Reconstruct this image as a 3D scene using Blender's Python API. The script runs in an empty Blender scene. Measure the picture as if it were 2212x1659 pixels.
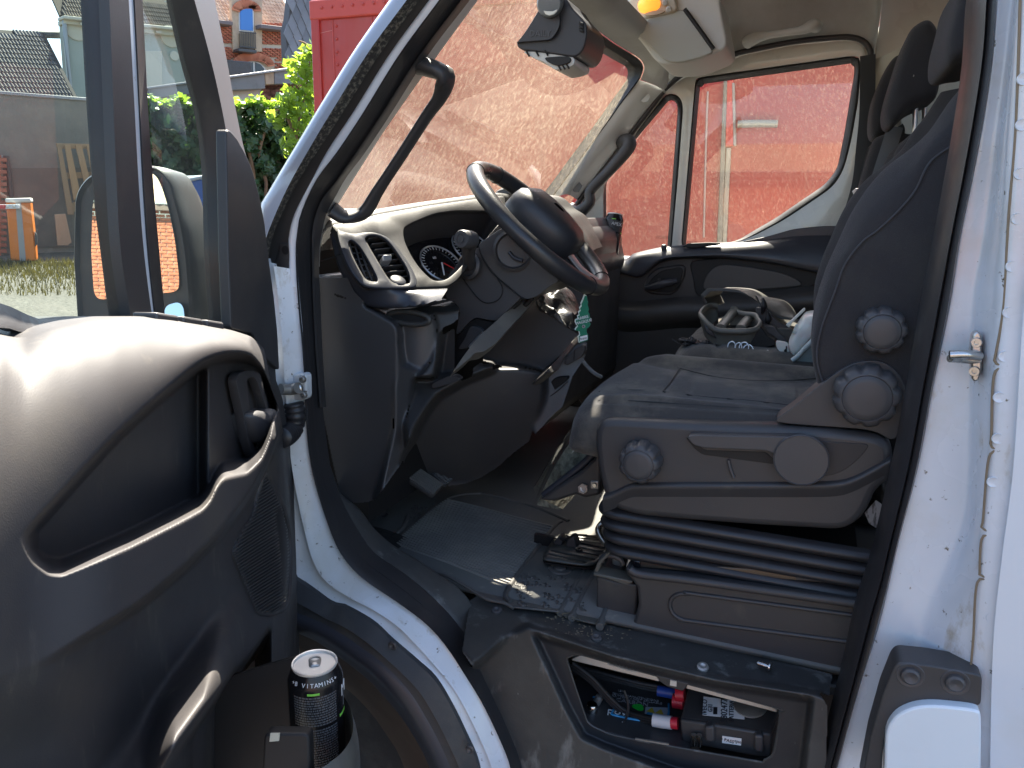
import bpy, bmesh, math, random
import numpy as np
from mathutils import Vector, Matrix
random.seed(7)
scn = bpy.context.scene
col = scn.collection
R = math.radians
# ------------------------------------------------------------------ camera
PSI, PIT, ROL = R(21.5), R(13.3), R(1.0)
CAM = Vector((0, -1.1, .74))
FPX, CX, CY = 1637.0, 1106.0, 829.5          # focal length and centre on a 2212 x 1659 grid
fw = Vector((-math.sin(PSI)*math.cos(PIT), math.cos(PSI)*math.cos(PIT), -math.sin(PIT)))
rt0 = Vector((math.cos(PSI), math.sin(PSI), 0)); up0 = rt0.cross(fw)
RT = rt0*math.cos(ROL)+up0*math.sin(ROL); UP = up0*math.cos(ROL)-rt0*math.sin(ROL)
cd = bpy.data.cameras.new('camera'); cam = bpy.data.objects.new('camera', cd); col.objects.link(cam)
cd.sensor_width = 36; cd.lens = 36*FPX/2212; cd.clip_start = .02; cd.clip_end = 2000
cam.matrix_world = Matrix(((RT.x, UP.x, -fw.x, CAM.x), (RT.y, UP.y, -fw.y, CAM.y), (RT.z, UP.z, -fw.z, CAM.z), (0, 0, 0, 1)))
scn.camera = cam
# ------------------------------------------------------------------ world, sun, exposure
SUN_AZ, SUN_EL = R(20), R(55)                # azimuth measured from +Y (across the van) towards -X (its front)
sdir = Vector((-math.sin(SUN_AZ)*math.cos(SUN_EL), math.cos(SUN_AZ)*math.cos(SUN_EL), math.sin(SUN_EL)))
w = bpy.data.worlds.new('World'); scn.world = w; w.use_nodes = True
nt = w.node_tree; bg = nt.nodes['Background']
sk = nt.nodes.new('ShaderNodeTexSky'); sk.sky_type = 'NISHITA'; sk.sun_disc = False
sk.sun_elevation = SUN_EL; sk.sun_rotation = math.atan2(sdir.x, sdir.y)
sk.dust_density = 2.0; sk.air_density = 1.0; sk.ozone_density = 1.0
nt.links.new(sk.outputs[0], bg.inputs[0]); bg.inputs[1].default_value = .092
sl = bpy.data.lights.new('sun', 'SUN'); sl.energy = 5.0; sl.angle = R(.5); sl.color = (1, .93, .8)
so = bpy.data.objects.new('sun', sl); col.objects.link(so)
so.rotation_euler = (-sdir).to_track_quat('-Z', 'Y').to_euler(); so.location = sdir*30
scn.view_settings.view_transform = 'Standard'; scn.view_settings.look = 'None'
scn.view_settings.gamma = 1; scn.view_settings.exposure = 2.35; scn.view_settings.use_curve_mapping = False
scn.cycles.max_bounces = 10; scn.cycles.transparent_max_bounces = 16; scn.cycles.use_denoising = True
scn.cycles.sample_clamp_indirect = 6; scn.cycles.caustics_reflective = False; scn.cycles.caustics_refractive = False
# ------------------------------------------------------------------ measuring helpers (survey of the place)
K = {'f': (1, 0, 0), '1': (.33333, 0, 0), '2': (.372, 658.3, 0), '3': (.38, 1371.5, 0), '4': (.33333, 0, 603.5), '5': (.3224, 658.3, 384),
     '6': (.372, 1152, 548.6), '7': (.3472, 0, 1097.2), '8': (.3472, 658.3, 932.6), 'a': (.372, 1152, 877.8), 'b': (.3472, 1042.3, 1261.8),
     'c': (.603, 1755.5, 658.3), 'd': (.1736, 1426.4, 548.6), 'e': (.3969, 1755.5, 0), 'g': (.2315, 1152, 987.5), 'h': (.1733, 548.6, 1371.5),
     'i': (.2646, 384, 658.3), 't': (.248, 548.6, 0), 'u': (.1488, 548.6, 329.2), 'v': (.248, 1069.8, 0), 'w': (.1984, 932.6, 329.2),
     'x': (.1984, 877.8, 603.5), 'y': (.2724, 630.9, 1206.9)}
def pp(s):
    out = []; k = K['f']
    for a in s.split():
        if ':' in a:
            r, a = a.split(':'); k = K[r]
            if not a: continue
        u, v = a.split(','); out.append((k[1]+float(u)*k[0], k[2]+float(v)*k[0]))
    return out
def ray(p): return fw+RT*((p[0]-CX)/FPX)-UP*((p[1]-CY)/FPX)
def onY(p, y): d = ray(p); return CAM+d*((y-CAM.y)/d.y)
def onX(p, x): d = ray(p); return CAM+d*((x-CAM.x)/d.x)
def onZ(p, z): d = ray(p); return CAM+d*((z-CAM.z)/d.z)
def onD(p, k): return CAM+ray(p)*k
def onP(p, o, n): d = ray(p); return CAM+d*((o-CAM).dot(n)/d.dot(n))
HNG = Vector((-.91, .07, 0)); TH = R(70)
DT = Vector((math.cos(TH), -math.sin(TH), 0)); DN = Vector((math.sin(TH), math.cos(TH), 0))
def onDoor(p, n): return onP(p, HNG+DN*n, DN)
def surf(kind):
    if callable(kind): return kind
    return lambda p: onY(p, kind)
def P3(s, kind):
    f = surf(kind)
    return [f(p) for p in (pp(s) if isinstance(s, str) else s)]
def V3(*a): return Vector(a)
# ------------------------------------------------------------------ curves
def catmull(pts, n, closed=False):
    pts = [Vector(p) for p in pts]; m = len(pts)
    if m == 2: return [pts[0].lerp(pts[1], i/(n-1)) for i in range(n)]
    seg = m if closed else m-1; dense = []
    for i in range(seg):
        if closed: a, b, c, d = pts[i-1], pts[i], pts[(i+1) % m], pts[(i+2) % m]
        else: a, b, c, d = pts[max(i-1, 0)], pts[i], pts[i+1], pts[min(i+2, m-1)]
        for j in range(10):
            t = j/10
            dense.append(.5*((2*b)+(c-a)*t+(2*a-5*b+4*c-d)*t*t+(3*b-a-3*c+d)*t**3))
    if closed: dense.append(dense[0].copy())
    else: dense.append(pts[-1])
    L = [0]
    for i in range(1, len(dense)): L.append(L[-1]+(dense[i]-dense[i-1]).length)
    tot = L[-1] or 1; out = []; j = 0; nn = n if closed else n-1
    for i in range(n):
        s = tot*i/nn
        while j < len(L)-2 and L[j+1] < s: j += 1
        dd = L[j+1]-L[j] or 1
        out.append(dense[j].lerp(dense[j+1], min(1, max(0, (s-L[j])/dd))))
    return out
def roundpoly(pts, r, k=4):
    pts = [Vector(p) for p in pts]; n = len(pts); out = []
    for i in range(n):
        a, b, c = pts[i-1], pts[i], pts[(i+1) % n]
        la, lc = (a-b).length, (c-b).length
        ra = min(r, la*.45); rc = min(r, lc*.45)
        s = b+(a-b)*(ra/la if la else 0); e = b+(c-b)*(rc/lc if lc else 0)
        for j in range(k+1):
            t = j/k; out.append(s*(1-t)**2+b*2*t*(1-t)+e*t*t)
    return out
# ------------------------------------------------------------------ object helpers
def link(o, par=None):
    col.objects.link(o)
    if par is not None:
        o.parent = par; m = Matrix.Translation(par.matrix_basis.translation) if par.parent is None else WM(par)
        o.matrix_parent_inverse = m.inverted()
    return o
def WM(o):
    m = o.matrix_basis.copy()
    if o.parent: m = WM(o.parent) @ o.matrix_parent_inverse @ m
    return m
def tag(o, label=None, cat=None, group=None, kind=None):
    if label: o['label'] = label
    if cat: o['category'] = cat
    if group: o['group'] = group
    if kind: o['kind'] = kind
    return o
def empty(name, loc=(0, 0, 0), par=None):
    o = bpy.data.objects.new(name, None); o.location = loc; o.empty_display_size = .05
    return link(o, par)
def add(name, V, Fs, m, par=None, smooth=True, bev=0, seg=2, sub=0, sol=0, ang=35, off=-1):
    me = bpy.data.meshes.new(name); me.from_pydata([tuple(v) for v in V], [], Fs); me.update()
    bm = bmesh.new(); bm.from_mesh(me); bmesh.ops.recalc_face_normals(bm, faces=bm.faces); bm.to_mesh(me); bm.free()
    return fin(name, me, m, par, smooth, bev, seg, sub, sol, ang, off)
def fin(name, me, m, par=None, smooth=True, bev=0, seg=2, sub=0, sol=0, ang=35, off=-1):
    if m: me.materials.append(m)
    if smooth:
        me.polygons.foreach_set('use_smooth', [True]*len(me.polygons))
        if ang < 180: me.set_sharp_from_angle(angle=R(ang))
    o = bpy.data.objects.new(name, me); link(o, par)
    if sol: md = o.modifiers.new('s', 'SOLIDIFY'); md.thickness = sol; md.offset = off
    if bev: md = o.modifiers.new('b', 'BEVEL'); md.width = bev; md.segments = seg; md.limit_method = 'ANGLE'; md.angle_limit = R(30); md.harden_normals = False
    if sub: md = o.modifiers.new('u', 'SUBSURF'); md.levels = sub; md.render_levels = sub
    return o
def grid(name, rows, m, par=None, cu=False, cv=False, **k):
    n = len(rows[0]); V = [v for r in rows for v in r]; Fs = []; nr = len(rows)
    for i in range(nr if cv else nr-1):
        for j in range(n if cu else n-1):
            a, b = i, (i+1) % nr; c = (j+1) % n
            Fs.append((a*n+j, a*n+c, b*n+c, b*n+j))
    return add(name, V, Fs, m, par, **k)
def loft(name, curves, m, par=None, n=48, rows=None, **k):
    """skin through curves (each a list of 3D points); rows>0 smooths across them"""
    cs = [catmull(c, n) for c in curves]
    if rows:
        cols = [catmull([c[j] for c in cs], rows) for j in range(n)]
        cs = [[cols[j][i] for j in range(n)] for i in range(rows)]
    k.setdefault('ang', 60)
    return grid(name, cs, m, par, **k)
def prism(name, pts, vec, m, par=None, bev=.004, rnd=0, **k):
    pts = [Vector(p) for p in pts]
    if rnd: pts = roundpoly(pts, rnd)
    n = len(pts); vec = Vector(vec)
    V = pts+[p+vec for p in pts]
    Fs = [tuple(range(n)), tuple(range(2*n-1, n-1, -1))]+[(i, (i+1) % n, n+(i+1) % n, n+i) for i in range(n)]
    return add(name, V, Fs, m, par, bev=bev, **k)
def pz(name, s, y0, dy, m, par=None, **k):
    return prism(name, P3(s, y0), (0, dy, 0), m, par, **k)
def plate(name, outer, holes, m, par=None, sol=.01, bev=0, **k):
    bm = bmesh.new(); es = []
    for L in [outer]+holes:
        vs = [bm.verts.new(p) for p in L]
        es += [bm.edges.new((vs[i], vs[(i+1) % len(vs)])) for i in range(len(vs))]
    bmesh.ops.triangle_fill(bm, use_beauty=True, edges=es)
    bmesh.ops.recalc_face_normals(bm, faces=bm.faces)
    me = bpy.data.meshes.new(name); bm.to_mesh(me); bm.free()
    return fin(name, me, m, par, sol=sol, bev=bev, off=0, **k)
def ring(name, a, b, m, par=None, lift=None, n=96, **k):
    A = catmull(a, n, True); B = catmull(b, n, True)
    rows = [A, B]
    if lift is not None: rows = [A, [x.lerp(y, .3)+Vector(lift) for x, y in zip(A, B)], [x.lerp(y, .7)+Vector(lift) for x, y in zip(A, B)], B]
    return grid(name, rows, m, par, cu=True, **k)
def tube(name, pts, r, m, par=None, n=24, seg=10, closed=False, smoothpath=True, rv=None, cap=True, **k):
    """r number or list along the path; rv = (other radius, up vector) for flat sections"""
    P = catmull(pts, n, closed) if smoothpath else [Vector(p) for p in pts]; n = len(P)
    T = [(P[(i+1) % n]-P[i-1] if closed else P[min(i+1, n-1)]-P[max(i-1, 0)]).normalized() for i in range(n)]
    u = T[0].orthogonal().normalized(); rows = []
    for i in range(n):
        if rv: u = Vector(rv[1])-T[i]*Vector(rv[1]).dot(T[i]); u.normalize()
        else: u = (u-T[i]*u.dot(T[i])); u.normalize()
        b = T[i].cross(u)
        ri = r if isinstance(r, (int, float)) else float(np.interp(i/(n-1), np.linspace(0, 1, len(r)), r))
        r2 = rv[0]*ri/(r if isinstance(r, (int, float)) else max(r)) if rv else ri
        rows.append([P[i]+u*math.cos(2*math.pi*j/seg)*ri+b*math.sin(2*math.pi*j/seg)*r2 for j in range(seg)])
    V = [v for q in rows for v in q]; Fs = []
    for i in range(n if closed else n-1):
        for j in range(seg):
            c = (j+1) % seg; d = (i+1) % n
            Fs.append((i*seg+j, i*seg+c, d*seg+c, d*seg+j))
    if cap and not closed: Fs += [tuple(range(seg-1, -1, -1)), tuple(range((n-1)*seg, n*seg))]
    k.setdefault('ang', 50)
    return add(name, V, Fs, m, par, **k)
def lathe(name, prof, base, axis, m, par=None, seg=32, lobes=None, x=None, cap=True, **k):
    """prof: list of (radius, height)"""
    ax = Vector(axis).normalized(); u = (Vector(x)-ax*Vector(x).dot(ax)).normalized() if x else ax.orthogonal().normalized(); b = ax.cross(u); base = Vector(base)
    V = []; Fs = []
    for (r, h) in prof:
        for j in range(seg):
            a = 2*math.pi*j/seg; rr = r
            if lobes and r > lobes[2]: rr = r*(1-lobes[1]*max(0, math.cos(a*lobes[0]))**1.5)
            V.append(base+ax*h+(u*math.cos(a)+b*math.sin(a))*rr)
    n = len(prof)
    for i in range(n-1):
        for j in range(seg):
            c = (j+1) % seg; Fs.append((i*seg+j, i*seg+c, (i+1)*seg+c, (i+1)*seg+j))
    if prof[0][0] > 1e-5: Fs.append(tuple(range(seg-1, -1, -1)))
    if cap and prof[-1][0] > 1e-5: Fs.append(tuple(range((n-1)*seg, n*seg)))
    k.setdefault('ang', 40)
    return add(name, V, Fs, m, par, **k)
def box(name, c, ax, ay, az, m, par=None, bev=.004, **k):
    c, ax, ay, az = map(Vector, (c, ax, ay, az)); V = []
    for i in (-1, 1):
        for j in (-1, 1):
            for l in (-1, 1): V.append(c+ax*i/2+ay*j/2+az*l/2)
    return add(name, V, [(0, 1, 3, 2), (4, 6, 7, 5), (0, 4, 5, 1), (2, 3, 7, 6), (0, 2, 6, 4), (1, 5, 7, 3)], m, par, bev=bev, **k)
def text(name, body, o, xd, yd, size, m, par=None, ext=.0004, align='CENTER'):
    c = bpy.data.curves.new(name, 'FONT'); c.body = body; c.size = size; c.extrude = ext/size*size; c.align_x = align; c.align_y = 'CENTER'; c.resolution_u = 2
    t = bpy.data.objects.new(name+'_tmp', c); col.objects.link(t)
    me = bpy.data.meshes.new_from_object(t.evaluated_get(bpy.context.evaluated_depsgraph_get()))
    bpy.data.objects.remove(t)
    xd = Vector(xd).normalized(); yd = Vector(yd); yd = (yd-xd*yd.dot(xd)).normalized(); zd = xd.cross(yd)
    mm = Matrix(((xd.x, yd.x, zd.x, o[0]), (xd.y, yd.y, zd.y, o[1]), (xd.z, yd.z, zd.z, o[2]), (0, 0, 0, 1)))
    me.transform(mm); me.materials.clear()
    return fin(name, me, m, par, smooth=False)
def relief(par, regs, bx, step, sig):
    """moulded panels: each region is (name, outline, depth function, material); steps between them get fillets"""
    us = np.arange(bx[0], bx[1]+step, step); vs = np.arange(bx[2], bx[3]+step, step); U, Vv = np.meshgrid(us, vs)
    dx, dy, dz = (fw[i]+RT[i]*((U-CX)/FPX)-UP[i]*((Vv-CY)/FPX) for i in range(3))
    ID = np.full(U.shape, -1); Yd = np.zeros(U.shape)
    def ins(poly):
        c = np.zeros(U.shape, bool)
        for i in range(len(poly)):
            (x0, y0), (x1, y1) = poly[i-1], poly[i]
            if y0 == y1: continue
            k = ((y0 > Vv) != (y1 > Vv)) & (U < (x1-x0)*(Vv-y0)/(y1-y0)+x0); c ^= k
        return c
    for i, (nm, poly, yf, m) in enumerate(regs):
        k = ins(poly)
        if yf is None: ID[k] = -1; continue
        ID[k] = i
        y = yf[1] if False else (CAM.y+dy*(yf[1]-CAM.z)/dz if isinstance(yf, tuple) else (yf(U, Vv) if callable(yf) else np.full(U.shape, yf)))
        Yd[k] = y[k]
    W = (ID >= 0).astype(float); n = int(3*sig/step)+1; ker = np.exp(-(np.arange(-n, n+1)*step)**2/(2*sig*sig)); ker /= ker.sum()
    def blur(A):
        for ax in (0, 1): A = np.apply_along_axis(lambda r: np.convolve(np.pad(r, n, mode='edge'), ker, 'valid'), ax, A)
        return A
    Y2 = blur(Yd*W)/np.maximum(blur(W), 1e-6)
    t = (Y2-CAM.y)/dy; X = CAM.x+dx*t; Zz = CAM.z+dz*t
    out = []
    for i, (nm, poly, yf, m) in enumerate(regs):
        if yf is None: continue
        C = (ID[:-1, :-1] == i) & (ID[1:, :-1] >= 0) & (ID[:-1, 1:] >= 0) & (ID[1:, 1:] >= 0)
        js, ks = np.nonzero(C)
        if len(js) == 0: continue
        nv_ = U.shape[1]; idx = {}; V = []; Fs = []
        def vid(j, k):
            key = j*nv_+k
            if key not in idx: idx[key] = len(V); V.append((X[j, k], Y2[j, k], Zz[j, k]))
            return idx[key]
        for j, k in zip(js, ks): Fs.append((vid(j, k), vid(j+1, k), vid(j+1, k+1), vid(j, k+1)))
        me = bpy.data.meshes.new(nm); me.from_pydata(V, [], Fs); me.update(); out.append(fin(nm, me, m, par, ang=180))
    return out
# ------------------------------------------------------------------ materials
def mat(name, c, rough=.5, metal=0, bump=None, var=None, coat=0, spec=.5, emit=None, sheen=0, rvar=0):
    m = bpy.data.materials.new(name); m.use_nodes = True; t = m.node_tree; p = t.nodes['Principled BSDF']
    p.inputs['Base Color'].default_value = (*c, 1); p.inputs['Roughness'].default_value = rough; p.inputs['Metallic'].default_value = metal
    p.inputs['Specular IOR Level'].default_value = spec
    if coat: p.inputs['Coat Weight'].default_value = coat; p.inputs['Coat Roughness'].default_value = .05
    if sheen: p.inputs['Sheen Weight'].default_value = sheen; p.inputs['Sheen Roughness'].default_value = .4
    if emit: p.inputs['Emission Color'].default_value = (*emit[0], 1); p.inputs['Emission Strength'].default_value = emit[1]
    tc = t.nodes.new('ShaderNodeTexCoord')
    if var:      # list of (scale, low, high, colour, stretch)
        prev = None
        for (s, lo, hi, c2, st) in var:
            mp = t.nodes.new('ShaderNodeMapping'); mp.inputs['Scale'].default_value = st; t.links.new(tc.outputs['Object'], mp.inputs[0])
            n = t.nodes.new('ShaderNodeTexNoise'); n.inputs['Scale'].default_value = s; n.inputs['Detail'].default_value = 7; n.inputs['Roughness'].default_value = .65
            t.links.new(mp.outputs[0], n.inputs['Vector'])
            r = t.nodes.new('ShaderNodeMapRange'); r.inputs[1].default_value = lo; r.inputs[2].default_value = hi; t.links.new(n.outputs[0], r.inputs[0])
            x = t.nodes.new('ShaderNodeMix'); x.data_type = 'RGBA'; t.links.new(r.outputs[0], x.inputs['Factor'])
            if prev is None: x.inputs['A'].default_value = (*c, 1)
            else: t.links.new(prev, x.inputs['A'])
            x.inputs['B'].default_value = (*c2, 1); prev = x.outputs['Result']
        t.links.new(prev, p.inputs['Base Color'])
    if rvar:
        n = t.nodes.new('ShaderNodeTexNoise'); n.inputs['Scale'].default_value = 9; n.inputs['Detail'].default_value = 6; t.links.new(tc.outputs['Object'], n.inputs['Vector'])
        r = t.nodes.new('ShaderNodeMapRange'); r.inputs[1].default_value = .35; r.inputs[2].default_value = .7; r.inputs[3].default_value = rough-rvar; r.inputs[4].default_value = rough+rvar
        t.links.new(n.outputs[0], r.inputs[0]); t.links.new(r.outputs[0], p.inputs['Roughness'])
    if bump:
        n = t.nodes.new('ShaderNodeTexNoise'); n.inputs['Scale'].default_value = bump[0]; n.inputs['Detail'].default_value = 3; t.links.new(tc.outputs['Object'], n.inputs['Vector'])
        b = t.nodes.new('ShaderNodeBump'); b.inputs['Strength'].default_value = bump[1]; b.inputs['Distance'].default_value = bump[2] if len(bump) > 2 else .002
        t.links.new(n.outputs[0], b.inputs['Height']); t.links.new(b.outputs[0], p.inputs['Normal'])
    return m
I3 = (1, 1, 1)
DUST = (.16, .145, .12)
M_pl = mat('black_plastic', (.046, .044, .045), .48, bump=(700, .25, .0008), var=[(3.5, .52, .78, (.055, .052, .048), I3), (14, .60, .80, (.075, .07, .06), I3)], rvar=.07)
M_pl2 = mat('dark_grey_plastic', (.060, .058, .060), .45, bump=(700, .2, .0008), var=[(4, .55, .8, (.075, .07, .062), I3)], rvar=.06)
M_dash = mat('dash_plastic', (.036, .034, .033), .5, bump=(900, .35, .0008), var=[(5, .45, .8, (.060, .056, .048), I3)], rvar=.05)
M_bez = mat('bezel_plastic', (.034, .037, .048), .38, bump=(900, .15, .0006), rvar=.05)
M_door = mat('door_trim_plastic', (.050, .046, .047), .60, bump=(800, .2, .0008), var=[(4, .48, .72, (.075, .066, .056), I3), (30, .58, .80, (.13, .115, .095), (1, 1, .25))], rvar=.08)
M_step = mat('scuffed_step_plastic', (.046, .045, .044), .5, bump=(300, .3, .001), var=[(6, .45, .75, (.075, .075, .07), I3), (22, .56, .72, (.18, .18, .17), (1, 1, .35)), (90, .68, .75, (.30, .30, .29), (1, .4, .5))], rvar=.08)
M_floor = mat('floor_rubber', (.10, .098, .094), .6, bump=(250, .4, .001), var=[(5, .4, .75, (.11, .105, .09), I3), (40, .6, .8, (.17, .155, .13), I3)])
M_mat = mat('mat_rubber', (.085, .080, .076), .55, bump=(400, .3, .001), var=[(4, .42, .7, (.12, .11, .095), I3), (60, .62, .8, (.17, .155, .13), I3)])
M_fab = mat('black_fabric', (.036, .034, .036), .9, bump=(900, .7, .0015), var=[(7, .5, .8, (.055, .052, .048), I3), (900, .5, .8, (.06, .06, .062), I3)], sheen=.15, spec=.2)
M_fab2 = mat('dusty_fabric', (.046, .044, .043), .9, bump=(900, .7, .0015), var=[(9, .44, .66, (.15, .135, .11), I3), (900, .5, .8, (.09, .09, .09), I3)], sheen=.2, spec=.2)
M_seal = mat('rubber_seal', (.028, .027, .029), .42, bump=(300, .15, .001), var=[(12, .58, .8, (.07, .065, .055), I3)], rvar=.1)
M_duststrip = mat('dusty_rubber', (.03, .028, .025), .8, var=[(160, .48, .62, (.16, .145, .115), I3)], bump=(200, .5, .002))
M_white = mat('white_paint', (.68, .72, .77), .22, coat=.6, var=[(2.5, .52, .8, (.62, .63, .61), I3), (55, .66, .74, (.30, .26, .20), I3)], rvar=.06)
M_wdirty = mat('dirty_white_paint', (.66, .70, .75), .28, coat=.4, var=[(3, .5, .75, (.55, .54, .50), I3), (14, .60, .74, (.36, .31, .22), (1, 1, .5)), (70, .64, .70, (.10, .085, .06), I3)], rvar=.08)
M_cream = mat('inner_white_paint', (.66, .66, .60), .3, coat=.4, var=[(3, .5, .8, (.55, .54, .47), I3)], rvar=.06)
M_head = mat('headliner', (.47, .48, .47), .95, bump=(600, .5, .001), var=[(3, .42, .72, (.35, .345, .32), I3)], spec=.15)
M_ltgrey = mat('light_grey_plastic', (.60, .61, .59), .5, bump=(700, .15, .0006), var=[(3, .5, .8, (.50, .50, .46), I3)])
M_metal = mat('steel', (.55, .54, .52), .3, 1, var=[(20, .5, .8, (.35, .33, .30), I3)], rvar=.1)
M_zinc = mat('dusty_zinc', (.45, .44, .42), .45, .8, var=[(15, .45, .75, (.28, .25, .2), I3)])
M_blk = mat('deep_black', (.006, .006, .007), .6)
M_gloss = mat('gloss_black', (.008, .008, .010), .12)
M_red = mat('red_truck_paint', (.36, .022, .014), .42, var=[(.9, .45, .75, (.28, .026, .018), I3), (3, .55, .75, (.32, .045, .032), (1, 1, .3)), (40, .66, .74, (.30, .09, .07), I3)], rvar=.08)
M_whtext = mat('white_print', (.75, .75, .75), .6)
M_silver = mat('silver_trim', (.55, .55, .56), .3, .7)
def glassmat(name, tint, dust, dcol, scale, lo, hi, streak=(1, 1, 1), base=0.0, refl=1.0):
    """window glass: clear sheet with fresnel reflection and a translucent dust film"""
    m = bpy.data.materials.new(name); m.use_nodes = True; t = m.node_tree; t.nodes.clear()
    out = t.nodes.new('ShaderNodeOutputMaterial'); tr = t.nodes.new('ShaderNodeBsdfTransparent'); tr.inputs[0].default_value = (*tint, 1)
    gl = t.nodes.new('ShaderNodeBsdfGlossy'); gl.inputs['Roughness'].default_value = .02
    lw = t.nodes.new('ShaderNodeLayerWeight'); lw.inputs[0].default_value = .5
    pw = t.nodes.new('ShaderNodeMath'); pw.operation = 'POWER'; pw.inputs[1].default_value = 5; t.links.new(lw.outputs['Facing'], pw.inputs[0])
    fr = t.nodes.new('ShaderNodeMath'); fr.operation = 'MULTIPLY_ADD'; fr.inputs[1].default_value = refl; fr.inputs[2].default_value = .06*refl; fr.use_clamp = True; t.links.new(pw.outputs[0], fr.inputs[0])
    mx = t.nodes.new('ShaderNodeMixShader'); t.links.new(fr.outputs[0], mx.inputs[0]); t.links.new(tr.outputs[0], mx.inputs[1]); t.links.new(gl.outputs[0], mx.inputs[2])
    if dust <= 0: t.links.new(mx.outputs[0], out.inputs[0]); return m
    tl = t.nodes.new('ShaderNodeBsdfTranslucent'); tl.inputs[0].default_value = (*dcol, 1)
    df = t.nodes.new('ShaderNodeBsdfDiffuse'); df.inputs[0].default_value = (*dcol, 1)
    ms = t.nodes.new('ShaderNodeMixShader'); ms.inputs[0].default_value = .35; t.links.new(tl.outputs[0], ms.inputs[1]); t.links.new(df.outputs[0], ms.inputs[2])
    tc = t.nodes.new('ShaderNodeTexCoord'); mp = t.nodes.new('ShaderNodeMapping'); mp.inputs['Scale'].default_value = streak; mp.inputs['Rotation'].default_value = (R(28), 0, 0)
    t.links.new(tc.outputs['Object'], mp.inputs[0])
    n1 = t.nodes.new('ShaderNodeTexNoise'); n1.inputs['Scale'].default_value = scale; n1.inputs['Detail'].default_value = 4; n1.inputs['Roughness'].default_value = .7; t.links.new(mp.outputs[0], n1.inputs['Vector'])
    r1 = t.nodes.new('ShaderNodeMapRange'); r1.inputs[1].default_value = lo; r1.inputs[2].default_value = hi; r1.inputs[3].default_value = base; r1.inputs[4].default_value = dust; t.links.new(n1.outputs[0], r1.inputs[0])
    n2 = t.nodes.new('ShaderNodeTexNoise'); n2.inputs['Scale'].default_value = 2.2; n2.inputs['Detail'].default_value = 5; t.links.new(tc.outputs['Object'], n2.inputs['Vector'])
    r2 = t.nodes.new('ShaderNodeMapRange'); r2.inputs[1].default_value = .3; r2.inputs[2].default_value = .7; r2.inputs[3].default_value = .65; r2.inputs[4].default_value = 1.25; t.links.new(n2.outputs[0], r2.inputs[0])
    mu = t.nodes.new('ShaderNodeMath'); mu.operation = 'MULTIPLY'; mu.use_clamp = True; t.links.new(r1.outputs[0], mu.inputs[0]); t.links.new(r2.outputs[0], mu.inputs[1])
    m2 = t.nodes.new('ShaderNodeMixShader'); t.links.new(mu.outputs[0], m2.inputs[0]); t.links.new(mx.outputs[0], m2.inputs[1]); t.links.new(ms.outputs[0], m2.inputs[2])
    t.links.new(m2.outputs[0], out.inputs[0]); return m
M_screen = glassmat('dusty_windscreen', (.95, .95, .92), .44, (.66, .56, .40), 110, .46, .84, (1, 1, .36), base=.12, refl=1.25)
M_sideglass = glassmat('dusty_side_glass', (.88, .88, .84), .22, (.80, .68, .50), 160, .50, .88, (1, 1, .5), base=.035)
M_doorglass = glassmat('door_glass', (.74, .84, .79), .12, (.75, .74, .66), 60, .60, .78, (1, 1, 1), base=.035)
M_glass = glassmat('clear_glass', (.92, .94, .93), 0, None, 0, 0, 0)
# ================================================================== THE VAN
VAN = empty('van', (0, .9, -.72)); tag(VAN, 'white panel van seen through its open driver door, cab full of loose parts', 'van')
# ---- A-pillar strips, door seal, white door post
L0 = 't:1400,-300 1190,0 880,440 600,890 400,1220 140,1659 f:562,455 568,520 575,620'
L1 = 't:1540,-300 1330,0 1000,450 720,900 520,1230 290,1640 u:190,1200 170,1400 165,1659 165,1960'
L2 = 't:1650,-300 1440,0 1090,480 800,940 600,1250 390,1570 u:380,950 280,1200 215,1500 205,1960'
L3 = 't:1740,-300 1530,0 1180,480 880,960 660,1290 u:880,330 700,670 570,960 510,1250 520,1500 505,1960'
L4 = 't:1850,-300 1630,0 1270,490 960,990 740,1320 u:950,360 780,700 680,980 650,1200 630,1400 640,1800 f:650,680 658,763 663,870 670,970 687,1053 721,1158 749,1210 790,1252 853,1294 919,1342 964,1391 1005,1453 1040,1509 1070,1569 1100,1640 1112,1700'
L5 = 't:2020,-300 1810,0 1440,490 1120,990 900,1320 u:1200,420 1000,680 900,920 850,1200 850,1659 f:677,650 683,760 690,870 700,960 712,1030 740,1100 775,1160 815,1203 870,1240 925,1285 975,1335 1015,1390 1040,1432 1080,1510 1110,1570 1140,1640 1152,1700'
L6 = 't:2090,-300 1880,0 1530,460 1180,1010 960,1340 u:1350,350 1200,610 1060,870 1010,1050 960,1330 945,1659 f:692,640 697,760 705,880'
L6b = 't:2020,-300 1810,0 1440,490 1120,990 900,1320 u:1200,420 1000,680 900,920 850,1200 850,1659 f:677,650 683,760 692,880'
L7 = 't:2160,-300 1950,0 1600,480 1190,1060 u:1690,0 1300,620 1110,950 1080,1070 1000,1200 965,1400 955,1659'
L6c = 't:2090,-300 1880,0 1530,460 1180,1010 960,1340 u:1350,350 1200,610 1060,870 1010,1050 960,1330 945,1659'
def ext(s, k):
    a = pp(s); return [(a[0][0]+(a[0][0]-a[1][0])*k, a[0][1]+(a[0][1]-a[1][1])*k)]+a
L4t = 't:1850,-300 1630,0 1270,490 960,990 740,1320 u:950,360 780,700 680,980 650,1200 630,1400 640,1960'
L6d = L6c+' f:692,640 697,760 705,880'
L0, L1, L2, L3, L4, L4t, L5, L6b, L6c, L6d, L7 = (ext(q, 2.0) for q in (L0, L1, L2, L3, L4, L4t, L5, L6b, L6c, L6d, L7))
body = empty('body', (-.6, .05, -.2), VAN)
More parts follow.
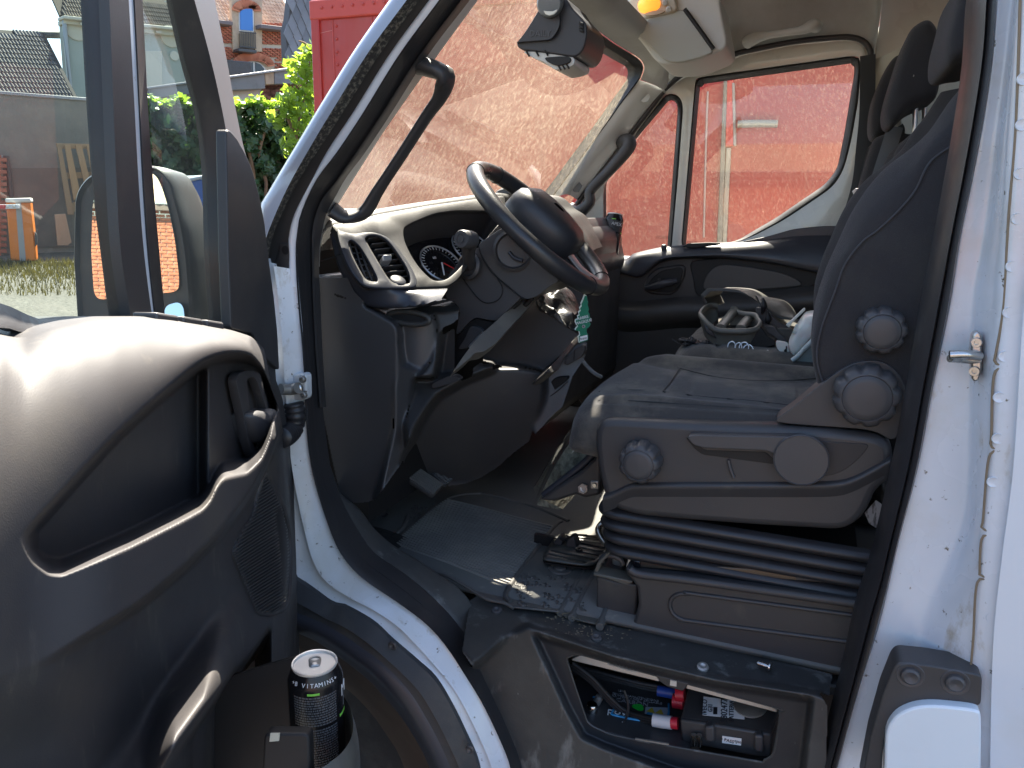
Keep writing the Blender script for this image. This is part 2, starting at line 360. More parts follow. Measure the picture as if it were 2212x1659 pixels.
loft('pillar_skin', [P3(L0, .09), P3(L0, .012), P3(L1, .0)], mat('pillar_silver', (.30, .33, .38), .25, coat=.5, rvar=.06), body, n=60, rows=12)
loft('pillar_rubber', [P3(L1, .0), P3(L2, .02)], M_duststrip, body, n=60)
loft('pillar_channel', [P3(L2, .02), P3(L2, .05), P3(L3, .055)], M_pl, body, n=60)
loft('pillar_flange', [P3(L3, .055), P3(L3, .045), P3(L4t, .05)], M_white, body, n=60, rows=7)
sa, sb = P3(L4, .05), P3(L5, .11)
sc = catmull(sa, 90); sd = catmull(sb, 90)
rows = []
for f, d in ((0, 0), (.06, -.008), (.25, -.014), (.5, -.016), (.62, -.008), (.70, -.013), (.9, -.012), (1, .01)):
    rows.append([a.lerp(b, f)+V3(0, d, 0) for a, b in zip(sc, sd)])
grid('door_seal', rows, M_seal, body, ang=80)
loft('pillar_trim', [P3(L6b, .115), P3(L6b, .10), P3(L6d, .14)], M_pl, body, n=60, rows=8)
loft('pillar_trim_edge', [P3(L6c, .142), P3(L7, .20)], M_ltgrey, body, n=60)
WL = 'f:560,560 575,640 585,760 595,880 605,1000 622,1150 643,1248 713,1297 751,1310 808,1343 849,1381 903,1428 944,1468 980,1528 1012,1594 1032,1640 1045,1700'
WR = 'f:643,585 648,650 655,730 663,870 670,970 687,1053 721,1158 749,1210 790,1252 853,1294 919,1342 964,1391 1005,1453 1040,1509 1070,1569 1100,1640 1112,1700'
wl, wr = catmull(P3(WL, .02), 80), catmull(P3(WR, .052), 80)
rows = [[a.lerp(b, f)+V3(0, d, 0) for a, b in zip(wl, wr)] for f, d in ((0, .05), (.01, .0), (.2, .0), (.42, .003), (.5, -.014), (.6, -.012), (.85, .002), (1, .0))]
grid('door_post', rows, M_wdirty, body, ang=50)
pz('pillar_bracket', 'u:370,1330 400,1315 510,1320 535,1380 520,1500 510,1659 f:597,612 590,600 590,575 u:360,1480', .047, .02, M_pl, body, bev=.003, rnd=.008)
lathe('screw_hole', [(.008, 0), (.006, -.002), (.003, -.0005)], onY(pp('u:455,1420')[0], .046), (0, -1, 0), M_blk, body, seg=16)
# hinge on the post
hg = pz('hinge_plate', 'i:850,575 960,565 1045,560 1050,780 960,780 860,790', .035, .02, M_wdirty, body, bev=.004, rnd=.01)
tube('hinge_arm', [onY(p, y) for p, y in zip(pp('i:840,690 930,690 985,680'), (.0, .02, .02))], .011, M_zinc, body, n=8)
for s, r, mm in (('i:987,680', .0105, M_metal), ('i:1027,607', .0065, M_zinc), ('i:1036,735', .0065, M_zinc)):
    lathe('hinge_bolt', [(r, 0), (r, .005), (r*.8, .007), (r*.45, .007), (r*.4, .003), (0, .003)], onY(pp(s)[0], .03), (0, -1, 0), mm, body, seg=18)
# ribbed cable boot from post to door
bt = P3('i:945,800 960,900 945,1000 900,1060 860,1080', .03)
bt[3] = onY(pp('i:900,1060')[0], .0); bt[4] = onY(pp('i:850,1090')[0], -.03)
tube('cable_boot', bt, [.017+.003*(i % 2) for i in range(25)], M_seal, body, n=49, seg=16, ang=80)
# ---- wheel arch, liner, tyre
AC = ['f:560,1180 600,1215 643,1248 713,1297 751,1310 808,1343 849,1381 903,1428 944,1468 980,1528 1012,1594 1032,1640 1045,1700',
      'f:560,1295 600,1308 643,1324 696,1346 748,1376 775,1395 819,1427 862,1468 892,1504 920,1550 944,1594 971,1654 985,1710',
      'f:560,1335 600,1350 636,1365 685,1387 740,1425 794,1468 838,1515 871,1556 903,1607 928,1659 945,1710',
      'f:560,1380 620,1410 680,1442 729,1474 767,1504 805,1545 832,1583 857,1621 873,1659 890,1710']
c0, c1, c2, c3 = (catmull(P3(s, y), 70) for s, y in zip(AC, (.018, -.005, .03, .16)))
grid('arch_trim', [[p+V3(0, .02, 0) for p in c0], [p+V3(0, -.006, 0) for p in c0], [a.lerp(b, .55)+V3(0, -.014, 0) for a, b in zip(c0, c1)], [a.lerp(b, .62)+V3(0, -.002, 0) for a, b in zip(c0, c1)], c1], mat('arch_plastic', (.036, .037, .04), .55, bump=(500, .3, .001), var=[(10, .5, .75, (.07, .066, .058), I3)], rvar=.08), body, ang=40)
grid('arch_lip', [c1, [a.lerp(b, .15)+V3(0, -.016, 0) for a, b in zip(c1, c2)], [a.lerp(b, .5)+V3(0, -.012, 0) for a, b in zip(c1, c2)], c2], M_bez, body, ang=80)
grid('arch_liner', [c2, c3, [p+V3(-.02, .25, -.02) for p in c3]], mat('muddy_liner', (.055, .040, .030), .8, var=[(8, .45, .75, (.09, .07, .05), I3)]), body)
for s in ('y:803,685', 'y:1415,1505'):
    lathe('arch_screw', [(.009, 0), (.009, .003), (.006, .005), (.003, .003), (0, .002)], onY(pp(s)[0], -.004), (0, -1, 0), M_pl2, body, seg=16)
wc = V3(-.93, .17, -.38)
wh = empty('road_wheel', wc, VAN)
tp = [(.22, .0), (.30, -.02), (.345, -.01), (.36, .02), (.36, .19), (.345, .215), (.3, .22), (.22, .2)]
lathe('tyre', tp, wc, (0, 1, 0), mat('tyre_rubber', (.018, .018, .018), .75, bump=(60, .6, .006), var=[(20, .5, .75, (.04, .038, .034), I3)]), wh, seg=64)
lathe('rim', [(.05, .04), (.12, .03), (.2, .05), (.225, .01), (.225, .19)], wc, (0, 1, 0), M_zinc, wh, seg=40)
# ---- B-pillar
B0 = 'e:895,-200 865,0 845,330 780,760 700,1200 640,1500 c:400,0 345,320 300,560 215,930 160,1100 105,1350 30,1640 5,1740'
B1 = 'e:1015,-200 1000,0 975,330 930,640 870,960 800,1300 745,1659 c:430,290 380,560 310,830 240,1130 170,1350 85,1659 65,1740'
B2 = 'f:2195,-80 2170,150 2150,300 2125,500 2098,658 2085,900 2078,1050 2048,1150 1990,1250 1940,1350 1900,1480 1875,1600 1862,1710'
B2b = 'f:2202,-80 2182,150 2162,300 2140,500 2116,658 2106,900 2100,1090 2078,1180 2030,1290 1985,1400 1945,1520 1915,1620 1900,1710'
B3 = 'f:2212,-80 2204,0 2178,397 2159,658 2147,809 2141,942 2123,1123 2116,1237 2102,1442 2093,1710'
B4 = 'f:2290,-80 2270,200 2235,500 2212,658 2190,1000 2165,1200 2145,1400 2138,1710'
B5 = 'f:2480,-80 2460,500 2420,1000 2400,1710'
B0, B1 = ext(B0, 3.0), ext(B1, 3.0)
B2, B2b, B3, B4, B5 = ext(B2, 1.5), ext(B2b, 1.5), ext(B3, 4.5), ext(B4, 1.2), ext(B5, .6)
b0, b1 = catmull(P3(B0, .11), 60), catmull(P3(B1, .095), 60)
rows = [[a.lerp(b, f)+V3(0, d, 0) for a, b in zip(b0, b1)] for f, d in ((0, .05), (0, .0), (.12, -.025), (.4, -.035), (.52, -.022), (.56, -.03), (.8, -.03), (.97, -.012), (1, .01))]
grid('door_seal', rows, M_seal, body, ang=70)
loft('lock_post', [P3(B1, .10), P3(B1, .085), P3(B2, .085), P3(B2b, .072), P3(B3, .02), P3(B4, .012)], M_wdirty, body, n=70, rows=40)
loft('side_panel', [P3(B4, .022), P3(B4, .0), P3(B5, -.02)], M_white, body, n=40)
seam = P3('e:1130,-40 1105,700 1065,1200 1040,1659 c:655,180 652,208 700,226 650,250 640,470 638,508 682,525 632,545 610,770 606,798 647,824 606,836 598,960 598,966 630,985 588,1000 575,1200 565,1310', .017)
tube('seam_line', seam, .0016, mat('seam_dirt', (.22, .17, .11), .8), body, n=160, seg=6)
for s in ('c:703,28', 'c:687,185', 'c:668,332', 'c:663,480', 'c:645,635', 'c:640,1120', 'e:1148,430', 'e:1140,680', 'e:1130,945', 'e:1115,1190', 'e:1085,1450'):
    lathe('spot_weld', [(.0075, 0), (.0068, .0015), (.005, .0005), (0, .0005)], onY(pp(s)[0], .0145), (0, -1, 0), M_wdirty, body, seg=16)
st = pz('door_striker', 'c:573,112 583,97 598,97 606,112 607,230 596,270 582,278 570,268 568,160', .045, .02, M_metal, body, bev=.003)
tube('striker_pin', [onY(p, y) for p, y in zip(pp('c:600,185 545,178 490,180'), (.04, .03, .028))], .0062, M_metal, body, n=10)
tube('striker_pin', [onY(p, y) for p, y in zip(pp('c:600,200 545,196 492,192'), (.05, .045, .03))], .0055, M_metal, body, n=10)
for s in ('c:588,135', 'c:580,238'):
    lathe('striker_bolt', [(.007, 0), (.006, .004), (.003, .004), (.0025, .001), (0, .001)], onY(pp(s)[0], .045), (-.3, -1, 0), M_metal, body, seg=14)
pz('rail_cover', 'c:310,1280 420,1292 600,1325 608,1340 603,1440 450,1425 380,1428 300,1465 265,1510 250,1620 245,1740 170,1740 205,1560 250,1400 290,1300', -.006, .05, M_pl, body, bev=.005, rnd=.008)
for s in ('c:350,1327', 'c:510,1352'):
    lathe('cover_screw', [(.020, 0), (.018, .002), (.013, .001), (.012, .006), (.009, .008), (.004, .006), (0, .005)], onY(pp(s)[0], -.005), (0, -1, 0), M_pl2, body, seg=20)
pz('fuel_flap', 'c:262,1525 300,1470 360,1443 430,1435 595,1452 605,1475 602,1760 255,1760', -.022, .03, mat('flap_white', (.74, .80, .84), .3, coat=.4, var=[(2, .5, .8, (.66, .70, .72), I3)]), body, bev=.006, rnd=.02)
# ---- shell that closes the cab: roof, bulkhead, floor pan, side walls, nose
shell = empty('cab_shell', (0, .9, 0), VAN)
def quadgrid(name, f, nu, nv, m, par, **k):
    return grid(name, [[f(i/(nu-1), j/(nv-1)) for j in range(nv)] for i in range(nu)], m, par, **k)
quadgrid('roof', lambda a, b: V3(-.62+1.3*a, .02+1.86*b, 1.54+.05*math.sin(math.pi*b)-.10*max(0, .25-a)/.25), 10, 10, M_white, shell, sol=.01)
quadgrid('bulkhead', lambda a, b: V3(.46+.05*b, .12+1.70*a, -.1+1.66*b), 4, 6, mat('bulkhead_panel', (.50, .45, .36), .7, bump=(400, .3, .001), var=[(2.5, .45, .75, (.42, .37, .28), I3)]), shell, sol=.01)
box('cargo_body', (2.2, .95, .65), (3.5, 0, 0), (0, 1.92, 0), (0, 0, 2.2), M_white, shell, bev=.06, seg=3)
prism('nose', [V3(-.99, .22, .60), V3(-1.12, .22, .56), V3(-1.5, .22, .30), V3(-1.62, .22, -.2), V3(-1.6, .22, -.45), V3(-.99, .22, -.45)], (0, 1.5, 0), M_white, shell, bev=.05, seg=3)
box('side_wall', (.32, 1.735, .8), (.42, 0, 0), (0, .02, 0), (0, 0, 1.5), M_cream, shell, bev=0)
quadgrid('roof_lining', lambda a, b: V3(-.3+.85*a, .05+1.72*b, 1.515), 4, 4, M_head, shell, sol=.01)
box('side_wall', (-.45, 1.735, .1), (1.0, 0, 0), (0, .02, 0), (0, 0, .7), M_blk, shell, bev=0)
box('body_side', (-.1, 1.90, .0), (1.7, 0, 0), (0, .06, 0), (0, 0, 1.1), M_white, shell, bev=.02)
box('roof_rail', (-.02, .10, 1.47), (1.15, 0, 0), (0, .14, 0), (0, 0, .16), M_white, shell, bev=.03)
# ---- windscreen
def ws(a, b):
    x0, z0, x1, z1 = -.93, .64, -.56, 1.30
    bul = .13*math.sin(math.pi*a)
    return V3(x0+(x1-x0)*b-bul*(1-.35*b), .13+1.54*a, z0+(z1-z0)*b-.03*math.sin(math.pi*a)*0)
quadgrid('windscreen', ws, 24, 14, M_screen, VAN, ang=180)
WT = 'v:560,-40 612,10 800,200 1020,370 1200,480 1265,530 1290,585 1280,640 1255,695 1100,900 990,1055 770,1350 550,1652 480,1740'
WTi = 'v:520,0 575,45 790,250 1000,410 1180,520 1240,555 1262,595 1262,640 1245,690 1095,895 985,1050 765,1345 545,1640 475,1730'
WY = [.92, .95, 1.1, 1.32, 1.49, 1.54, 1.57, 1.585, 1.59, 1.60, 1.60, 1.60, 1.60, 1.60]
wo = [onY(p, y) for p, y in zip(pp(WT), WY)]; wi = [onY(p, y+.01) for p, y in zip(pp(WTi), WY)]
loft('windscreen_gasket', [wo, [a.lerp(b, .5)+V3(.0, -.008, 0) for a, b in zip(wo, wi)], wi, [p+V3(-.05, .03, 0) for p in wi]], M_blk, shell, n=70)
# driver side of the header, above the frame
# ---- passenger A-pillar trim
pl_, pr_ = P3('v:1255,695 1100,900 990,1055 770,1350 550,1652 480,1740', 1.60), P3('v:1475,782 1370,900 1250,1050 1100,1250 950,1445 790,1645 715,1740', 1.685)
loft('pillar_trim', [pl_, [a.lerp(b, .5)+V3(.0, -.025, .0) for a, b in zip(pl_, pr_)], pr_, [p+V3(0, .05, 0) for p in pr_]], M_ltgrey, shell, n=40, rows=14)
lathe('trim_plug', [(.017, 0), (.0165, .0012), (.0145, .0012), (.0140, .0002), (0, .0004)], onY(pp('v:1303,848')[0], 1.632), (0, -1, .2), M_ltgrey, shell, seg=24)
hexp = P3('w:1560,312 1600,315 1638,360 1600,432 1545,428 1508,372', 1.628)
prism('tweeter_grille', hexp, (0, .004, 0), mat('grille_grey', (.22, .22, .21), .6, bump=(1500, 1, .003)), shell, bev=.001)
# ---- headliner: header, roof lining, corner
fseal = 'v:1475,782 1600,660 r' if False else 'v:1475,782 1620,660 1800,560 2000,512 3:600,300 900,240 1150,214 1240,216 1300,238 1335,285 1342,345 1338,500'
fs = P3(fseal, 1.70)
hl0 = [p+V3(0, .02, 0) for p in fs]
up1 = [p+V3(-.0, -.04-.05*min(1, i/3), .055+.10*min(1, i/4)) for i, p in enumerate(fs)]
zc = 1.47
up2 = [V3(p.x, 1.42, min(zc, max(p.z+.18, 1.28+.19*min(1, i/3.)))) for i, p in enumerate(fs)]
up3 = [V3(p.x, .9, 1.50) for p in fs]; up4 = [V3(p.x, .15, 1.50) for p in fs]
loft('roof_lining', [hl0, up1, up2, up3, up4], M_head, shell, n=50, rows=30)
hdr0 = [p+V3(.005, -.005, 0) for p in wo[:9]]
hdr1 = [onY(p, y) for p, y in zip(pp('v:800,-200 900,-100 1100,100 1280,280 1420,420 1480,480 1500,560 1480,660 1475,782'), (.9, .95, 1.1, 1.28, 1.42, 1.47, 1.53, 1.6, 1.68))]
hdr2 = [p+V3(.012, .0, .03) for p in hdr1]
loft('header_trim', [hdr0, [a.lerp(b, .5)+V3(.01, -.012, -.004) for a, b in zip(hdr0, hdr1)], hdr1, hdr2], M_head, shell, n=40, rows=14)
# overhead shelf with visor, lamp
def hv(p, d=0): return onP(p, V3(-.42, 1.2, 1.35), V3(-.55, .12, -.83).normalized()) if False else onY(p, d)
pz('overhead_shelf', 'v:640,-60 780,120 860,210 1130,200 1300,400 1400,540 1480,560 1720,545 1900,470 1990,430 2020,370 1960,60 1950,-60', 1.30, .25, M_ltgrey, shell, bev=.03, rnd=.03, seg=4)
visor = pz('sun_visor', 'v:1130,205 1180,180 1620,85 1660,90 1895,430 1880,468 1720,520 1590,546 1480,532 1330,380', 1.285, .02, mat('visor_vinyl', (.40, .40, .36), .42, bump=(500, .2, .001), var=[(6, .55, .8, (.5, .5, .47), (1, .3, 2))]), shell, bev=.008, rnd=.02, seg=3)
tube('visor_gap', P3('v:1650,80 1760,230 1900,425', 1.283), .006, M_blk, shell, n=12)
pz('visor_clip', 'v:1175,235 1240,232 1245,245 1215,265 1195,250', 1.28, .01, M_pl, shell, bev=.002)
lampc = onY(pp('v:1340,38')[0], 1.27)
pz('lamp_base', 'v:1155,20 1200,-60 1560,-60 1585,80 1560,105 1270,166 1240,150', 1.275, .03, mat('lamp_lens_panel', (.50, .45, .36), .35), shell, bev=.008, rnd=.012)
lathe('cab_lamp', [(.033, 0), (.031, .01), (.022, .016), (0, .018)], lampc, (.15, -.45, -.88), mat('lamp_glow', (.9, .5, .1), .3, emit=((1, .30, .03), .28)), shell, seg=28)
pz('lamp_lens', 'v:1290,120 1380,90 1475,88 1470,105 1400,130 1310,138', 1.268, .01, mat('lamp_lens', (.45, .33, .2), .25), shell, bev=.004, rnd=.01)
for s in ('v:1475,18', 'v:1510,75'):
    lathe('lamp_switch', [(.008, 0), (.008, .006), (.006, .008), (0, .008)], onY(pp(s)[0], 1.27), (.25, -.8, -.55), M_ltgrey, shell, seg=14)
# passenger grab handle on the lining
gh = [onY(p, y) for p, y in zip(pp('3:640,240 690,215 760,200 860,185 950,170 1010,145 1030,150'), (1.62, 1.585, 1.57, 1.57, 1.57, 1.585, 1.62))]
tube('grab_handle', gh, [.020, .018, .011, .0105, .011, .018, .020], M_ltgrey, shell, n=40, seg=14)
# rear wall trim post behind passenger door
loft('trim_post', [P3('3:1345,345 1345,600 1338,800 1300,960 1240,1150 1180,1290', 1.70), P3('3:1520,270 1530,500 1500,800 1460,1000 1400,1200 1330,1350', 1.62)], mat('cream_trim', (.52, .50, .42), .6, var=[(3, .5, .8, (.45, .42, .34), I3)]), shell, n=30)
# ---- mirror pod / camera housing
pod = empty('windscreen_pod', onY(pp('v:500,300')[0], .80), VAN)
podm = mat('pod_plastic', (.026, .027, .034), .42, bump=(800, .2, .0006))
pz('pod_shell', 'v:390,60 610,-40 660,60 790,190 800,280 780,400 740,470 690,500 500,470 330,445 230,440 170,385 250,290 330,160', .74, .16, podm, pod, bev=.02, rnd=.02, seg=4)
pz('pod_face', 'v:390,75 480,50 560,120 560,230 520,300 480,345 200,365 180,380 255,290 335,165', .728, .03, podm, pod, bev=.008, rnd=.012)
pz('pod_lip', 'v:235,450 330,446 500,470 600,470 650,480 690,510 690,560 640,585 545,608 510,605 440,545 330,505', .745, .13, M_ltgrey, pod, bev=.006, rnd=.01)
pz('pod_opening', 'v:420,500 560,490 640,490 660,520 640,550 540,575 460,545', .738, .02, M_blk, pod, bev=.003, rnd=.01)
for s in ('v:285,470', 'v:365,465', 'v:445,460', 'v:560,590', 'v:595,582', 'v:630,575'):
    c = onY(pp(s)[0], .741); tube('pod_slot', [c+V3(-.004, 0, .006), c+V3(.004, 0, -.006)], .0025, M_blk, pod, n=2, smoothpath=False, seg=6)
for i in range(3):
    c = onY(pp('v:750,%d' % (205+i*30))[0], .736); box('pod_vent', c, (.010, 0, -.004), (0, .006, 0), (0, 0, .006), M_blk, pod, bev=.001)
lathe('pod_lens', [(.030, 0), (.030, .022), (.026, .028), (0, .03)], onY(pp('v:485,30')[0], .735), (.15, -.9, -.25), mat('sensor_grey', (.16, .18, .20), .35), pod, seg=28)
pz('pod_lens_label', 'v:420,92 440,96 500,98 540,80 535,100 510,125 470,135 435,122', .699, .004, M_cream, pod, bev=.001)
text('pod_lettering', 'DAILY', onY(pp('v:392,293')[0], .7265), onY(pp('v:480,292')[0], .7265)-onY(pp('v:310,294')[0], .7265), (0, 0, 1), .020, mat('emboss_grey', (.06, .062, .07), .4), pod)
# ---- driver grab handle on the A-pillar
gb = [onY(p, y) for p, y in zip(pp('t:1400,560 1560,600 1640,640 1665,720 1620,850 1500,1020 1300,1330 1100,1640 u:2000,230 1800,560 1640,830 1500,920 1300,930 1130,820'), (.15, .15, .155, .17, .185, .195, .20, .20, .20, .20, .20, .19, .165, .15))]
gb2 = [gb[0], gb[1], gb[2], gb[3], gb[4], gb[5], gb[6], gb[9], gb[10], gb[11], gb[12], gb[13]]
tube('grab_handle', gb2, [.030, .029, .024, .0185, .017, .0165, .0165, .0165, .0165, .018, .021, .023, .024], M_pl, VAN, n=70, seg=18, rv=(.016, (0, 1, .0)))
# ---- passenger door
pd = empty('passenger_door', (-.3, 1.8, .3), VAN)
out_ = roundpoly(P3('v:1460,800 1640,690 1820,590 2020,540 3:620,318 900,262 1170,236 1240,240 1290,265 1312,320 1322,420 1322,800 1280,960 1200,1200 1150,1330 1100,1460 0,1560 w:1860,1330 1840,480 1600,700 v:760,1750 1100,1270 1300,1010', 1.725), .01)
mo = roundpoly(P3('3:345,450 370,440 1240,318 1285,330 1272,560 1230,800 1190,960 1130,1060 1000,1150 850,1250 700,1330 600,1372 262,1420', 1.725), .035, 5)
mi = roundpoly(P3('3:372,480 1248,358 1246,420 1190,760 1150,960 1080,1050 960,1130 800,1240 660,1320 590,1365 287,1430', 1.745), .025, 5)
qo = roundpoly(P3('v:1500,820 1585,820 1645,905 1600,1500 3:205,1480 w:1880,1260 1870,430 1900,300 v:965,1590 1210,1185 1470,840', 1.725), .04, 5)
qi = roundpoly(P3('v:1520,868 1565,880 1592,925 1555,1400 3:178,1480 w:1906,1260 1900,360 1915,295 v:975,1580 1217,1222 1495,895', 1.745), .03, 5)
plate('door_frame', out_, [mo, qo], M_cream, pd, sol=.02, bev=.004)
ring('window_gasket', mo, mi, M_seal, pd, lift=(0, -.012, 0), n=140)
ring('quarter_gasket', qo, qi, M_seal, pd, lift=(0, -.012, 0), n=140)
add('window_glass', P3('3:330,440 1290,320 1240,900 1150,1080 850,1280 600,1400 240,1440', 1.765), [tuple(range(7))], M_sideglass, pd, smooth=False)
add('quarter_glass', P3('v:1540,840 1620,900 1570,1500 3:200,1500 w:1870,1290 1860,330 v:950,1580 1200,1200', 1.765), [tuple(range(8))], M_sideglass, pd, smooth=False)
tube('side_rail', [p+V3(0, .075, .035) for p in fs], .045, M_cream, shell, n=40, seg=12)
tube('door_gap_seal', [p+V3(0, -.006, 0) for p in fs]+P3('3:1330,800 1290,960 1210,1200', 1.694), .009, M_seal, shell, n=80, seg=10)
ftr = P3('v:1460,800 1300,1010 1100,1270 950,1460 780,1680 700,1800', 1.69)
tube('quarter_seal', ftr, .010, M_seal, shell, n=30)
# grab handle on passenger pillar
g2 = [onY(p, y) for p, y in zip(pp('v:1110,1240 1150,1230 1170,1260 1120,1340 980,1500 830,1659 w:1720,540 1620,640 1560,640 1530,610'), (1.67, 1.63, 1.61, 1.60, 1.595, 1.59, 1.59, 1.60, 1.63, 1.66))]
tube('grab_handle', g2, [.026, .026, .023, .021, .019, .019, .019, .022, .024, .022], M_pl, VAN, n=50, seg=14)
# trim panel: upper ledge, face, pull recess
ta = P3('w:1890,1195 2000,1200 2090,1170 2150,1140 3:0,1440 150,1405 300,1390 480,1378 600,1372 760,1340 900,1300 1050,1285 1180,1283', 1.735)
tb = P3('w:1900,1230 2000,1230 2080,1240 2130,1240 3:0,1475 150,1445 300,1430 480,1420 650,1415 800,1420 930,1430 1080,1440 1200,1450', 1.665)
tc_ = P3('w:1910,1290 1990,1290 2060,1300 2130,1320 3:30,1560 150,1475 300,1458 480,1455 650,1470 800,1490 950,1520 1080,1545 1200,1560', 1.655)
loft('armrest_ledge', [[p+V3(0, .02, -.01) for p in ta], ta, [a.lerp(b, .5)+V3(0, -.005, .008) for a, b in zip(ta, tb)], tb, tc_, [p+V3(0, .03, -.01) for p in tc_]], M_bez, pd, n=60, rows=24)
pz('trim_face', 'w:1900,1280 2060,1300 3:0,1520 300,1450 700,1465 1080,1540 1250,1560 6:1740,80 1700,300 1640,900 300,900 150,700 300,150', 1.70, .03, M_pl, pd, bev=.01)
pz('corner_panel', '3:600,1376 760,1342 900,1302 1050,1286 1180,1284 1165,1330 1120,1460 900,1440 700,1420', 1.70, .03, M_bez, pd, bev=.008, rnd=.02)
lathe('trim_cap', [(.013, 0), (.0125, .0012), (.0115, .0012), (.011, .0003), (0, .0004)], onY(pp('3:1122,1335')[0], 1.7), (0, -1, 0), M_bez, pd, seg=22)
pz('pull_recess', '6:900,40 1100,22 1280,28 1600,80 1700,112 1660,170 1560,210 1300,235 1000,255 940,240 930,150', 1.692, .02, M_blk, pd, bev=.008, rnd=.03)
pz('pocket_insert', '6:980,210 1000,130 1050,75 1110,60 1250,75 1450,110 1540,150 1565,185 1400,200 1150,215', 1.684, .02, M_pl2, pd, bev=.008, rnd=.025)
lo = P3('6:430,150 480,260 600,275 850,250 1000,245 1300,225 1560,190 1680,180', 1.685)
loft('armrest', [lo, [p+V3(0, -.05, -.03) for p in lo], [p+V3(0, -.045, -.075) for p in lo], [p+V3(0, .02, -.12) for p in lo]], M_pl, pd, n=40, rows=14)
hb = roundpoly(P3('6:640,190 660,130 720,80 860,60 885,75 880,130 840,210 800,240 690,235 640,215', 1.688), .015)
prism('handle_bezel', hb, (0, .02, 0), M_pl, pd, bev=.006)
prism('handle_cup', roundpoly(P3('6:655,185 690,140 740,100 850,75 870,90 850,190 800,225 700,220', 1.684), .012), (0, .01, 0), M_blk, pd, bev=.003)
tube('door_handle', [onY(p, y) for p, y in zip(pp('6:655,195 700,190 760,170 835,155'), (1.672, 1.664, 1.662, 1.672))], [.010, .014, .016, .012], M_bez, pd, n=14, seg=12)
lathe('lock_screw', [(.006, 0), (.005, .003), (0, .003)], onY(pp('6:732,150')[0], 1.683), (0, -1, 0), M_pl2, pd, seg=12)
pz('tray_slot', '3:265,1405 300,1383 420,1378 480,1380 490,1392 330,1412', 1.672, .01, M_blk, pd, bev=.003)
lathe('lock_button', [(.010, -.01), (.010, .012), (.007, .016), (0, .017)], onY(pp('3:165,1415')[0], 1.69), (0, -.2, 1), M_bez, pd, seg=14)
text('glass_mark', 'IVECO', onY(pp('3:155,1350')[0], 1.7625), (-1, 0, 0), (0, 0, 1), .016, mat('etch_dark', (.10, .02, .02), .6), pd)
text('glass_mark', 'IVECO', onY(pp('3:318,1381')[0], 1.7625), (-1, 0, 0), (0, 0, 1), .016, mat('etch_dark2', (.10, .02, .02), .6), pd)
lathe('door_reflector', [(.010, 0), (.010, .004), (0, .005)], onY(pp('w:1624,717')[0], 1.66), (0, -1, 0), mat('red_lens', (.8, .05, .04), .3), pd, seg=16)
# side wall under the quarter light, between dash and door
pz('kick_panel', 'w:1560,700 1700,600 1830,400 1872,420 1880,1260 1700,1300 1600,1000', 1.72, .03, M_cream, shell, bev=.004)
# ---- dashboard
DA = empty('dashboard', (-.75, .9, .4), VAN)
FO, FNn = V3(-.885, .2, .69), V3(.64, -.32, .70).normalized()
def FA(p, off=0): return onP(p, FO+FNn*off, FNn)
def F3(s, off=0): return [FA(p, off) for p in pp(s)]
fo = roundpoly(F3('5:165,332 300,312 480,262 800,205 1180,150 1330,132 1345,330 1180,480 1010,700 945,742 750,748 640,750 480,748 395,736 320,656 262,545 225,430 212,385'), .012)
cl = roundpoly(F3('5:650,350 700,318 860,252 1000,232 1290,235 1310,300 1200,430 1010,640 940,700 870,708 830,690 760,620 700,530 655,430'), .02)
vh = roundpoly(F3('5:393,412 430,388 500,390 560,430 620,510 690,620 708,690 692,728 590,726 545,680 480,570 420,470'), .016)
gh_ = roundpoly(F3('5:282,432 318,418 370,468 430,568 482,668 487,700 460,714 400,700 355,620 305,520'), .012)
fp = plate('fascia', fo, [cl, vh, gh_], M_dash, DA, sol=.014, bev=.005)
t0 = F3('5:120,372 165,330 300,308 480,260 800,203 1180,148 1330,130 1420,150', .004)
t1 = [p+V3(-.025, .0, .010) for p in t0]; t2 = [p+V3(-.19, .02, -.015) for p in t0]
loft('dash_hood', [t0, t1, t2], M_dash, DA, n=50, rows=16)
fl0 = F3('5:208,350 225,430 262,545 320,656 395,736 480,748 640,750 750,748 940,744', .004)
fl2 = P3('5:190,380 218,500 250,610 325,752 420,852 520,874 640,872 760,860 936,818', .20)
loft('fascia_band', [fl0, [a.lerp(b, .4)+FNn*.012 for a, b in zip(fl0, fl2)], [a.lerp(b, .85)+V3(0, -.012, 0) for a, b in zip(fl0, fl2)], fl2, [p+V3(0, .05, -.005) for p in fl2]], M_bez, DA, n=50, rows=16)
# bezel frame round the two vents
bo = roundpoly(F3('5:210,345 245,365 330,385 400,372 470,372 560,405 640,500 720,620 752,700 740,738 640,745 480,742 395,730 320,650 262,540 225,430', .0085), .02)
bi1 = roundpoly(F3('5:393,412 430,388 500,390 560,430 620,510 690,620 708,690 692,728 590,726 545,680 480,570 420,470', .0085), .016)
bi2 = roundpoly(F3('5:282,432 318,418 370,468 430,568 482,668 487,700 460,714 400,700 355,620 305,520', .0085), .012)
plate('vent_bezel', bo, [bi1, bi2], M_bez, DA, sol=.006, bev=.0022)
vent = empty('side_vent', FA(pp('5:560,560')[0]), DA)
prism('vent_cavity', F3('5:370,390 560,380 740,700 560,740', -.035), FNn*-.004, M_blk, vent, bev=0)
for i in range(8):
    t = i/7; a = pp('5:%f,%f' % (415+t*150, 420+t*262))[0]; b = pp('5:%f,%f' % (520+t*175, 408+t*262))[0]
    A, B = FA(a, -.012), FA(b, -.012)
    box('vent_slat', (A+B)/2, (B-A), FNn*.022+V3(0, 0, -.006), V3(0, 0, .0022), M_pl2, vent, bev=.0008)
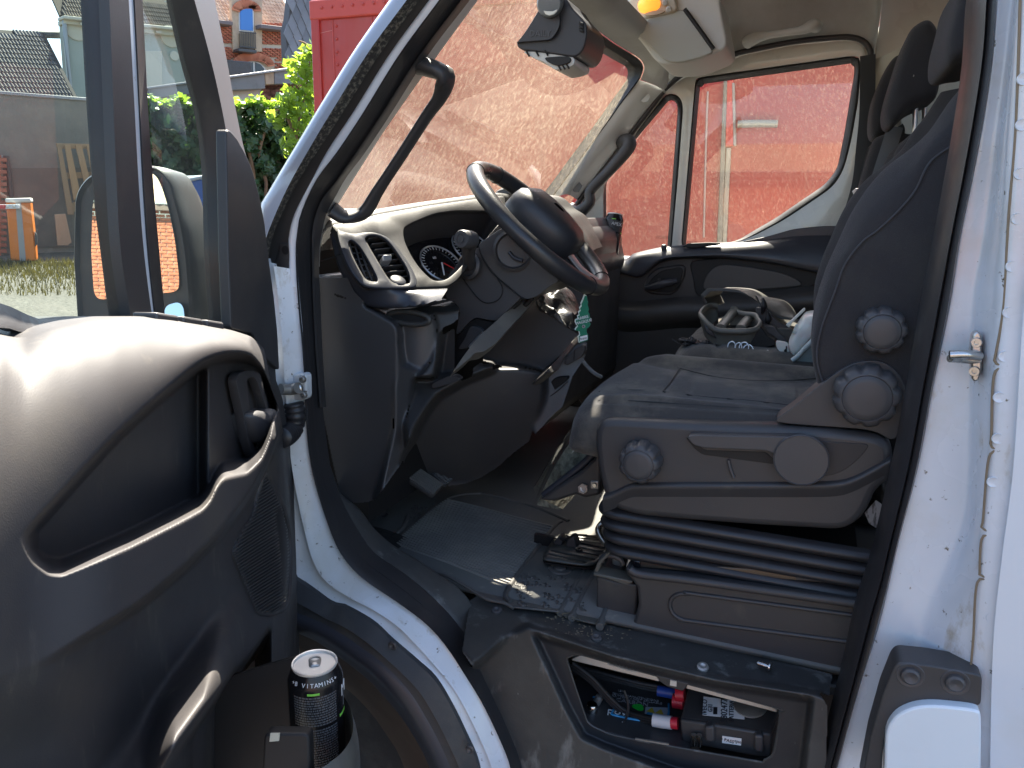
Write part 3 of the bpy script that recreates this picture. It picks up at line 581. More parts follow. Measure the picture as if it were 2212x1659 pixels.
box('vent_tab', FA(pp('5:541,556')[0], .002), FA(pp('5:575,548')[0])-FA(pp('5:512,552')[0]), FNn*.02, V3(0, 0, .011), M_silver, vent, bev=.002)
lathe('vent_dial', [(.016, 0), (.016, .008), (.013, .010), (0, .010)], FA(pp('5:618,706')[0], -.004), FNn+V3(0, 0, .5), M_bez, vent, seg=20)
for s in ('5:575,708', '5:666,697'): lathe('vent_mark', [(.0028, 0), (.0028, .001), (.0018, .001), (.0018, 0)], FA(pp(s)[0], .0045), FNn, M_whtext, vent, seg=12)
gr = empty('demist_grille', FA(pp('5:390,570')[0]), DA)
prism('grille_cavity', F3('5:270,420 340,410 500,700 400,720', -.02), FNn*-.004, M_blk, gr, bev=0)
for i in range(4):
    o = i*34-50
    pts_ = F3('5:%f,%f %f,%f %f,%f' % (350+o, 440, 385+o, 570, 440+o, 705), -.002)
    pts_ = [p for p in pts_]
    tube('grille_bar', pts_, .0018, M_pl2, gr, n=10, seg=6)
for i in range(6):
    t = (i+.5)/6; tube('grille_bar', F3('5:%f,%f %f,%f' % (290+t*95, 445+t*245, 360+t*120, 440+t*245), -.006), .0013, M_pl2, gr, n=2, seg=6, smoothpath=False)
# instrument cluster in its hollow
IC = empty('instrument_cluster', FA(pp('5:900,560')[0], -.07), DA)
co = cl; ci = [p-FNn*.085+V3(0, .012, 0) for p in cl]
grid('cluster_hollow', [co, [p-FNn*.03 for p in co], ci], M_pl2, IC, cu=True)
add('cluster_face', ci, [tuple(range(len(ci)))], M_gloss, IC, smooth=False)
def gauge(s, r):
    c = FA(pp(s)[0], -.082); ex = V3(0, 0, 1).cross(FNn).normalized(); ey = FNn.cross(ex)
    circ = [c+(ex*math.cos(a)+ey*math.sin(a))*r for a in np.linspace(0, 2*math.pi, 48, endpoint=False)]
    tube('gauge_ring', circ, .0022, M_silver, IC, n=96, seg=6, closed=True)
    for i in range(25):
        a = R(-40+i*260/24); d = ex*math.cos(a)+ey*math.sin(a)
        tube('gauge_tick', [c+d*r*.80, c+d*r*(.93 if i % 3 else .95)], .0008 if i % 3 else .0012, mat('tick', (.6, .6, .6), .5) if not bpy.data.materials.get('tick') else bpy.data.materials['tick'], IC, n=2, seg=4, smoothpath=False)
    return c, ex, ey
c, ex, ey = gauge('5:915,575', .052)
tube('gauge_needle', [c+FNn*.003, c+FNn*.003-ey*.036-ex*.012], .0018, M_whtext, IC, n=2, seg=6, smoothpath=False)
text('gauge_digit', '60', c+FNn*.002+ey*.016-ex*.012, ex, ey, .010, M_whtext, IC)
tube('gauge_needle', [c+FNn*.002+ex*.005, c+FNn*.002-ey*.02+ex*.028], .0013, mat('red_print', (.7, .03, .03), .5), IC, n=2, seg=6, smoothpath=False)
gauge('5:1120,470', .052)
# centre arch and passenger side of the dash
arch = P3('w:790,500 850,470 920,462 1000,500 1060,560 1100,640', .95)
tube('centre_hood', arch, .022, M_dash, DA, n=30, rv=(.05, (0, .2, 1)))
pz('centre_screen', 'w:790,520 900,480 1000,520 1070,640 950,700', .98, .02, M_gloss, DA, bev=.004)
ra = P3('w:1050,470 1230,468 1330,505 1440,610 1560,690 1640,800 1720,920 1770,1060', 1.15)
rb = P3('w:1000,560 1150,560 1260,640 1380,740 1500,820 1600,940 1680,1060 1720,1180', 1.02)
loft('passenger_dash', [[p+V3(-.25, .35, .0) for p in ra], [p+V3(-.05, .25, .0) for p in ra], ra, rb, [p+V3(.02, -.06, -.2) for p in rb]], M_dash, DA, n=40, rows=20)
for i in range(3):
    a = pp('w:%d,%d' % (1290+i*45, 560+i*50))[0]; b = pp('w:%d,%d' % (1335+i*45, 575+i*50))[0]
    tube('dash_slot', [onY(a, 1.07), onY(b, 1.07)], .0025, M_blk, DA, n=2, seg=6, smoothpath=False)
pz('dash_end', 'w:1560,690 1630,760 1690,880 1730,1020 1790,1300 1500,1659 1400,1200', 1.22, .4, M_pl, DA, bev=.02, rnd=.03)
# side end of the dash, cup holder, knee bolster and console: one moulded run of panels
def lin(y, u0, v0, bu, bv): return lambda U, W: y+bu*(U-u0)+bv*(W-v0)
P_con = pp('x:830,800 1010,630 1200,430 1330,300 1400,230 1480,330 1640,440 1830,560 1885,598 1525,1003 1250,950 1050,945 950,930 830,890')
P_knee = pp('x:250,1330 500,1165 700,1085 950,975 1050,946 1250,950 1400,985 1510,1025 1520,1300 1400,1560 8:1400,60 1300,135 1200,225 1100,287 1000,327 900,340 800,325 700,265 610,190 640,100')
P_crear = pp('x:1515,1005 1720,862 1830,712 1965,668 1975,740 1935,880 1815,1060 1705,1390 1600,1480 1400,1700 1370,1640 1500,1300')
P_side = pp('f:684,616 730,640 790,656 822,670 852,690 866,712 862,760 858,840 850,905 5:590,1659 8:600,205 435,432 335,447 225,432 f:716,990 698,900 688,760')
P_corner = pp('5:640,1000 648,1150 668,1250 720,1276 800,1282 850,1330 745,1342 720,1450 680,1600 8:690,10 600,205 440,430 5:600,1659 600,1400 625,1250 632,1100')
P_rail = pp('x:90,1092 300,1080 400,1048 530,1028 605,1095 715,1053 722,958 800,908 945,915 948,987 630,1112 520,1178 350,1272 250,1405 180,1515 110,1640 8:690,10 640,120 5:670,1659 720,1450')
P_rec = pp('x:395,600 525,520 530,1030 295,1085 350,800')
P_ridge = pp('5:862,900 940,868 1000,835 1036,870 1034,945 985,985 930,1005 905,1180 887,1338 742,1346 800,1285 852,1222 882,1100 888,1000')
P_cup = pp('5:486,886 560,896 700,888 860,898 887,1000 882,1100 852,1220 802,1283 720,1278 666,1252 646,1150 636,1005 600,958')
P_shelf = pp('5:410,842 700,835 930,808 1002,826 1036,868 1000,888 870,904 700,892 560,900 486,890')
P_up = pp('5:98,400 165,322 214,342 230,480 264,610 332,755 430,858 300,815 98,742')
relief(DA, [('console_side', P_con, lin(.60, 1150, 760, .00002, -.0001), M_pl), ('knee_panel', P_knee, lambda U, W: .43+.10*np.clip((W-790)/250, 0, 1)**2+.00062*(U-960), M_pl),
            ('console_face', P_crear, lin(.615, 1200, 800, .0004, -.0002), M_pl2), ('dash_end_cap', P_up, .168, M_pl), ('dash_side_panel', P_side, lin(.172, 780, 800, 0, .00002), M_pl),
            ('corner_panel', P_corner, lin(.172, 858, 800, .0013, 0), M_pl), ('knee_recess', P_rec, .36, M_pl), ('knee_rail', P_rail, lin(.285, 960, 830, .0003, -.0011), M_dash),
            ('knee_ridge', P_ridge, lin(.262, 940, 720, .0007, -.00035), M_dash), ('cup_panel', P_cup, lambda U, W: .232+.000018*(U-878)**2*.35-.0, M_pl2), ('shelf', P_shelf, ('z', .524), M_dash)],
       (684, 1290, 600, 1092), 2.0, 4.0)
tube('trim_gap', P3('5:105,560 170,540 238,514', .164), .0012, M_blk, DA, n=6, seg=6)
# cup holder bulge
cupP = onZ(pp('5:702,936')[0], .527)
er = [onY(pp('5:%f,%f' % (703+138*math.cos(a), 935+(40 if math.sin(a) > 0 else 42)*math.sin(a)+12*math.cos(a)))[0], .232-.05*math.sin(a)*0) for a in np.linspace(0, 2*math.pi, 36, endpoint=False)]
er = [p+V3(.004, -.010, 0) for p in er]
tube('cup_rim', er, .006, M_dash, DA, n=72, seg=8, closed=True)
add('cup_hole', [p+V3(0, -.0015, .0) for p in er], [tuple(range(36))], M_blk, DA, smooth=False)
def tilt(name, s, a, y, n, th, m, par, **k):
    n = Vector(n).normalized(); o = onY(pp(a)[0], y)
    return prism(name, [onP(p, o, n) for p in pp(s)], n*-th, m, par, **k)
pz('rail_tray', 'x:268,1150 300,1120 470,1050 520,1045 580,1085 560,1105 400,1160 285,1192', .262, .02, M_pl, DA, bev=.004, rnd=.01)
# knee panel and centre console
box('passenger_dash_body', (-.80, 1.22, .40), (.30, 0, 0), (0, .84, 0), (0, 0, .56), M_pl, DA, bev=.05, seg=3)
box('dash_sun_blocker', (-.93, .46, .31), (.16, 0, 0), (0, .48, 0), (0, 0, .5), M_blk, DA, bev=0)  # unseen black box added inside the dash to keep sun off the kick trim
box('firewall', (-1.03, .9, .3), (.04, 0, 0), (0, 1.6, 0), (0, 0, .85), M_blk, DA, bev=.01)
tilt('console_edge', 'x:1515,1005 1560,960 1700,800 1860,610 1895,600 1905,650 1835,715 1722,862 1660,985 1560,1025', 'x:1700,800', .61, (.72, -.12, .66), .05, M_dash, DA, bev=.014, seg=4, rnd=.015)
pz('console_switches', 'x:1722,905 1745,850 1830,760 1935,705 1940,790 1905,850 1760,935 1725,930', .606, .02, M_pl, DA, bev=.003, rnd=.008)
tube('switch_gap', P3('x:1830,770 1822,880', .604), .001, M_blk, DA, n=2, seg=5, smoothpath=False)
pz('console_pocket', 'x:1510,1265 1545,1150 1600,1085 1650,1060 1760,1060 1750,1100 1600,1220', .606, .02, M_blk, DA, bev=.003, rnd=.01)
tube('console_gap', P3('x:1505,1310 1640,1220 1760,1110', .60), .0012, M_blk, DA, n=8, seg=5)
tube('power_lead', [onY(p, y) for p, y in zip(pp('x:1900,850 1930,900 1990,970 2060,1030 2120,1060'), (.70, .70, .71, .72, .74))], .005, mat('grey_cable', (.25, .26, .27), .5), DA, n=20)
# gear gaiter
ga = P3('x:1400,235 1480,330 1640,440 1780,530 1845,560', .60); gc = P3('x:1500,130 1600,100 1720,80 1830,170 1890,330', .76)
gm = [a.lerp(b, .5)+V3(0, -.05, .03*math.sin(i*2.1)) for i, (a, b) in enumerate(zip(ga, gc))]
g14 = [a.lerp(b, .22)+V3(0, -.03, .012*math.sin(i*3.3+1)) for i, (a, b) in enumerate(zip(ga, gc))]
g34 = [a.lerp(b, .78)+V3(0, -.035, .014*math.sin(i*2.7+2)) for i, (a, b) in enumerate(zip(ga, gc))]
loft('gear_gaiter', [ga, g14, gm, g34, gc], mat('gaiter_leather', (.022, .022, .024), .38, bump=(30, .8, .01)), DA, n=40, rows=26)
# ---- steering wheel and column
WCn = V3(-.579, .526, .691); WN = V3(math.cos(R(48))*math.cos(R(4)), math.cos(R(48))*math.sin(R(4)), math.sin(R(48)))
WE1 = V3(0, 0, 1).cross(WN).normalized(); WE2 = WN.cross(WE1).normalized()     # right (+Y), up the wheel
SW = empty('steering_wheel', WCn, VAN)
def wv(a, b, c=0): return WCn+WE1*a+WE2*b+WN*c
M_lea = mat('wheel_leather', (.030, .030, .033), .33, bump=(500, .35, .001), var=[(10, .5, .8, (.05, .048, .044), I3)], rvar=.06)
rim = [wv(.187*math.cos(t), .187*math.sin(t)) for t in np.linspace(0, 2*math.pi, 72, endpoint=False)]
rr = [.0175+.002*abs(math.sin(2*t)) for t in np.linspace(0, 2*math.pi, 73)]
tube('wheel_rim', rim, rr, M_lea, SW, n=144, seg=20, closed=True, ang=180)
for t in (68, 112, 248, 292):
    d = R(t); c = wv(.187*math.cos(d), .187*math.sin(d)); tn = WE2*math.cos(d)-WE1*math.sin(d); rad = WE1*math.cos(d)+WE2*math.sin(d)
    tube('rim_seam', [c+(rad*math.cos(a)+WN*math.sin(a))*.0196 for a in np.linspace(0, 2*math.pi, 16, endpoint=False)], .0009, M_blk, SW, n=32, seg=5, closed=True)
hubp = roundpoly([wv(x, y, .012) for x, y in ((-.098, .045), (-.07, .085), (.07, .085), (.098, .045), (.085, -.05), (.05, -.095), (-.05, -.095), (-.085, -.05))], .03, 5)
ctr = wv(0, 0, .012)
def sc_(f, h): return [ctr+(p-ctr)*f+WN*h for p in hubp]
n_ = len(hubp); rows = [sc_(.9, -.035), sc_(1, -.015), sc_(1, .012), sc_(.95, .030), sc_(.8, .042), sc_(.5, .048), sc_(.15, .050)]
grid('airbag_cover', rows, mat('airbag_plastic', (.026, .027, .031), .45, bump=(700, .3, .001), rvar=.05), SW, cu=True, ang=70)
tube('cover_crease', [wv(x, y, z) for x, y, z in ((-.07, .03, .052), (-.04, .058, .048), (.04, .058, .048), (.07, .03, .052))], .004, M_bez, SW, n=20)
text('wheel_lettering', 'IVECO', wv(-.01, .060, .0535), WE1, WE2+WN*-.5, .024, M_whtext, SW, ext=.001)
for sx in (-1, 1):
    tube('wheel_spoke', [wv(sx*.06, .005, -.005), wv(sx*.12, .0, -.012), wv(sx*.18, -.01, 0)], [.032, .026, .024], M_pl, SW, n=12, seg=12, rv=(.012, WE2))
tube('wheel_spoke', [wv(0, -.06, -.005), wv(0, -.12, -.012), wv(0, -.182, 0)], [.05, .04, .045], M_pl, SW, n=12, seg=12, rv=(.012, WE1))
tube('spoke_trim', [wv(-.012, -.085, .008), wv(-.012, -.13, .002), wv(-.010, -.176, .008)], [.022, .02, .022], M_silver, SW, n=12, seg=12, rv=(.006, WE1))
SC = empty('steering_column', wv(0, 0, -.2), VAN)
pz('column_cover', 'w:500,1010 560,960 760,822 810,850 840,870 1000,1040 1160,1200 1400,1400 1300,1445 1160,1560 1060,1600 990,1590 690,1335 560,1160', .415, .2, M_pl2, SC, bev=.02, seg=4, rnd=.012)
pz('column_shroud', 'w:500,1015 560,1165 695,1335 950,1560 x:1250,200 1180,260 990,445 900,446 760,408 690,455 560,600 540,590 590,330 545,262 430,210 x:420,80 w:150,1480 160,1360 330,1160', .42, .17, M_pl2, SC, bev=.02, seg=4, rnd=.015)
tilt('column_underside', 'x:1245,200 1425,168 1395,235 1200,445 980,690 850,785 740,800 700,850 530,990 540,960 640,810 800,610 960,470', 'x:1100,420', .415, (.62, -.40, .68), .03, mat('column_under', (.10, .095, .085), .55, var=[(12, .4, .7, (.16, .145, .12), (1, 1, 1))]), SC, bev=.012, seg=3, rnd=.008)
for s in ('x:1172,298', 'x:1300,275'):
    c = onP(pp(s)[0], onY(pp('x:1100,420')[0], .413), V3(.62, -.40, .68)); tube('cover_hole', [c+V3(.016, 0, .016), c+V3(-.016, 0, -.016)], .0055, M_blk, SC, n=2, seg=8, smoothpath=False)
inset = P3('x:560,620 690,470 760,420 900,455 960,475 800,610 640,810 540,960 530,990 525,780', .43)
prism('column_recess', inset, (0, .02, 0), M_blk, SC, bev=.004)
prism('adjust_lever', roundpoly(P3('x:690,520 720,505 800,530 840,570 835,600 690,740 620,760 560,760 640,640', .418), .008), (0, .03, 0), M_pl2, SC, bev=.008)
tube('lever_edge', P3('x:690,738 760,660 838,580', .416), .004, M_silver, SC, n=8)
tube('cover_split', P3('w:505,1020 560,1165 680,1335 960,1570 1000,1590', .4135), .0015, M_blk, SC, n=30, seg=6)
flap = [onY(p, .4175) for p in pp('w:305,1290 360,1400 480,1560 560,1630 640,1640 730,1600 770,1520 760,1450 690,1340')]
tube('flap_line', flap, .0012, M_blk, SC, n=40, seg=6)
lathe('stalk_collar', [(.030, 0), (.030, .008), (.024, .012), (.020, .006), (0, .006)], onY(pp('w:420,1240')[0], .415), (-.2, -1, .2), M_pl, SC, seg=28)
tube('stalk', [onY(p, y) for p, y in zip(pp('w:420,1240 400,1130 405,1020 425,960'), (.415, .38, .345, .325))], [.013, .0135, .015, .017], M_pl2, SC, n=16, seg=14)
kn0 = onY(pp('w:440,955')[0], .325); kn1 = onY(pp('w:318,942')[0], .285)
lathe('stalk_knob', [(.012, -.006), (.0175, 0), (.0185, .006), (.0185, (kn1-kn0).length-.004), (.0165, (kn1-kn0).length), (.0105, (kn1-kn0).length), (.0100, (kn1-kn0).length-.0015), (.0070, (kn1-kn0).length-.0015), (.0066, (kn1-kn0).length+.0005), (0, (kn1-kn0).length+.001)], kn0, kn1-kn0, M_pl2, SC, seg=28)
cc = onY(pp('w:890,1070')[0], .412)
lathe('ignition_collar', [(.044, 0), (.044, .006), (.038, .010), (.034, .004), (0, .003)], cc, (.35, -1, .1), M_pl, SC, seg=32)
tube('collar_slot', [onY(p, .400) for p in pp('w:845,1085 900,1150 990,1180')], .004, M_bez, SC, n=10)
from mathutils.bvhtree import BVHTree
def bvh(o):
    me = o.data; return BVHTree.FromPolygons([v.co.copy() for v in me.vertices], [tuple(p.vertices) for p in me.polygons])
def hit(t, p, lift=.001):
    r = ray(p).normalized(); h = t.ray_cast(CAM, r)
    return (h[0]-r*lift) if h[0] is not None else None
def projP(p):
    d = Vector(p)-CAM; z = d.dot(fw); return (CX+FPX*d.dot(RT)/z, CY-FPX*d.dot(UP)/z)
def segd(p, a, b):
    ax, ay = a; bx, by = b; dx, dy = bx-ax, by-ay
    t = max(0, min(1, ((p[0]-ax)*dx+(p[1]-ay)*dy)/(dx*dx+dy*dy+1e-9))); return math.hypot(p[0]-ax-t*dx, p[1]-ay-t*dy)
Z0 = -.045
# ---- floor, sill, step
FL = empty('cab_floor', (-.3, .8, Z0), VAN)
quadgrid('floor_pan', lambda a, b: V3(-1.0+1.5*a, .20+1.5*b, Z0+.5*max(0, .04-a)), 20, 12, M_floor, FL, sol=.01)
yo = .095
P_sill = pp('b:-130,420 -60,520 0,482 100,382 190,302 285,252 820,438 1450,582 2100,678 2160,700 2180,560 1500,380 930,220 780,150 480,60 100,-20 -80,100')
P_ris = pp('b:-160,420 -60,518 0,480 100,380 190,300 285,250 820,436 1450,580 2100,676 2150,760 2130,1500 -150,1500')
P_face = pp('b:318,310 820,472 1450,622 2045,715 2010,1000 1975,1300 1200,1165 755,1005 625,945 530,770')
P_hole = pp('b:528,482 545,452 580,438 625,442 1000,547 1820,766 1846,790 1850,830 1815,1035 1790,1075 1740,1098 1680,1098 900,958 730,905 665,868 640,825')
relief(FL, [('sill_top', P_sill, ('z', -.050), M_step), ('step_panel', P_ris, lambda U, W: .098-.00006*(W-1400), M_step), ('step_face', P_face, .130, mat('step_face_plastic', (.030, .030, .033), .5, bump=(400, .3, .001), var=[(9, .5, .75, (.055, .054, .05), I3), (60, .66, .76, (.14, .14, .13), (1, 1, .4))])), ('opening', P_hole, None, None)],
       (985, 1800, 1255, 1700), 2.0, 4.5)
hp = [onY(p, .131) for p in P_hole]
tube('opening_lip', hp, .0022, M_step, FL, n=120, seg=6, closed=True)
# side kick trim between seal and mat
ka = P3('f:700,960 712,1030 740,1100 775,1160 815,1203 870,1240 925,1285 975,1335 1015,1390 1038,1430', .115)
kb = P3('f:725,1040 745,1085 773,1096 808,1141 846,1176 901,1210 953,1245 1000,1280 1030,1320 1078,1387', .17)
loft('kick_trim', [[p+V3(0, .01, -.02) for p in ka], ka, [a.lerp(b, .15)+V3(0, -.006, .006) for a, b in zip(ka, kb)], [a.lerp(b, .85)+V3(0, -.002, .006) for a, b in zip(ka, kb)], kb, [p+V3(0, .02, -.03) for p in kb]], M_step, FL, n=50, rows=24)
for s in ('8:1195,1112', '8:1815,1282', 'b:1370,518'):
    lathe('floor_screw', [(.011, 0), (.010, .003), (.006, .004), (.003, .002), (0, .002)], onZ(pp(s)[0], Z0-.002) if s[0] != 'b' or '1370' in s else onY(pp(s)[0], .1), (0, -.3, 1), M_zinc if s[0] == 'b' else M_pl2, FL, seg=14)
# channel rails beside the seat base
for s in ('8:1590,1130 1720,900 1850,700', '8:1660,1160 1780,930 1900,740', '8:1835,1215 1880,1100 1960,930'):
    a = [onZ(p, Z0+.004) for p in pp(s)]; tube('floor_channel', a, .008, M_floor, FL, n=10, seg=8)
prism('floor_plate', [onZ(p, Z0+.001) for p in pp('8:1600,1150 1740,900 1880,880 1960,980 1830,1210 1700,1180')], (0, 0, .004), mat('worn_floor', (.06, .058, .05), .7, var=[(12, .4, .7, (.12, .11, .09), I3)]), FL, bev=.002)
rg = random.Random(3); V = []; Fs = []
for i in range(170):
    u, v = rg.uniform(1560, 2040), rg.uniform(1120, 1290)
    if rg.random() < .5: u, v = rg.gauss(1600, 60), 1180-rg.random()*260
    p = onZ(pp('8:%f,%f' % (u, v))[0], Z0+.006); a = rg.uniform(0, 6.28); l = rg.uniform(.001, .003)
    d = V3(math.cos(a), math.sin(a), 0)*l; e = V3(-math.sin(a), math.cos(a), 0)*.0008; k = len(V)
    V += [p-d-e, p+d-e, p+d+e, p-d+e, p+V3(0, 0, .0012)]; Fs += [(k, k+1, k+4), (k+1, k+2, k+4), (k+2, k+3, k+4), (k+3, k, k+4)]
tag(add('grit', V, Fs, mat('crumbs', (.17, .14, .09), .9), FL, smooth=False), kind='stuff')
# ---- pedals, boot
PE = empty('pedals', onZ(pp('8:760,380')[0], Z0), VAN)
def padgrid(s, y, nu, nv, nm):
    q4 = [onY(p, yy) for p, yy in zip(pp(s), y)]
    A, B, C, D = q4; nrm = (B-A).cross(D-A).normalized()
    if nrm.dot(CAM-A) < 0: nrm = -nrm
    prism(nm, roundpoly(q4, .01), nrm*-.012, M_pl, PE, bev=.003)
    for i in range(nu):
        t = (i+.5)/nu; tube('tread', [A.lerp(B, t)+nrm*.002, D.lerp(C, t)+nrm*.002], .0032, M_floor, PE, n=2, seg=6, smoothpath=False)
    for i in range(nv):
        t = (i+.5)/nv; tube('tread', [A.lerp(D, t)+nrm*.001, B.lerp(C, t)+nrm*.001], .0022, M_pl2, PE, n=2, seg=6, smoothpath=False)
padgrid('8:640,290 720,235 860,330 800,395', (.40, .46, .46, .40), 7, 4, 'brake_pedal')
padgrid('8:760,225 810,208 920,300 885,330', (.50, .54, .54, .50), 3, 7, 'accelerator_pedal')
tube('pedal_arm', [onY(p, .44) for p in pp('8:590,190 620,250 700,300')], .008, M_pl2, PE, n=10)
tube('pedal_arm', [onY(p, .52) for p in pp('8:700,150 740,200 800,250')], .007, M_pl2, PE, n=10)
bp = onZ(pp('8:435,545')[0], Z0)
lathe('column_boot', [(.050, 0), (.048, .008), (.036, .010), (.036, .016), (.030, .018), (.028, .024), (.018, .026), (.016, .04)], bp, (0, 0, 1), M_seal, PE, seg=28)
tube('column_shaft', [bp+V3(0, 0, .02), bp+V3(.0, .0, .12)], .014, M_blk, PE, n=2, smoothpath=False, seg=14)
# ---- driver seat
DS = empty('driver_seat', (-.15, .5, Z0), VAN)
seams = [pp('6:540,607 640,620 850,665 1050,712 1200,730 1330,737 1480,735 1650,722'), pp('6:850,665 800,740 750,800'), pp('6:380,800 560,790 750,800 1000,830 1250,850 1500,880'),
         pp('6:905,690 925,720 900,790 910,810'), pp('6:1090,715 1110,760 1150,780 1140,835'), pp('6:1180,780 1300,775 1360,790 1350,850'), pp('6:1290,740 1340,780 1540,790 1545,850'), pp('6:1450,742 1560,760 1650,740'), pp('6:380,850 560,852 850,870 1150,890 1490,912')]
def cushion(name, x0, x1, y0, y1, zt, hgt, m, par, bol=.022, seam=(), n=70, k=56, tilt=0, frontdrop=.03, bow=.03):
    rows = []; yc, hw = (y0+y1)/2, (y1-y0)/2
    for i in range(n):
        t = i/(n-1); x = x0+(x1-x0)*t
        e = min(1, t/.16); shr = (1-(1-e)**2.4)**.42 if t < .16 else 1
        r_ = []
        for j in range(k):
            a = 2*math.pi*j/k; ca, sa = math.cos(a), math.sin(a)
            yy = hw*math.copysign(abs(ca)**.45, ca)*(1-.10*(1-shr)); zz = hgt/2*math.copysign(abs(sa)**.55, sa)*(.25+.75*shr)
            y = yc+yy
            top = 1 if sa > 0 else 0
            z = zt-hgt/2+zz-frontdrop*(1-shr)
            if top: z += bol*math.exp(-((abs(yy)/hw-.80)/.16)**2)*min(1, t*5)-.006*math.cos(yy/hw*1.4)
            xx = x-bow*(1-(yy/hw)**2)*(1-t)
            p = V3(xx, y, z+tilt*(t-.5))
            if seam and sa > -.3:
                P = projP(p); dm = min(segd(P, s[q_], s[q_+1]) for s in seam for q_ in range(len(s)-1))
                p.z -= .0065*math.exp(-(dm/5.5)**2)
                if sa < .5: p.y += .004*math.exp(-(dm/5.5)**2)
            r_.append(p)
        rows.append(r_)
    return grid(name, rows, m, par, cu=True, ang=180)
cu = cushion('cushion', -.405, .10, .225, .76, .385, .13, M_fab2, DS, seam=seams, n=110, k=96)
tb_ = bvh(cu)
for s in seams[:3]+seams[8:]:
    h = [hit(tb_, p, -.0005) for p in [tuple(x) for x in [(lambda c: c)(q) for q in s]]]; h = [x for x in h if x is not None]
    if len(h) > 2: tube('cushion_seam', h, .0012, M_blk, DS, n=40, seg=5)
# backrest
E1 = 'f:1775,850 1766,800 1758,740 1757,709 1762,656 1781,593 1799,549 1846,448 1903,372 1964,323 2010,281 2048,224 2082,182 2130,110'
E2 = 'f:1795,860 1772,805 1766,760 1777,705 1805,630 1827,570 1865,521 1896,498 1941,456 1979,410 2010,350 2067,308 2110,270 2150,220'
e1, e2 = P3(E1, .30), P3(E2, .232)
bk = [[p+V3(.03, .47, 0) for p in e1], [p+V3(-.005, .44, 0) for p in e1], [p+V3(.045, .34, 0) for p in e1], [p+V3(.05, .22, 0) for p in e1], [p+V3(.035, .10, 0) for p in e1], [p+V3(.0, .01, 0) for p in e1], [a.lerp(b, .55)+V3(-.006, -.018, 0) for a, b in zip(e1, e2)], e2, [p+V3(.07, -.006, -.01) for p in e2], [p+V3(.15, .0, -.01) for p in e2], [p+V3(.21, .05, -.01) for p in e2]]
loft('backrest', bk, M_fab, DS, n=60, rows=60, ang=180)
tube('backrest_seam', [p+V3(-.001, -.003, 0) for p in e2], .0016, mat('thread', (.05, .05, .055), .8), DS, n=60, seg=6)
add('seat_tag', P3('e:622,865 605,930 608,945 578,972 600,905', .245), [(0, 1, 2, 3, 4)], M_cream, DS, smooth=False)
hr = cushion('headrest', 0, 1, 0, 1, 0, 1, M_fab, DS, n=4, k=8); bpy.data.objects.remove(hr)
def pad(name, s, y0, y1, m, par, bev=.04):
    a = roundpoly(P3(s, y0), .03, 4); c = sum(a, V3(0, 0, 0))/len(a); d = y1-y0
    rows = [[c+(p-c)*.02+V3(0, .004, 0) for p in a]]
    for f, h in ((.55, .0), (.84, .012), (.96, .035), (1, .07), (1, d-.07), (.96, d-.035), (.84, d-.012), (.5, d)):
        rows.append([c+(p-c)*f+V3(0, h, 0) for p in a])
    return grid(name, rows, m, par, cu=True, ang=180)
pad('headrest', 'e:830,-180 790,0 740,180 735,300 755,335 800,340 860,320 980,310 1000,100 1000,-180', .36, .66, M_fab, DS)
# seat shell, recliner cover, knobs, lever
ys = .212
side = roundpoly(P3('a:358,150 380,95 425,72 1000,100 1390,116 1700,135 2000,168 2085,225 2090,330 2075,430 1990,490 1945,600 1900,665 1800,727 1300,698 900,668 600,640 470,600 415,545 378,400 356,230', ys), .02)
prism('side_cover', side, (0, .05, 0), M_pl, DS, bev=.014, seg=4)
low = P3('a:430,560 520,480 620,452 1100,448 1700,445 1850,420 1990,350 2085,330 2078,430 1990,490 1945,600 1900,660 1800,722 1300,694 900,664 600,636 470,597', ys-.001)
cr = P3('a:410,520 470,500 560,458 640,450 1100,447 1500,446 1750,440 1850,418 1960,365 2070,300', ys)
loft('cover_shoulder', [[p+V3(0, .004, .004) for p in cr], [p+V3(0, -.008, 0) for p in cr], [p+V3(0, -.009, -.006) for p in cr], [p+V3(0, .004, -.034) for p in cr]], M_pl, DS, n=40, rows=12)
rec = roundpoly(P3('6:1385,972 1490,905 1640,780 1790,665 1890,622 2010,615 2100,665 2165,770 2168,900 2140,1010 2090,1095 1980,1022 1500,990', ys+.008), .03)
prism('recliner_cover', rec, (0, .05, 0), M_pl, DS, bev=.016, seg=4)
def knob(s, r, y, nm='knob'):
    lathe(nm, [(r*1.02, 0), (r*1.02, .006), (r, .012), (r*.97, .026), (r*.86, .033), (r*.74, .034), (r*.72, .0325), (r*.70, .0335), (r*.5, .035), (0, .0355)], onY(pp(s)[0], y), (0, -1, 0), M_pl2, DS, seg=96, lobes=(9, .10, r*.84), ang=50)
knob('6:2018,436', .037, .222); knob('6:1932,812', .050, .214); knob('6:630,1195', .038, .206)
lever = roundpoly(P3('6:890,1062 930,1052 1560,1062 1640,1090 1690,1150 1695,1230 1640,1295 1560,1305 1490,1280 1440,1220 1400,1160 1350,1142 1000,1128 930,1112', ys-.022), .006)
prism('adjust_lever', lever, (0, .03, 0), M_pl2, DS, bev=.006, seg=3)
lathe('lever_disc', [(.044, 0), (.044, .003), (.0425, .004), (.0415, .0025), (0, .003)], onY(pp('6:1555,1195')[0], ys-.022), (0, -1, 0), M_pl2, DS, seg=48)
scp = roundpoly(P3('6:880,1060 1000,1140 1350,1150 1430,1225 1200,1195 980,1165 930,1125', ys-.001), .006)
prism('lever_scoop', scp, (0, .004, 0), M_blk, DS, bev=.001)
sc2 = roundpoly(P3('6:1650,1085 1960,1105 1900,1180 1820,1250 1740,1285 1645,1292 1690,1200', ys-.001), .01)
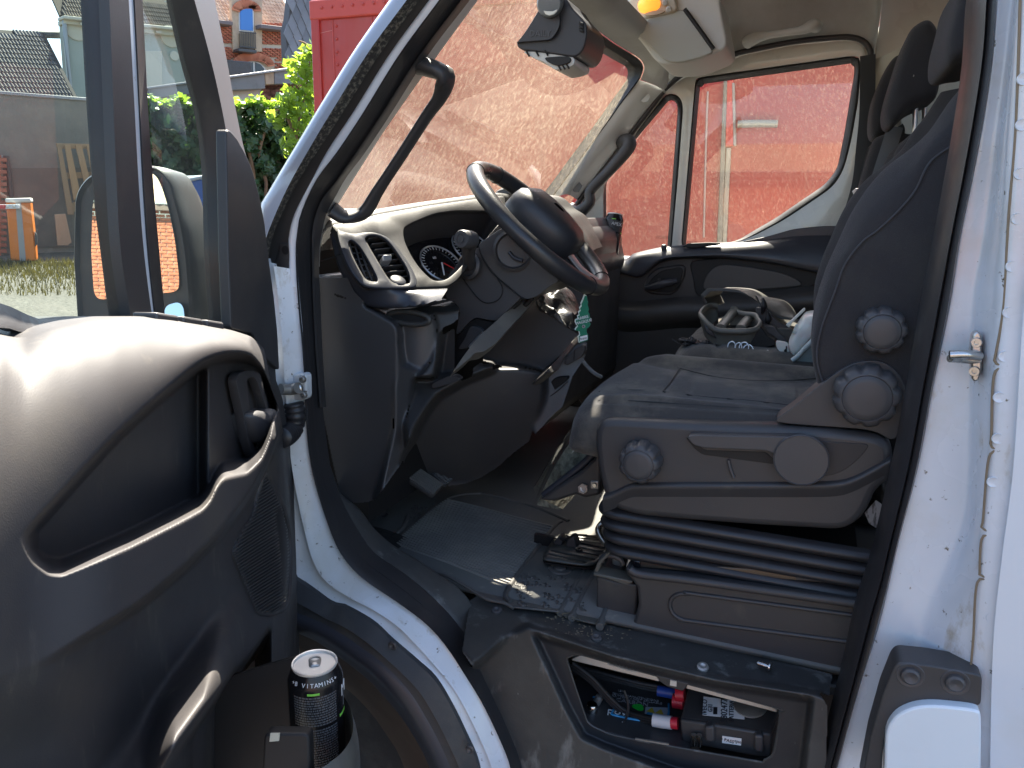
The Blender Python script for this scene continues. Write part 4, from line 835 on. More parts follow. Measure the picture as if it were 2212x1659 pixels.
prism('lever_scoop', sc2, (0, .004, 0), mat('scoop', (.020, .020, .023), .5), DS, bev=.001)
tube('cover_mark', P3('6:1132,1195 1145,1250 1165,1300', ys-.003), .003, M_pl2, DS, n=8, seg=8)
# bellows
def plan(x0, x1, y0, y1, r, z):
    return roundpoly([V3(x0, y0, z), V3(x1, y0, z), V3(x1, y1, z), V3(x0, y1, z)], r, 6)
btop = onY(pp('a:500,640')[0], .225).z; bbot = onY(pp('a:600,880')[0], .225).z-.01
rows = []; nb = 4
for i in range(nb*10+1):
    t = i/(nb*10); ph = (t*nb) % 1; bulge = abs(math.sin(math.pi*ph))**.6*.016 if ph not in (0,) else 0
    z = btop+.012+(bbot-btop-.012)*t
    rows.append(plan(-.335-bulge+.02*t, .175+bulge, .235-bulge, .74, .05, z))
grid('bellows', rows, M_seal, DS, cu=True, ang=60)
# steel slide under the bellows and pedestal
yb = .205
pz('slide_rail', 'a:620,900 1500,960 1740,990 1745,1030 1500,1010 620,935', yb+.02, .02, mat('bronzed_steel', (.13, .10, .075), .35, .6, rvar=.08), DS, bev=.002)
pz('slide_cap', 'a:575,895 620,900 622,938 578,935', yb+.015, .03, M_gloss, DS, bev=.002)
pz('slide_body', 'a:560,850 1900,985 1900,1110 570,965', yb+.04, .4, M_blk, DS, bev=.004)
pz('slide_marking', 'a:1525,965 1735,990 1735,1025 1525,1008', yb+.018, .004, M_pl, DS, bev=.001)
ped = P3('a:530,935 600,965 1000,1010 1900,1135 1920,1250 1900,1380 1860,1460 1780,1565 1300,1480 900,1400 575,1335 580,1260 608,1150 600,1050 540,975', yb)
prism('pedestal', ped, (0, .42, 0), M_pl, DS, bev=.008, seg=3)
em = roundpoly(P3('a:790,1130 830,1090 900,1085 1950,1225 1930,1400 1850,1370 860,1240 800,1200', yb-.001), .012)
tube('pedestal_emboss', em, .004, M_pl, DS, n=120, seg=8, closed=True)
cr2 = P3('a:560,945 620,975 1000,1022 1900,1150', yb-.004)
tube('pedestal_rim', cr2, .008, M_pl, DS, n=30, seg=10)
box('pedestal_foot', onY(pp('a:1200,1480')[0], yb+.01)+V3(.02, .0, -.005), (.48, 0, .0), (0, .04, 0), (0, 0, .02), M_pl, DS, bev=.004)
pz('care_label', 'a:1925,620 1990,545 2040,580 2010,720 1950,680', .30, .002, mat('label_grey', (.35, .35, .36), .6, var=[(160, .5, .6, (.08, .08, .08), (1, 1, .2))]), DS, bev=0)
# lever rod and open tray at the front of the pedestal
tube('slide_lever', [onY(p, y) for p, y in zip(pp('g:735,470 690,560 620,640 605,690 650,780 715,835 830,855 900,880'), (.33, .32, .31, .30, .29, .28, .27, .27))], .0062, mat('worn_steel', (.35, .32, .27), .3, .9, rvar=.1), DS, n=40, seg=12)
TR = P3('g:590,1105 760,1160 970,1190 965,1350 955,1500 860,1490 585,1430', .235)
prism('tray', TR, (0, .14, 0), M_pl, DS, bev=.004)
rimt = P3('g:556,1085 720,1115 930,1160 925,1178 860,1196 700,1140 562,1108', .232)
prism('tray_rim', rimt, (0, .03, .004), mat('tray_edge', (.10, .095, .08), .5), DS, bev=.002)
prism('tray_rim', P3('g:556,1090 600,980 720,865 735,880 640,985 600,1090', .24), (0, .03, 0), bpy.data.materials['tray_edge'], DS, bev=.002)
prism('bracket', P3('g:735,700 765,670 790,690 800,830 840,870 840,1080 735,1090', .30), (0, .03, 0), M_zinc, DS, bev=.003)
prism('bracket', P3('g:840,900 880,920 930,945 930,1000 860,1030 880,960', .25), (0, .02, 0), M_silver, DS, bev=.002)
tube('bracket_hook', P3('g:640,980 640,940 690,915 760,925 820,960 840,1000', .26), .006, M_pl2, DS, n=20)
# ---- bench seat with two places
BE = empty('bench_seat', (.05, 1.25, Z0), VAN)
bs = [pp('d:120,1060 300,1010 520,1030 700,1110'), pp('d:690,1190 720,1120 740,1090')]
cushion('bench_cushion', -.33, .22, .84, 1.66, .385, .14, M_fab2, BE, bol=.012, seam=bs, n=60, k=60)
box('bench_base', (-.02, 1.25, .12), (.5, 0, 0), (0, .78, 0), (0, 0, .3), M_blk, BE, bev=.03)
pad('bench_headrest', 'e:620,76 660,80 695,130 712,230 710,440 690,530 600,560 520,600 470,660 440,684 408,670 394,610 410,520 450,390 500,230 550,120', .98, 1.24, M_fab, BE)
pad('bench_headrest', 'e:480,270 440,300 390,380 340,500 318,600 314,700 330,748 390,742 440,700 500,600 520,450 520,330', 1.38, 1.64, M_fab, BE)
tube('headrest_post', P3('e:560,560 556,720', 1.06), .006, M_silver, BE, n=2, smoothpath=False)
tube('headrest_post', P3('e:612,550 606,720', 1.14), .006, M_silver, BE, n=2, smoothpath=False)
def backpad(name, s1, s2, y0, y1):
    a, b = P3(s1, y0), P3(s2, y0-.03); d = y1-y0
    loft(name, [[p+V3(.02, d, 0) for p in a], [p+V3(-.005, d-.05, 0) for p in a], [p+V3(.02, d*.5, 0) for p in a], [p+V3(0, .04, 0) for p in a], a, b, [p+V3(.12, .0, 0) for p in b], [p+V3(.16, .06, 0) for p in b]], M_fab, BE, n=40, rows=40, ang=180)
backpad('bench_backrest', 'e:700,690 600,700 530,740 460,820 430,920 400,1010 330,1140 250,1290 170,1440 110,1600', 'e:740,720 640,740 560,790 500,880 470,980 440,1060 380,1180 300,1330 230,1480 180,1640', .96, 1.26)
backpad('bench_backrest', 'e:480,700 400,730 340,760 310,830 280,930 240,1060 180,1220 120,1380 70,1500', 'e:520,730 440,760 390,800 360,880 330,980 290,1100 230,1250 170,1420 130,1540', 1.36, 1.66)
# belts
def strap(name, s, y, wd, m, par):
    a = P3(s, y) if not isinstance(y, (list, tuple)) else [onY(p, k) for p, k in zip(pp(s), y)]
    tube(name, a, wd, m, par, n=30, seg=8, rv=(.0012, (1, 0, .15)))
M_belt = mat('belt_webbing', (.035, .036, .036), .7, bump=(800, .4, .001))
strap('seat_belt', 'e:300,300 296,600 278,800 255,1000 200,1190 140,1370 100,1500', (1.66, 1.63, 1.60, 1.58, 1.56, 1.54, 1.53), .022, M_belt, BE)
strap('seat_belt', 'e:450,690 400,850 350,1000 290,1130 230,1240', (1.28, 1.25, 1.22, 1.2, 1.2), .020, mat('belt_grey', (.12, .12, .12), .7), BE)
pz('belt_tongue', 'e:215,1040 235,1025 300,1018 302,1028 285,1050 255,1060 250,1075 235,1115 200,1112 198,1100 222,1058', 1.545, .006, M_silver, BE, bev=.001)
pz('belt_slot', 'e:215,1092 232,1094 229,1106 212,1104', 1.5435, .003, M_blk, BE, bev=0)
strap('seat_belt', 'e:455,695 462,720 440,800 432,855', 1.30, .018, M_belt, BE)
# ================================================================== open driver door
DD = empty('driver_door', tuple(HNG+DT*.4), VAN)
# silhouette of the trim: top edge v(u) and front edge u(v)
Tu = [-480, -200, -60, 0, 20, 50, 110, 177, 250, 300, 367, 433, 500, 547, 565, 600, 660]
Tv = [790, 752, 722, 718, 727, 731, 708, 692, 683, 683, 689, 700, 713, 728, 742, 775, 850]
Ru = [563, 566, 573, 587, 600, 617, 630, 637, 640, 642, 640, 640, 645]
Rv = [690, 740, 763, 837, 870, 953, 1070, 1156, 1240, 1323, 1385, 1500, 1800]
C2u = [-480, -100, 0, 43, 143, 247, 310, 367, 417, 450, 483, 523, 550, 567, 580, 600, 660]
C2v = [1750, 1320, 1205, 1156, 1047, 937, 880, 833, 790, 770, 760, 758, 767, 783, 817, 880, 1000]
C3u = [45, 55, 70, 104, 132, 174, 278, 382, 434, 455, 463, 480, 533, 565, 580, 600, 660]
C3v = [1150, 1180, 1208, 1236, 1239, 1222, 1177, 1125, 1097, 1075, 1050, 1028, 1017, 985, 945, 880, 800]
C4u = [-480, 100, 200, 302, 347, 410, 469, 514, 545, 580, 600, 660]
C4v = [1560, 1420, 1360, 1298, 1260, 1208, 1153, 1097, 1055, 985, 930, 830]
Pu = [200, 347, 420, 496, 530, 560, 583, 640]         # crest of the lower pocket
Pv = [1860, 1659, 1560, 1458, 1425, 1390, 1345, 1250]
def ss(a, b, x): t = np.clip((x-a)/(b-a), 0, 1); return t*t*(3-2*t)
UD = np.linspace(-480, 660, 571)
def sm_(xs, ys, sg):
    y = np.interp(UD, xs, ys); k = np.exp(-np.arange(-40, 41)**2/(2*(sg/2)**2)); k /= k.sum()
    return np.convolve(np.pad(y, 40, mode='edge'), k, 'valid')
Tv, C2v, C3v, C4v, Pv = sm_(Tu, Tv, 9), sm_(C2u, C2v, 12), sm_(C3u, C3v, 5), sm_(C4u, C4v, 12), sm_(Pu, Pv, 12)
Tu = C2u = C3u = C4u = Pu = UD
def nT(u, v):
    T = np.interp(u, Tu, Tv); c2 = np.interp(u, C2u, C2v); c3 = np.interp(u, C3u, C3v); c4 = np.interp(u, C4u, C4v); pc = np.interp(u, Pu, Pv)
    s = np.clip((v-T)/np.maximum(c2-T, 20), 0, 1)
    n = .012+.090*np.sqrt(np.clip(1-(1-s)**2.2, 0, 1))
    # notch at the left end of the ledge
    n = n-.03*np.exp(-((u+20)/60)**2)*np.exp(-((v-T)/40)**2)
    bev = 26+.05*np.clip(300-u, 0, 400)
    dep = .085-.03*ss(425, 452, u)
    inrec = ss(0, bev, v-c2)*(1-ss(-34, 8, v-c3))*ss(40, 85, u)
    n = n-dep*inrec
    rail = ss(-34, 10, v-c3)*ss(50, 260, u)
    under = ss(-2, 26, v-c4)
    n = n+.024*rail*(1-under)
    n = n-.052*under*ss(120, 330, u)-.02*under*(1-ss(120, 330, u))*ss(0, 200, v-c4)
    # scoop in the lower panel, rising to the pocket crest
    cr = ss(-190, -10, v-pc)*(1-.85*ss(440, 545, u)); n = n+(.050+.05*ss(300, 380, u))*cr
    n = n-.10*ss(-4, 26, v-pc)*ss(330, 420, u)*(1-ss(545, 590, u))
    # the front edge rolls back to the door shell
    Ro = np.interp(v, Rv, Ru); n = n-.05*ss(28, 0, Ro-u)
    # relief round the grille
    return n
nu, nv = 300, 320
Bq, Aq = np.meshgrid(np.linspace(0, 1, nv), np.linspace(0, 1, nu), indexing='ij'); Aq = 1-(1-Aq)**1.25
v_ = 690+Bq*1100; u_ = None
for it in range(3):
    u_ = -480+Aq*(np.interp(v_, Rv, Ru)+480); T_ = np.interp(u_, Tu, Tv); v_ = T_+(1790-T_)*Bq
N_ = nT(u_, v_)
rows = [[onDoor((float(u_[j, i]), float(v_[j, i])), float(N_[j, i])) for i in range(nu)] for j in range(nv)]
top = [p-DN*.09+V3(0, 0, -.002) for p in rows[0]]
rows = [top]+rows
grid('door_trim', rows, M_door, DD, ang=180)
def onTrim(s, off=.0): return [onDoor(p, float(nT(*p))+off) for p in pp(s)]
# shell of the door behind the trim
shp = [onDoor(p, -.03) for p in pp('f:-480,760 100,720 560,735 620,880 640,1200 655,1500 650,1800 -480,1800')]
prism('door_shell', shp, DN*-.06, M_white, DD, bev=.01)
pe = [onDoor(p, -.012) for p in pp('f:560,700 600,820 612,950 628,1100 640,1260 645,1400 645,1500 660,1500 668,1300 652,1100 636,950 625,830 590,690')]
prism('door_edge_trim', [onDoor(p, .0) for p in pp('f:560,690 590,690 598,820 612,860 634,1000 645,1240 648,1420 636,1420 630,1250 615,1020 596,880 572,770')], DN*-.04, M_pl, DD, bev=.004)
# window frame: rear glass, divider, quarter light, front frame
def strip(name, ca, cb, n0, n1, m, th=.012, rows=None, n=40):
    a = [onDoor(p, n0) for p in pp(ca)]; b = [onDoor(p, n1) for p in pp(cb)]
    return loft(name, [[p-DN*th for p in a], a, b, [p-DN*th for p in b]], m, DD, n=n)
d0 = 'f:190,-60 197,0 208,200 222,400 240,553 258,700'; d1 = 'f:229,-60 236,0 244,200 252,400 262,553 285,700'
d2 = 'f:272,-60 278,0 289,200 300,400 312,553 331,700'; d3 = 'f:285,-60 291,0 301,200 311,400 322,553 338,700'; d4 = 'f:301,-60 308,0 318,200 330,380 345,553 358,700'
strip('glass_channel', d0, d1, -.035, -.02, M_seal)
strip('divider_trim', d1, d2, -.012, -.012, M_pl)
strip('divider_paint', d2, d3, -.022, -.022, M_white)
strip('quarter_seal', d3, d4, -.02, -.035, M_seal)
f0 = 'f:366,-60 378,0 407,130 438,250 453,380 458,553 470,720'; f1 = 'f:405,-60 420,0 448,100 472,200 488,290 492,400 494,553 505,720'
strip('frame_rubber', f0, f1, -.035, -.01, M_seal)
f2 = 'f:450,-60 464,0 490,130 510,240 527,320 540,360'; f1b = 'f:405,-60 420,0 448,100 472,200 488,280 495,330'
strip('frame_paint', f1b, f2, -.012, -.04, mat('frame_grey', (.09, .095, .105), .5), th=.02)
cov = roundpoly([onDoor(p, .008) for p in pp('f:489,281 496,280 512,298 530,330 545,365 560,420 572,480 580,553 592,640 600,720 604,800 570,770 545,720 500,710 494,553')], .008)
prism('mirror_cover', cov, DN*-.016, M_pl, DD, bev=.008, seg=3)
add('quarter_glass', [onDoor(p, -.04) for p in pp('f:300,-80 380,-80 410,120 440,250 450,380 455,553 470,740 350,740 335,400')], [tuple(range(9))], M_doorglass, DD, smooth=False)
add('window_glass', [onDoor(p, -.045) for p in pp('f:-600,-80 200,-80 215,200 230,400 250,600 265,740 -600,900')], [tuple(range(7))], M_doorglass, DD, smooth=False)
strip('sill_rubber', 'f:-480,560 -200,610 0,655 60,680 130,703 200,705', 'f:-480,700 -200,720 0,708 50,718 100,715 200,712', -.02, -.005, M_seal, n=30)
# latch handle, lock knob, switches
nL = float(nT(520, 900))
def onL(q, off): return [onDoor(p, nL+off) for p in pp(q)]
hz = roundpoly(onL('i:440,620 460,560 520,535 600,540 640,560 660,640 700,820 725,960 700,1050 640,1180 610,1250 580,1240 540,1120 500,900 455,700', .012), .012)
hzi = roundpoly(onL('i:530,600 590,585 625,650 690,850 720,960 690,1040 620,1170 600,1180 570,1080 548,960 555,860 535,700', .012), .01)
plate('latch_bezel', hz, [hzi], M_door, DD, sol=.012, bev=.004)
prism('latch_cup', roundpoly(onL('i:470,600 600,560 740,960 610,1230 500,1000', -.004), .01), DN*-.004, M_blk, DD, bev=0)
lvp = roundpoly(onL('i:555,890 590,865 660,862 680,890 720,850 760,845 785,890 775,980 740,1050 690,1110 650,1135 610,1120 580,1040 560,950', .020), .008); lc = sum(lvp, V3(0, 0, 0))/len(lvp)
grid('latch_handle', [[p-DN*.02 for p in lvp], lvp, [lc+(p-lc)*.93+DN*.008 for p in lvp], [lc+(p-lc)*.7+DN*.014 for p in lvp], [lc+(p-lc)*.1+DN*.016 for p in lvp]], M_pl2, DD, cu=True, ang=50)
kb_ = onDoor(pp('4:1555,345')[0], -.01)
lathe('lock_knob', [(.010, -.012), (.011, .0), (.0135, .006), (.0135, .011), (.011, .016), (.006, .018), (0, .0185)], kb_, (0, 0, 1), M_pl, DD, seg=24)
sw = roundpoly(onTrim('4:930,240 1100,262 1270,292 1290,302 1180,300 1050,280', .002), .003)
for a, b in ((930, 1090), (1110, 1250), (1270, 1390)):
    A = onDoor(pp('4:%f,%f' % (a, np.interp(a, [930, 1390], [238, 300])))[0], .012); B = onDoor(pp('4:%f,%f' % (b, np.interp(b, [930, 1390], [238, 300])))[0], .012)
    box('window_switch', (A+B)/2+V3(0, 0, -.001), (B-A)*.9, DN*.03, V3(0, 0, .012), M_pl2, DD, bev=.003)
# speaker grille
gp_ = pp('4:1720,1262 7:1560,60 1500,150 1455,250 1452,300 1500,420 1560,560 1600,640 1640,655 1710,650 1788,580 1805,300 1790,120 1760,0')
def inside(pt, poly):
    x, y = pt; c = False
    for i in range(len(poly)):
        (x0, y0), (x1, y1) = poly[i-1], poly[i]
        if (y0 > y) != (y1 > y) and x < (x1-x0)*(y-y0)/(y1-y0)+x0: c = not c
    return c
def span(poly, v):
    xs = []
    for i in range(len(poly)):
        (x0, y0), (x1, y1) = poly[i-1], poly[i]
        if (y0 > v) != (y1 > v): xs.append((x1-x0)*(v-y0)/(y1-y0)+x0)
    return (min(xs), max(xs)) if len(xs) > 1 else None
def onT(u, v, off): return onDoor((u, v), float(nT(u, v))+off)
vs_ = [p[1] for p in gp_]; rows = []
for v in np.linspace(min(vs_)+1, max(vs_)-1, 40):
    a, b = span(gp_, v); rows.append([onT(a+(b-a)*t, v, .003 if 0 < i < 13 else -.004) for i, t in enumerate(np.linspace(0, 1, 14))])
grid('speaker_grille', rows, mat('grille_cloth', (.022, .022, .024), .6), DD, ang=180)
tube('grille_frame', [onT(p[0], p[1], .0) for p in gp_], .0045, M_door, DD, n=90, seg=8, closed=True)
V = []; Fs = []
for k in range(70):
    run = []
    for s_ in np.linspace(0, 1, 90):
        u = 485+s_*160; v = 1010+k*7.2-(s_*160)*.62+60
        if inside((u, v), gp_): run.append((u, v))
    if len(run) > 2:
        run = [run[int(round(x))] for x in np.linspace(0, len(run)-1, 6)]; b = len(V)
        for (u, v) in run: V += [onT(u, v-1.9, .003), onT(u, v, .0060), onT(u, v+1.9, .003)]
        for i in range(5): Fs += [(b+3*i, b+3*i+1, b+3*i+4, b+3*i+3), (b+3*i+1, b+3*i+2, b+3*i+5, b+3*i+4)]
tag(add('grille_ribs', V, Fs, mat('grille_rib', (.11, .105, .105), .5), DD), kind='stuff')
# bottle holder
rimp = [onD(p, k) for p, k in zip(pp('7:2040,1105 2085,1130 2130,1180 2170,1250 2190,1340 2182,1430 2130,1520 2050,1590 1960,1650 1850,1710'), (1.0, .99, .975, .95, .925, .90, .875, .855, .84, .83))]
loft('bottle_holder', [[p+V3(-.004, .004, -.02) for p in rimp], [p+V3(0, 0, .002) for p in rimp], [p+V3(.008, -.004, -.002) for p in rimp], [p+V3(.014, -.006, -.05) for p in rimp], [p+V3(.002, .0, -.22) for p in rimp]], mat('holder_plastic', (.05, .05, .048), .42, var=[(14, .4, .7, (.11, .105, .085), (1, 1, .5))]), DD, n=40, rows=20, sol=.004)
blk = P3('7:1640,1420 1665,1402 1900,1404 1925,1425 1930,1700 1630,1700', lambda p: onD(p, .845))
prism('pocket_block', roundpoly(blk, .006), fw*.02, M_blk, DD, bev=.006, seg=3)  # black plastic, made deep black to carry the shade of can and trim
prism('block_sticker', P3('7:1682,1404 1740,1403 1735,1450 1676,1455', lambda p: onD(p, .842)), fw*.002, mat('cream_tape', (.5, .48, .38), .6), DD, bev=0)
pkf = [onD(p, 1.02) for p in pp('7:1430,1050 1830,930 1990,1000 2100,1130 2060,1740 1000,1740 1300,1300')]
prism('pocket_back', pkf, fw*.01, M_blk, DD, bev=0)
# mirror outside the quarter light
MRN = V3(.30, -.95, .035).normalized(); MO = onDoor((290, 500), -.20)
def onM(q, off): return [onP(p, MO+MRN*off, MRN) for p in pp(q)]
mo_ = roundpoly(onM('f:163,430 172,405 190,382 215,370 260,362 325,357 345,361 360,374 372,398 384,440 396,490 407,560 414,650 418,780 178,780 168,690 160,560', 0), .012)
mc = sum(mo_, V3(0, 0, 0))/len(mo_)
mi_ = roundpoly(onM('f:200,440 212,400 235,382 270,374 322,372 338,380 350,405 364,450 378,520 387,600 386,625 372,632 300,636 215,648 203,635 197,545', .002), .012)
grid('mirror_housing', [[mc+(p-mc)*.90+MRN*-.01 for p in mo_], [mc+(p-mc)*.97+MRN*.004 for p in mo_], mo_, [p-MRN*.03 for p in mo_], [mc+(p-mc)*.97-MRN*.08 for p in mo_], [mc+(p-mc)*.75-MRN*.13 for p in mo_], [mc+(p-mc)*.05-MRN*.14 for p in mo_]], M_pl2, DD, cu=True, ang=60)
M_mirror = mat('mirror_silver', (.9, .92, .92), .015, 1)
prism('mirror_glass', mi_, MRN*-.004, M_mirror, DD, bev=0)
prism('mirror_face', [mc+(p-mc)*.95-MRN*.004 for p in mo_], MRN*-.004, M_pl, DD, bev=0)
mn2 = V3(.30, -.93, .22).normalized(); prism('mirror_glass', roundpoly([onP(p, onP((375, 690), MO+MRN*.012, MRN), mn2) for p in pp('f:358,660 385,652 396,662 400,700 398,760 350,760 352,690')], .008), mn2*-.003, M_mirror, DD, bev=0)
prism('mirror_arm', [onDoor(p, -.16) for p in pp('f:409,530 415,520 450,512 500,515 500,560 452,560 450,600 420,605 407,590')], DN*-.02, M_pl2, DD, bev=.01)
prism('mirror_arm', [onDoor(p, -.16) for p in pp('f:402,684 422,676 462,680 470,720 406,720')], DN*-.02, M_pl2, DD, bev=.01)
# ================================================================== loose things in the cab
def rowobj(name, label, cat, loc, group=None):
    o = empty(name, loc); tag(o, label, cat, group); return o
# ---- drink cans
M_can = mat('can_black', (.012, .012, .014), .22, .35, rvar=.04)
M_print = mat('can_print', (.10, .10, .105), .4)
M_alu = mat('aluminium', (.72, .70, .66), .42, .55)
M_green = mat('can_green', (.22, .62, .08), .45)
def can(label, base, axis, up_to, face, letters):
    o = rowobj('drink_can', label, 'can', tuple(base), 'black energy drink cans'); ax = Vector(axis).normalized(); fx = Vector(face); fx = (fx-ax*fx.dot(ax)).normalized(); fy = ax.cross(fx)
    lathe('can_body', [(.022, .003), (.027, .0), (.0315, .006), (.033, .012), (.033, .148), (.0318, .152), (.0285, .1605), (.0268, .1645)], base, ax, M_can, o, seg=48, ang=70, cap=False)
    lathe('can_rim', [(.0268, .1645), (.0276, .1665), (.0272, .168), (.0255, .1675), (.0248, .165), (.0244, .1625), (0, .1622)], base, ax, M_alu, o, seg=48, ang=50)
    t = base+ax*.1632
    hole = [t+ax*.0002+(fx*math.cos(a)*.0105+fy*math.sin(a)*.0125)+fx*.010 for a in np.linspace(0, 2*math.pi, 24, endpoint=False)]
    add('can_opening', hole, [tuple(range(24))], M_blk, o, smooth=False)
    tab = [t+ax*.0022+fx*x+fy*y for x, y in ((.006, -.0065), (.006, .0065), (-.010, .0078), (-.016, .0045), (-.016, -.0045), (-.010, -.0078))]
    tin = [t+ax*.0022+fx*(-.010+.0042*math.cos(a))+fy*.0052*math.sin(a) for a in np.linspace(0, 2*math.pi, 14, endpoint=False)]
    plate('pull_tab', roundpoly(tab, .004), [tin], M_zinc, o, sol=.0012)
    lathe('tab_rivet', [(.0032, 0), (.0028, .0018), (0, .002)], t+ax*.0018+fx*.001, ax, M_alu, o, seg=14)
    def at(a, h, r): d = fx*math.cos(a)+fy*math.sin(a); return base+ax*h+d*r, d
    # lettering round the shoulder, small print below
    for i, ch in enumerate(letters):
        a = (i-len(letters)/2+.5)*.165
        if ch == ' ': continue
        p, d = at(a, .1555, .0310); tn = ax.cross(d)
        text('can_letter', ch, p, tn, ax*.93-d*.37, .0072, M_whtext, o, ext=.0001)
    rg = random.Random(5); V = []; Fs = []
    for li in range(30):
        h = .139-li*.0034
        if 12 <= li <= 12: continue
        a = -.82
        while a < .82:
            wd = rg.uniform(.035, .12); b = min(a+wd, .84); k = len(V)
            for aa in (a, (a+b)/2, b):
                p, d = at(aa, h, .03315); V.append(p); V.append(p+ax*.0021)
            Fs += [(k, k+2, k+3, k+1), (k+2, k+4, k+5, k+3)]; a = b+.022
    tag(add('small_print', V, Fs, M_print, o, smooth=False), kind='stuff')
    V = []; Fs = []
    for j in range(9):
        for hh in (.1435, .1465): p, d = at(-.26+j*.055, hh, .03315); V.append(p)
    add('green_band', V, [(2*j, 2*j+2, 2*j+3, 2*j+1) for j in range(8)], M_green, o, smooth=False)
    V = []; Fs = []
    for j in range(9):
        for hh in (.100, .104): p, d = at(1.0+j*.07, hh, .03315); V.append(p)
    add('green_band', V, [(2*j, 2*j+2, 2*j+3, 2*j+1) for j in range(8)], M_green, o, smooth=False)
    return o, at
topc = onD(pp('h:757,362')[0], .925)
c1, at1 = can('black energy drink can with open silver top in the door bottle holder', topc-V3(0, 0, .165), (0, 0, 1), None, (CAM-topc)+V3(-.05, -.02, 0), '+B VITAMINS+')
p, d = at1(1.35, .133, .0334); text('can_name', 'M', p, V3(0, 0, 1).cross(d), (0, 0, 1), .022, M_whtext, c1, ext=.0002)
kb0, kb1 = onD(pp('w:1912,1190')[0], 2.66), onD(pp('w:1962,890')[0], 2.66)
c2, at2 = can('dark drink can standing beside the far quarter window behind the steering wheel', kb0, kb1-kb0, None, CAM-kb0+V3(-.2, .5, 0), '       ')
p, d = at2(.35, .128, .0335); text('can_name', 'APEX', p, (kb1-kb0).cross(d), kb1-kb0, .016, M_whtext, c2, ext=.0002)
# ---- air freshener
ya = .455
AF = rowobj('air_freshener', 'green tree shaped card air freshener hanging below the steering wheel', 'air freshener', tuple(onY(pp('x:1930,690')[0], ya)))
tree = P3('x:1945,175 1968,188 1970,230 1985,252 1972,272 1992,330 1977,345 2000,388 1990,402 2016,432 1987,456 2010,482 1990,520 1962,536 1967,590 1980,596 1980,660 1890,692 1876,622 1895,606 1885,562 1850,558 1846,540 1872,510 1846,470 1850,442 1876,430 1870,402 1890,390 1880,362 1902,340 1890,320 1912,290 1906,270 1926,230', ya)
tc3 = sum(tree, V3(0, 0, 0))/len(tree)
prism('card', [tc3+(p-tc3)*1.03+V3(-.0025, .0, .0015) for p in tree], (0, .0015, 0), mat('card_edge', (.60, .68, .60), .7), AF, bev=0)
prism('green_face', [p+V3(0, -.0009, 0) for p in tree], (0, .0008, 0), mat('tree_green', (.005, .16, .085), .6), AF, bev=0)
prism('card_label', P3('x:1888,625 1970,604 1972,655 1892,680', ya-.0022), (0, .001, 0), M_whtext, AF, bev=0)
tx = onY(pp('x:1985,420')[0], ya)-onY(pp('x:1880,445')[0], ya)
text('card_lettering', 'ARBRE', onY(pp('x:1922,418')[0], ya-.0022), tx, (0, 0, 1), .0088, M_whtext, AF)
text('card_lettering', 'MAGIQUE', onY(pp('x:1930,462')[0], ya-.0022), tx, (0, 0, 1), .0085, M_whtext, AF)
text('card_lettering', 'fraise', onY(pp('x:1930,642')[0], ya-.0036), tx, (0, 0, 1), .007, mat('ink', (.1, .1, .1), .6), AF)
lathe('card_mark', [(.0035, 0), (.0035, .0004), (.0027, .0004), (.0027, 0)], onY(pp('x:1930,512')[0], ya-.0015), (0, -1, 0), M_whtext, AF, seg=14)
tube('cord', [onY(p, y) for p, y in zip(pp('x:1945,185 1935,160 1915,140'), (ya, ya+.01, ya+.02))], .0012, M_whtext, AF, n=8, seg=5)
# ---- rubber floor mat with ribs
zm = Z0+.004
MT = rowobj('floor_mat', 'ribbed black rubber mat with a curled edge in the driver footwell', 'mat', tuple(onZ(pp('8:1000,700')[0], zm)))
mo2 = [onZ(p, zm) for p in pp('8:430,650 560,560 700,440 830,400 960,420 1090,375 1180,380 1400,450 1660,540 1640,600 1600,640 1500,780 1560,800 1760,880 1720,950 1590,1130 1300,1100 1265,1070 1240,1066 1140,1045 1080,1010 980,945 880,890 820,878 700,800 560,705 480,690')]
prism('mat_sheet', mo2, (0, 0, .004), M_mat, MT, bev=.0015)
A0, A1, B0_, B1_ = pp('8:555,695 880,425 1265,965 1540,600')
prism('mat_field', [onZ(p, zm+.0045) for p in (A0, A1, B1_, B0_)], (0, 0, .0006), M_blk, MT, bev=0)
V = []; Fs = []; NR = 27
for i in range(NR):
    t = i/(NR-1); a = (A0[0]+(A1[0]-A0[0])*t, A0[1]+(A1[1]-A0[1])*t); b = (B0_[0]+(B1_[0]-B0_[0])*t, B0_[1]+(B1_[1]-B0_[1])*t)
    pa, pb = onZ(a, zm+.004), onZ(b, zm+.004); n = (pb-pa).cross(V3(0, 0, 1)).normalized()*.0036; k = len(V)
    for f in np.linspace(0, 1, 7):
        q = pa.lerp(pb, f)+n*.5*math.sin(f*9+i*.3); V += [q-n, q-n*.6+V3(0, 0, .006), q+n*.6+V3(0, 0, .006), q+n]
    for f in range(6):
        for g in range(3): Fs.append((k+f*4+g, k+f*4+g+1, k+f*4+4+g+1, k+f*4+4+g))
tag(add('mat_ribs', V, Fs, mat('worn_ribs', (.17, .16, .15), .5, var=[(5, .4, .7, (.28, .26, .23), I3)]), MT), kind='stuff')
lip = [onZ(p, zm+h) for p, h in zip(pp('8:770,886 830,882 900,905 980,950 1080,1012 1140,1045 1240,1066 1300,1098'), (.006, .016, .02, .016, .012, .010, .010, .006))]
tube('mat_lip', lip, .0035, M_mat, MT, n=30, seg=8)
for s in ('8:545,705 880,425 1100,385', '8:1100,385 1400,460 1640,560', '8:1280,1060 1270,970 1545,600 1600,560', '8:380,640 470,690 600,610 640,530'):
    tube('mat_border', [onZ(p, zm+.005) for p in pp(s)], .006, M_mat, MT, n=24, seg=8)
rg = random.Random(11)
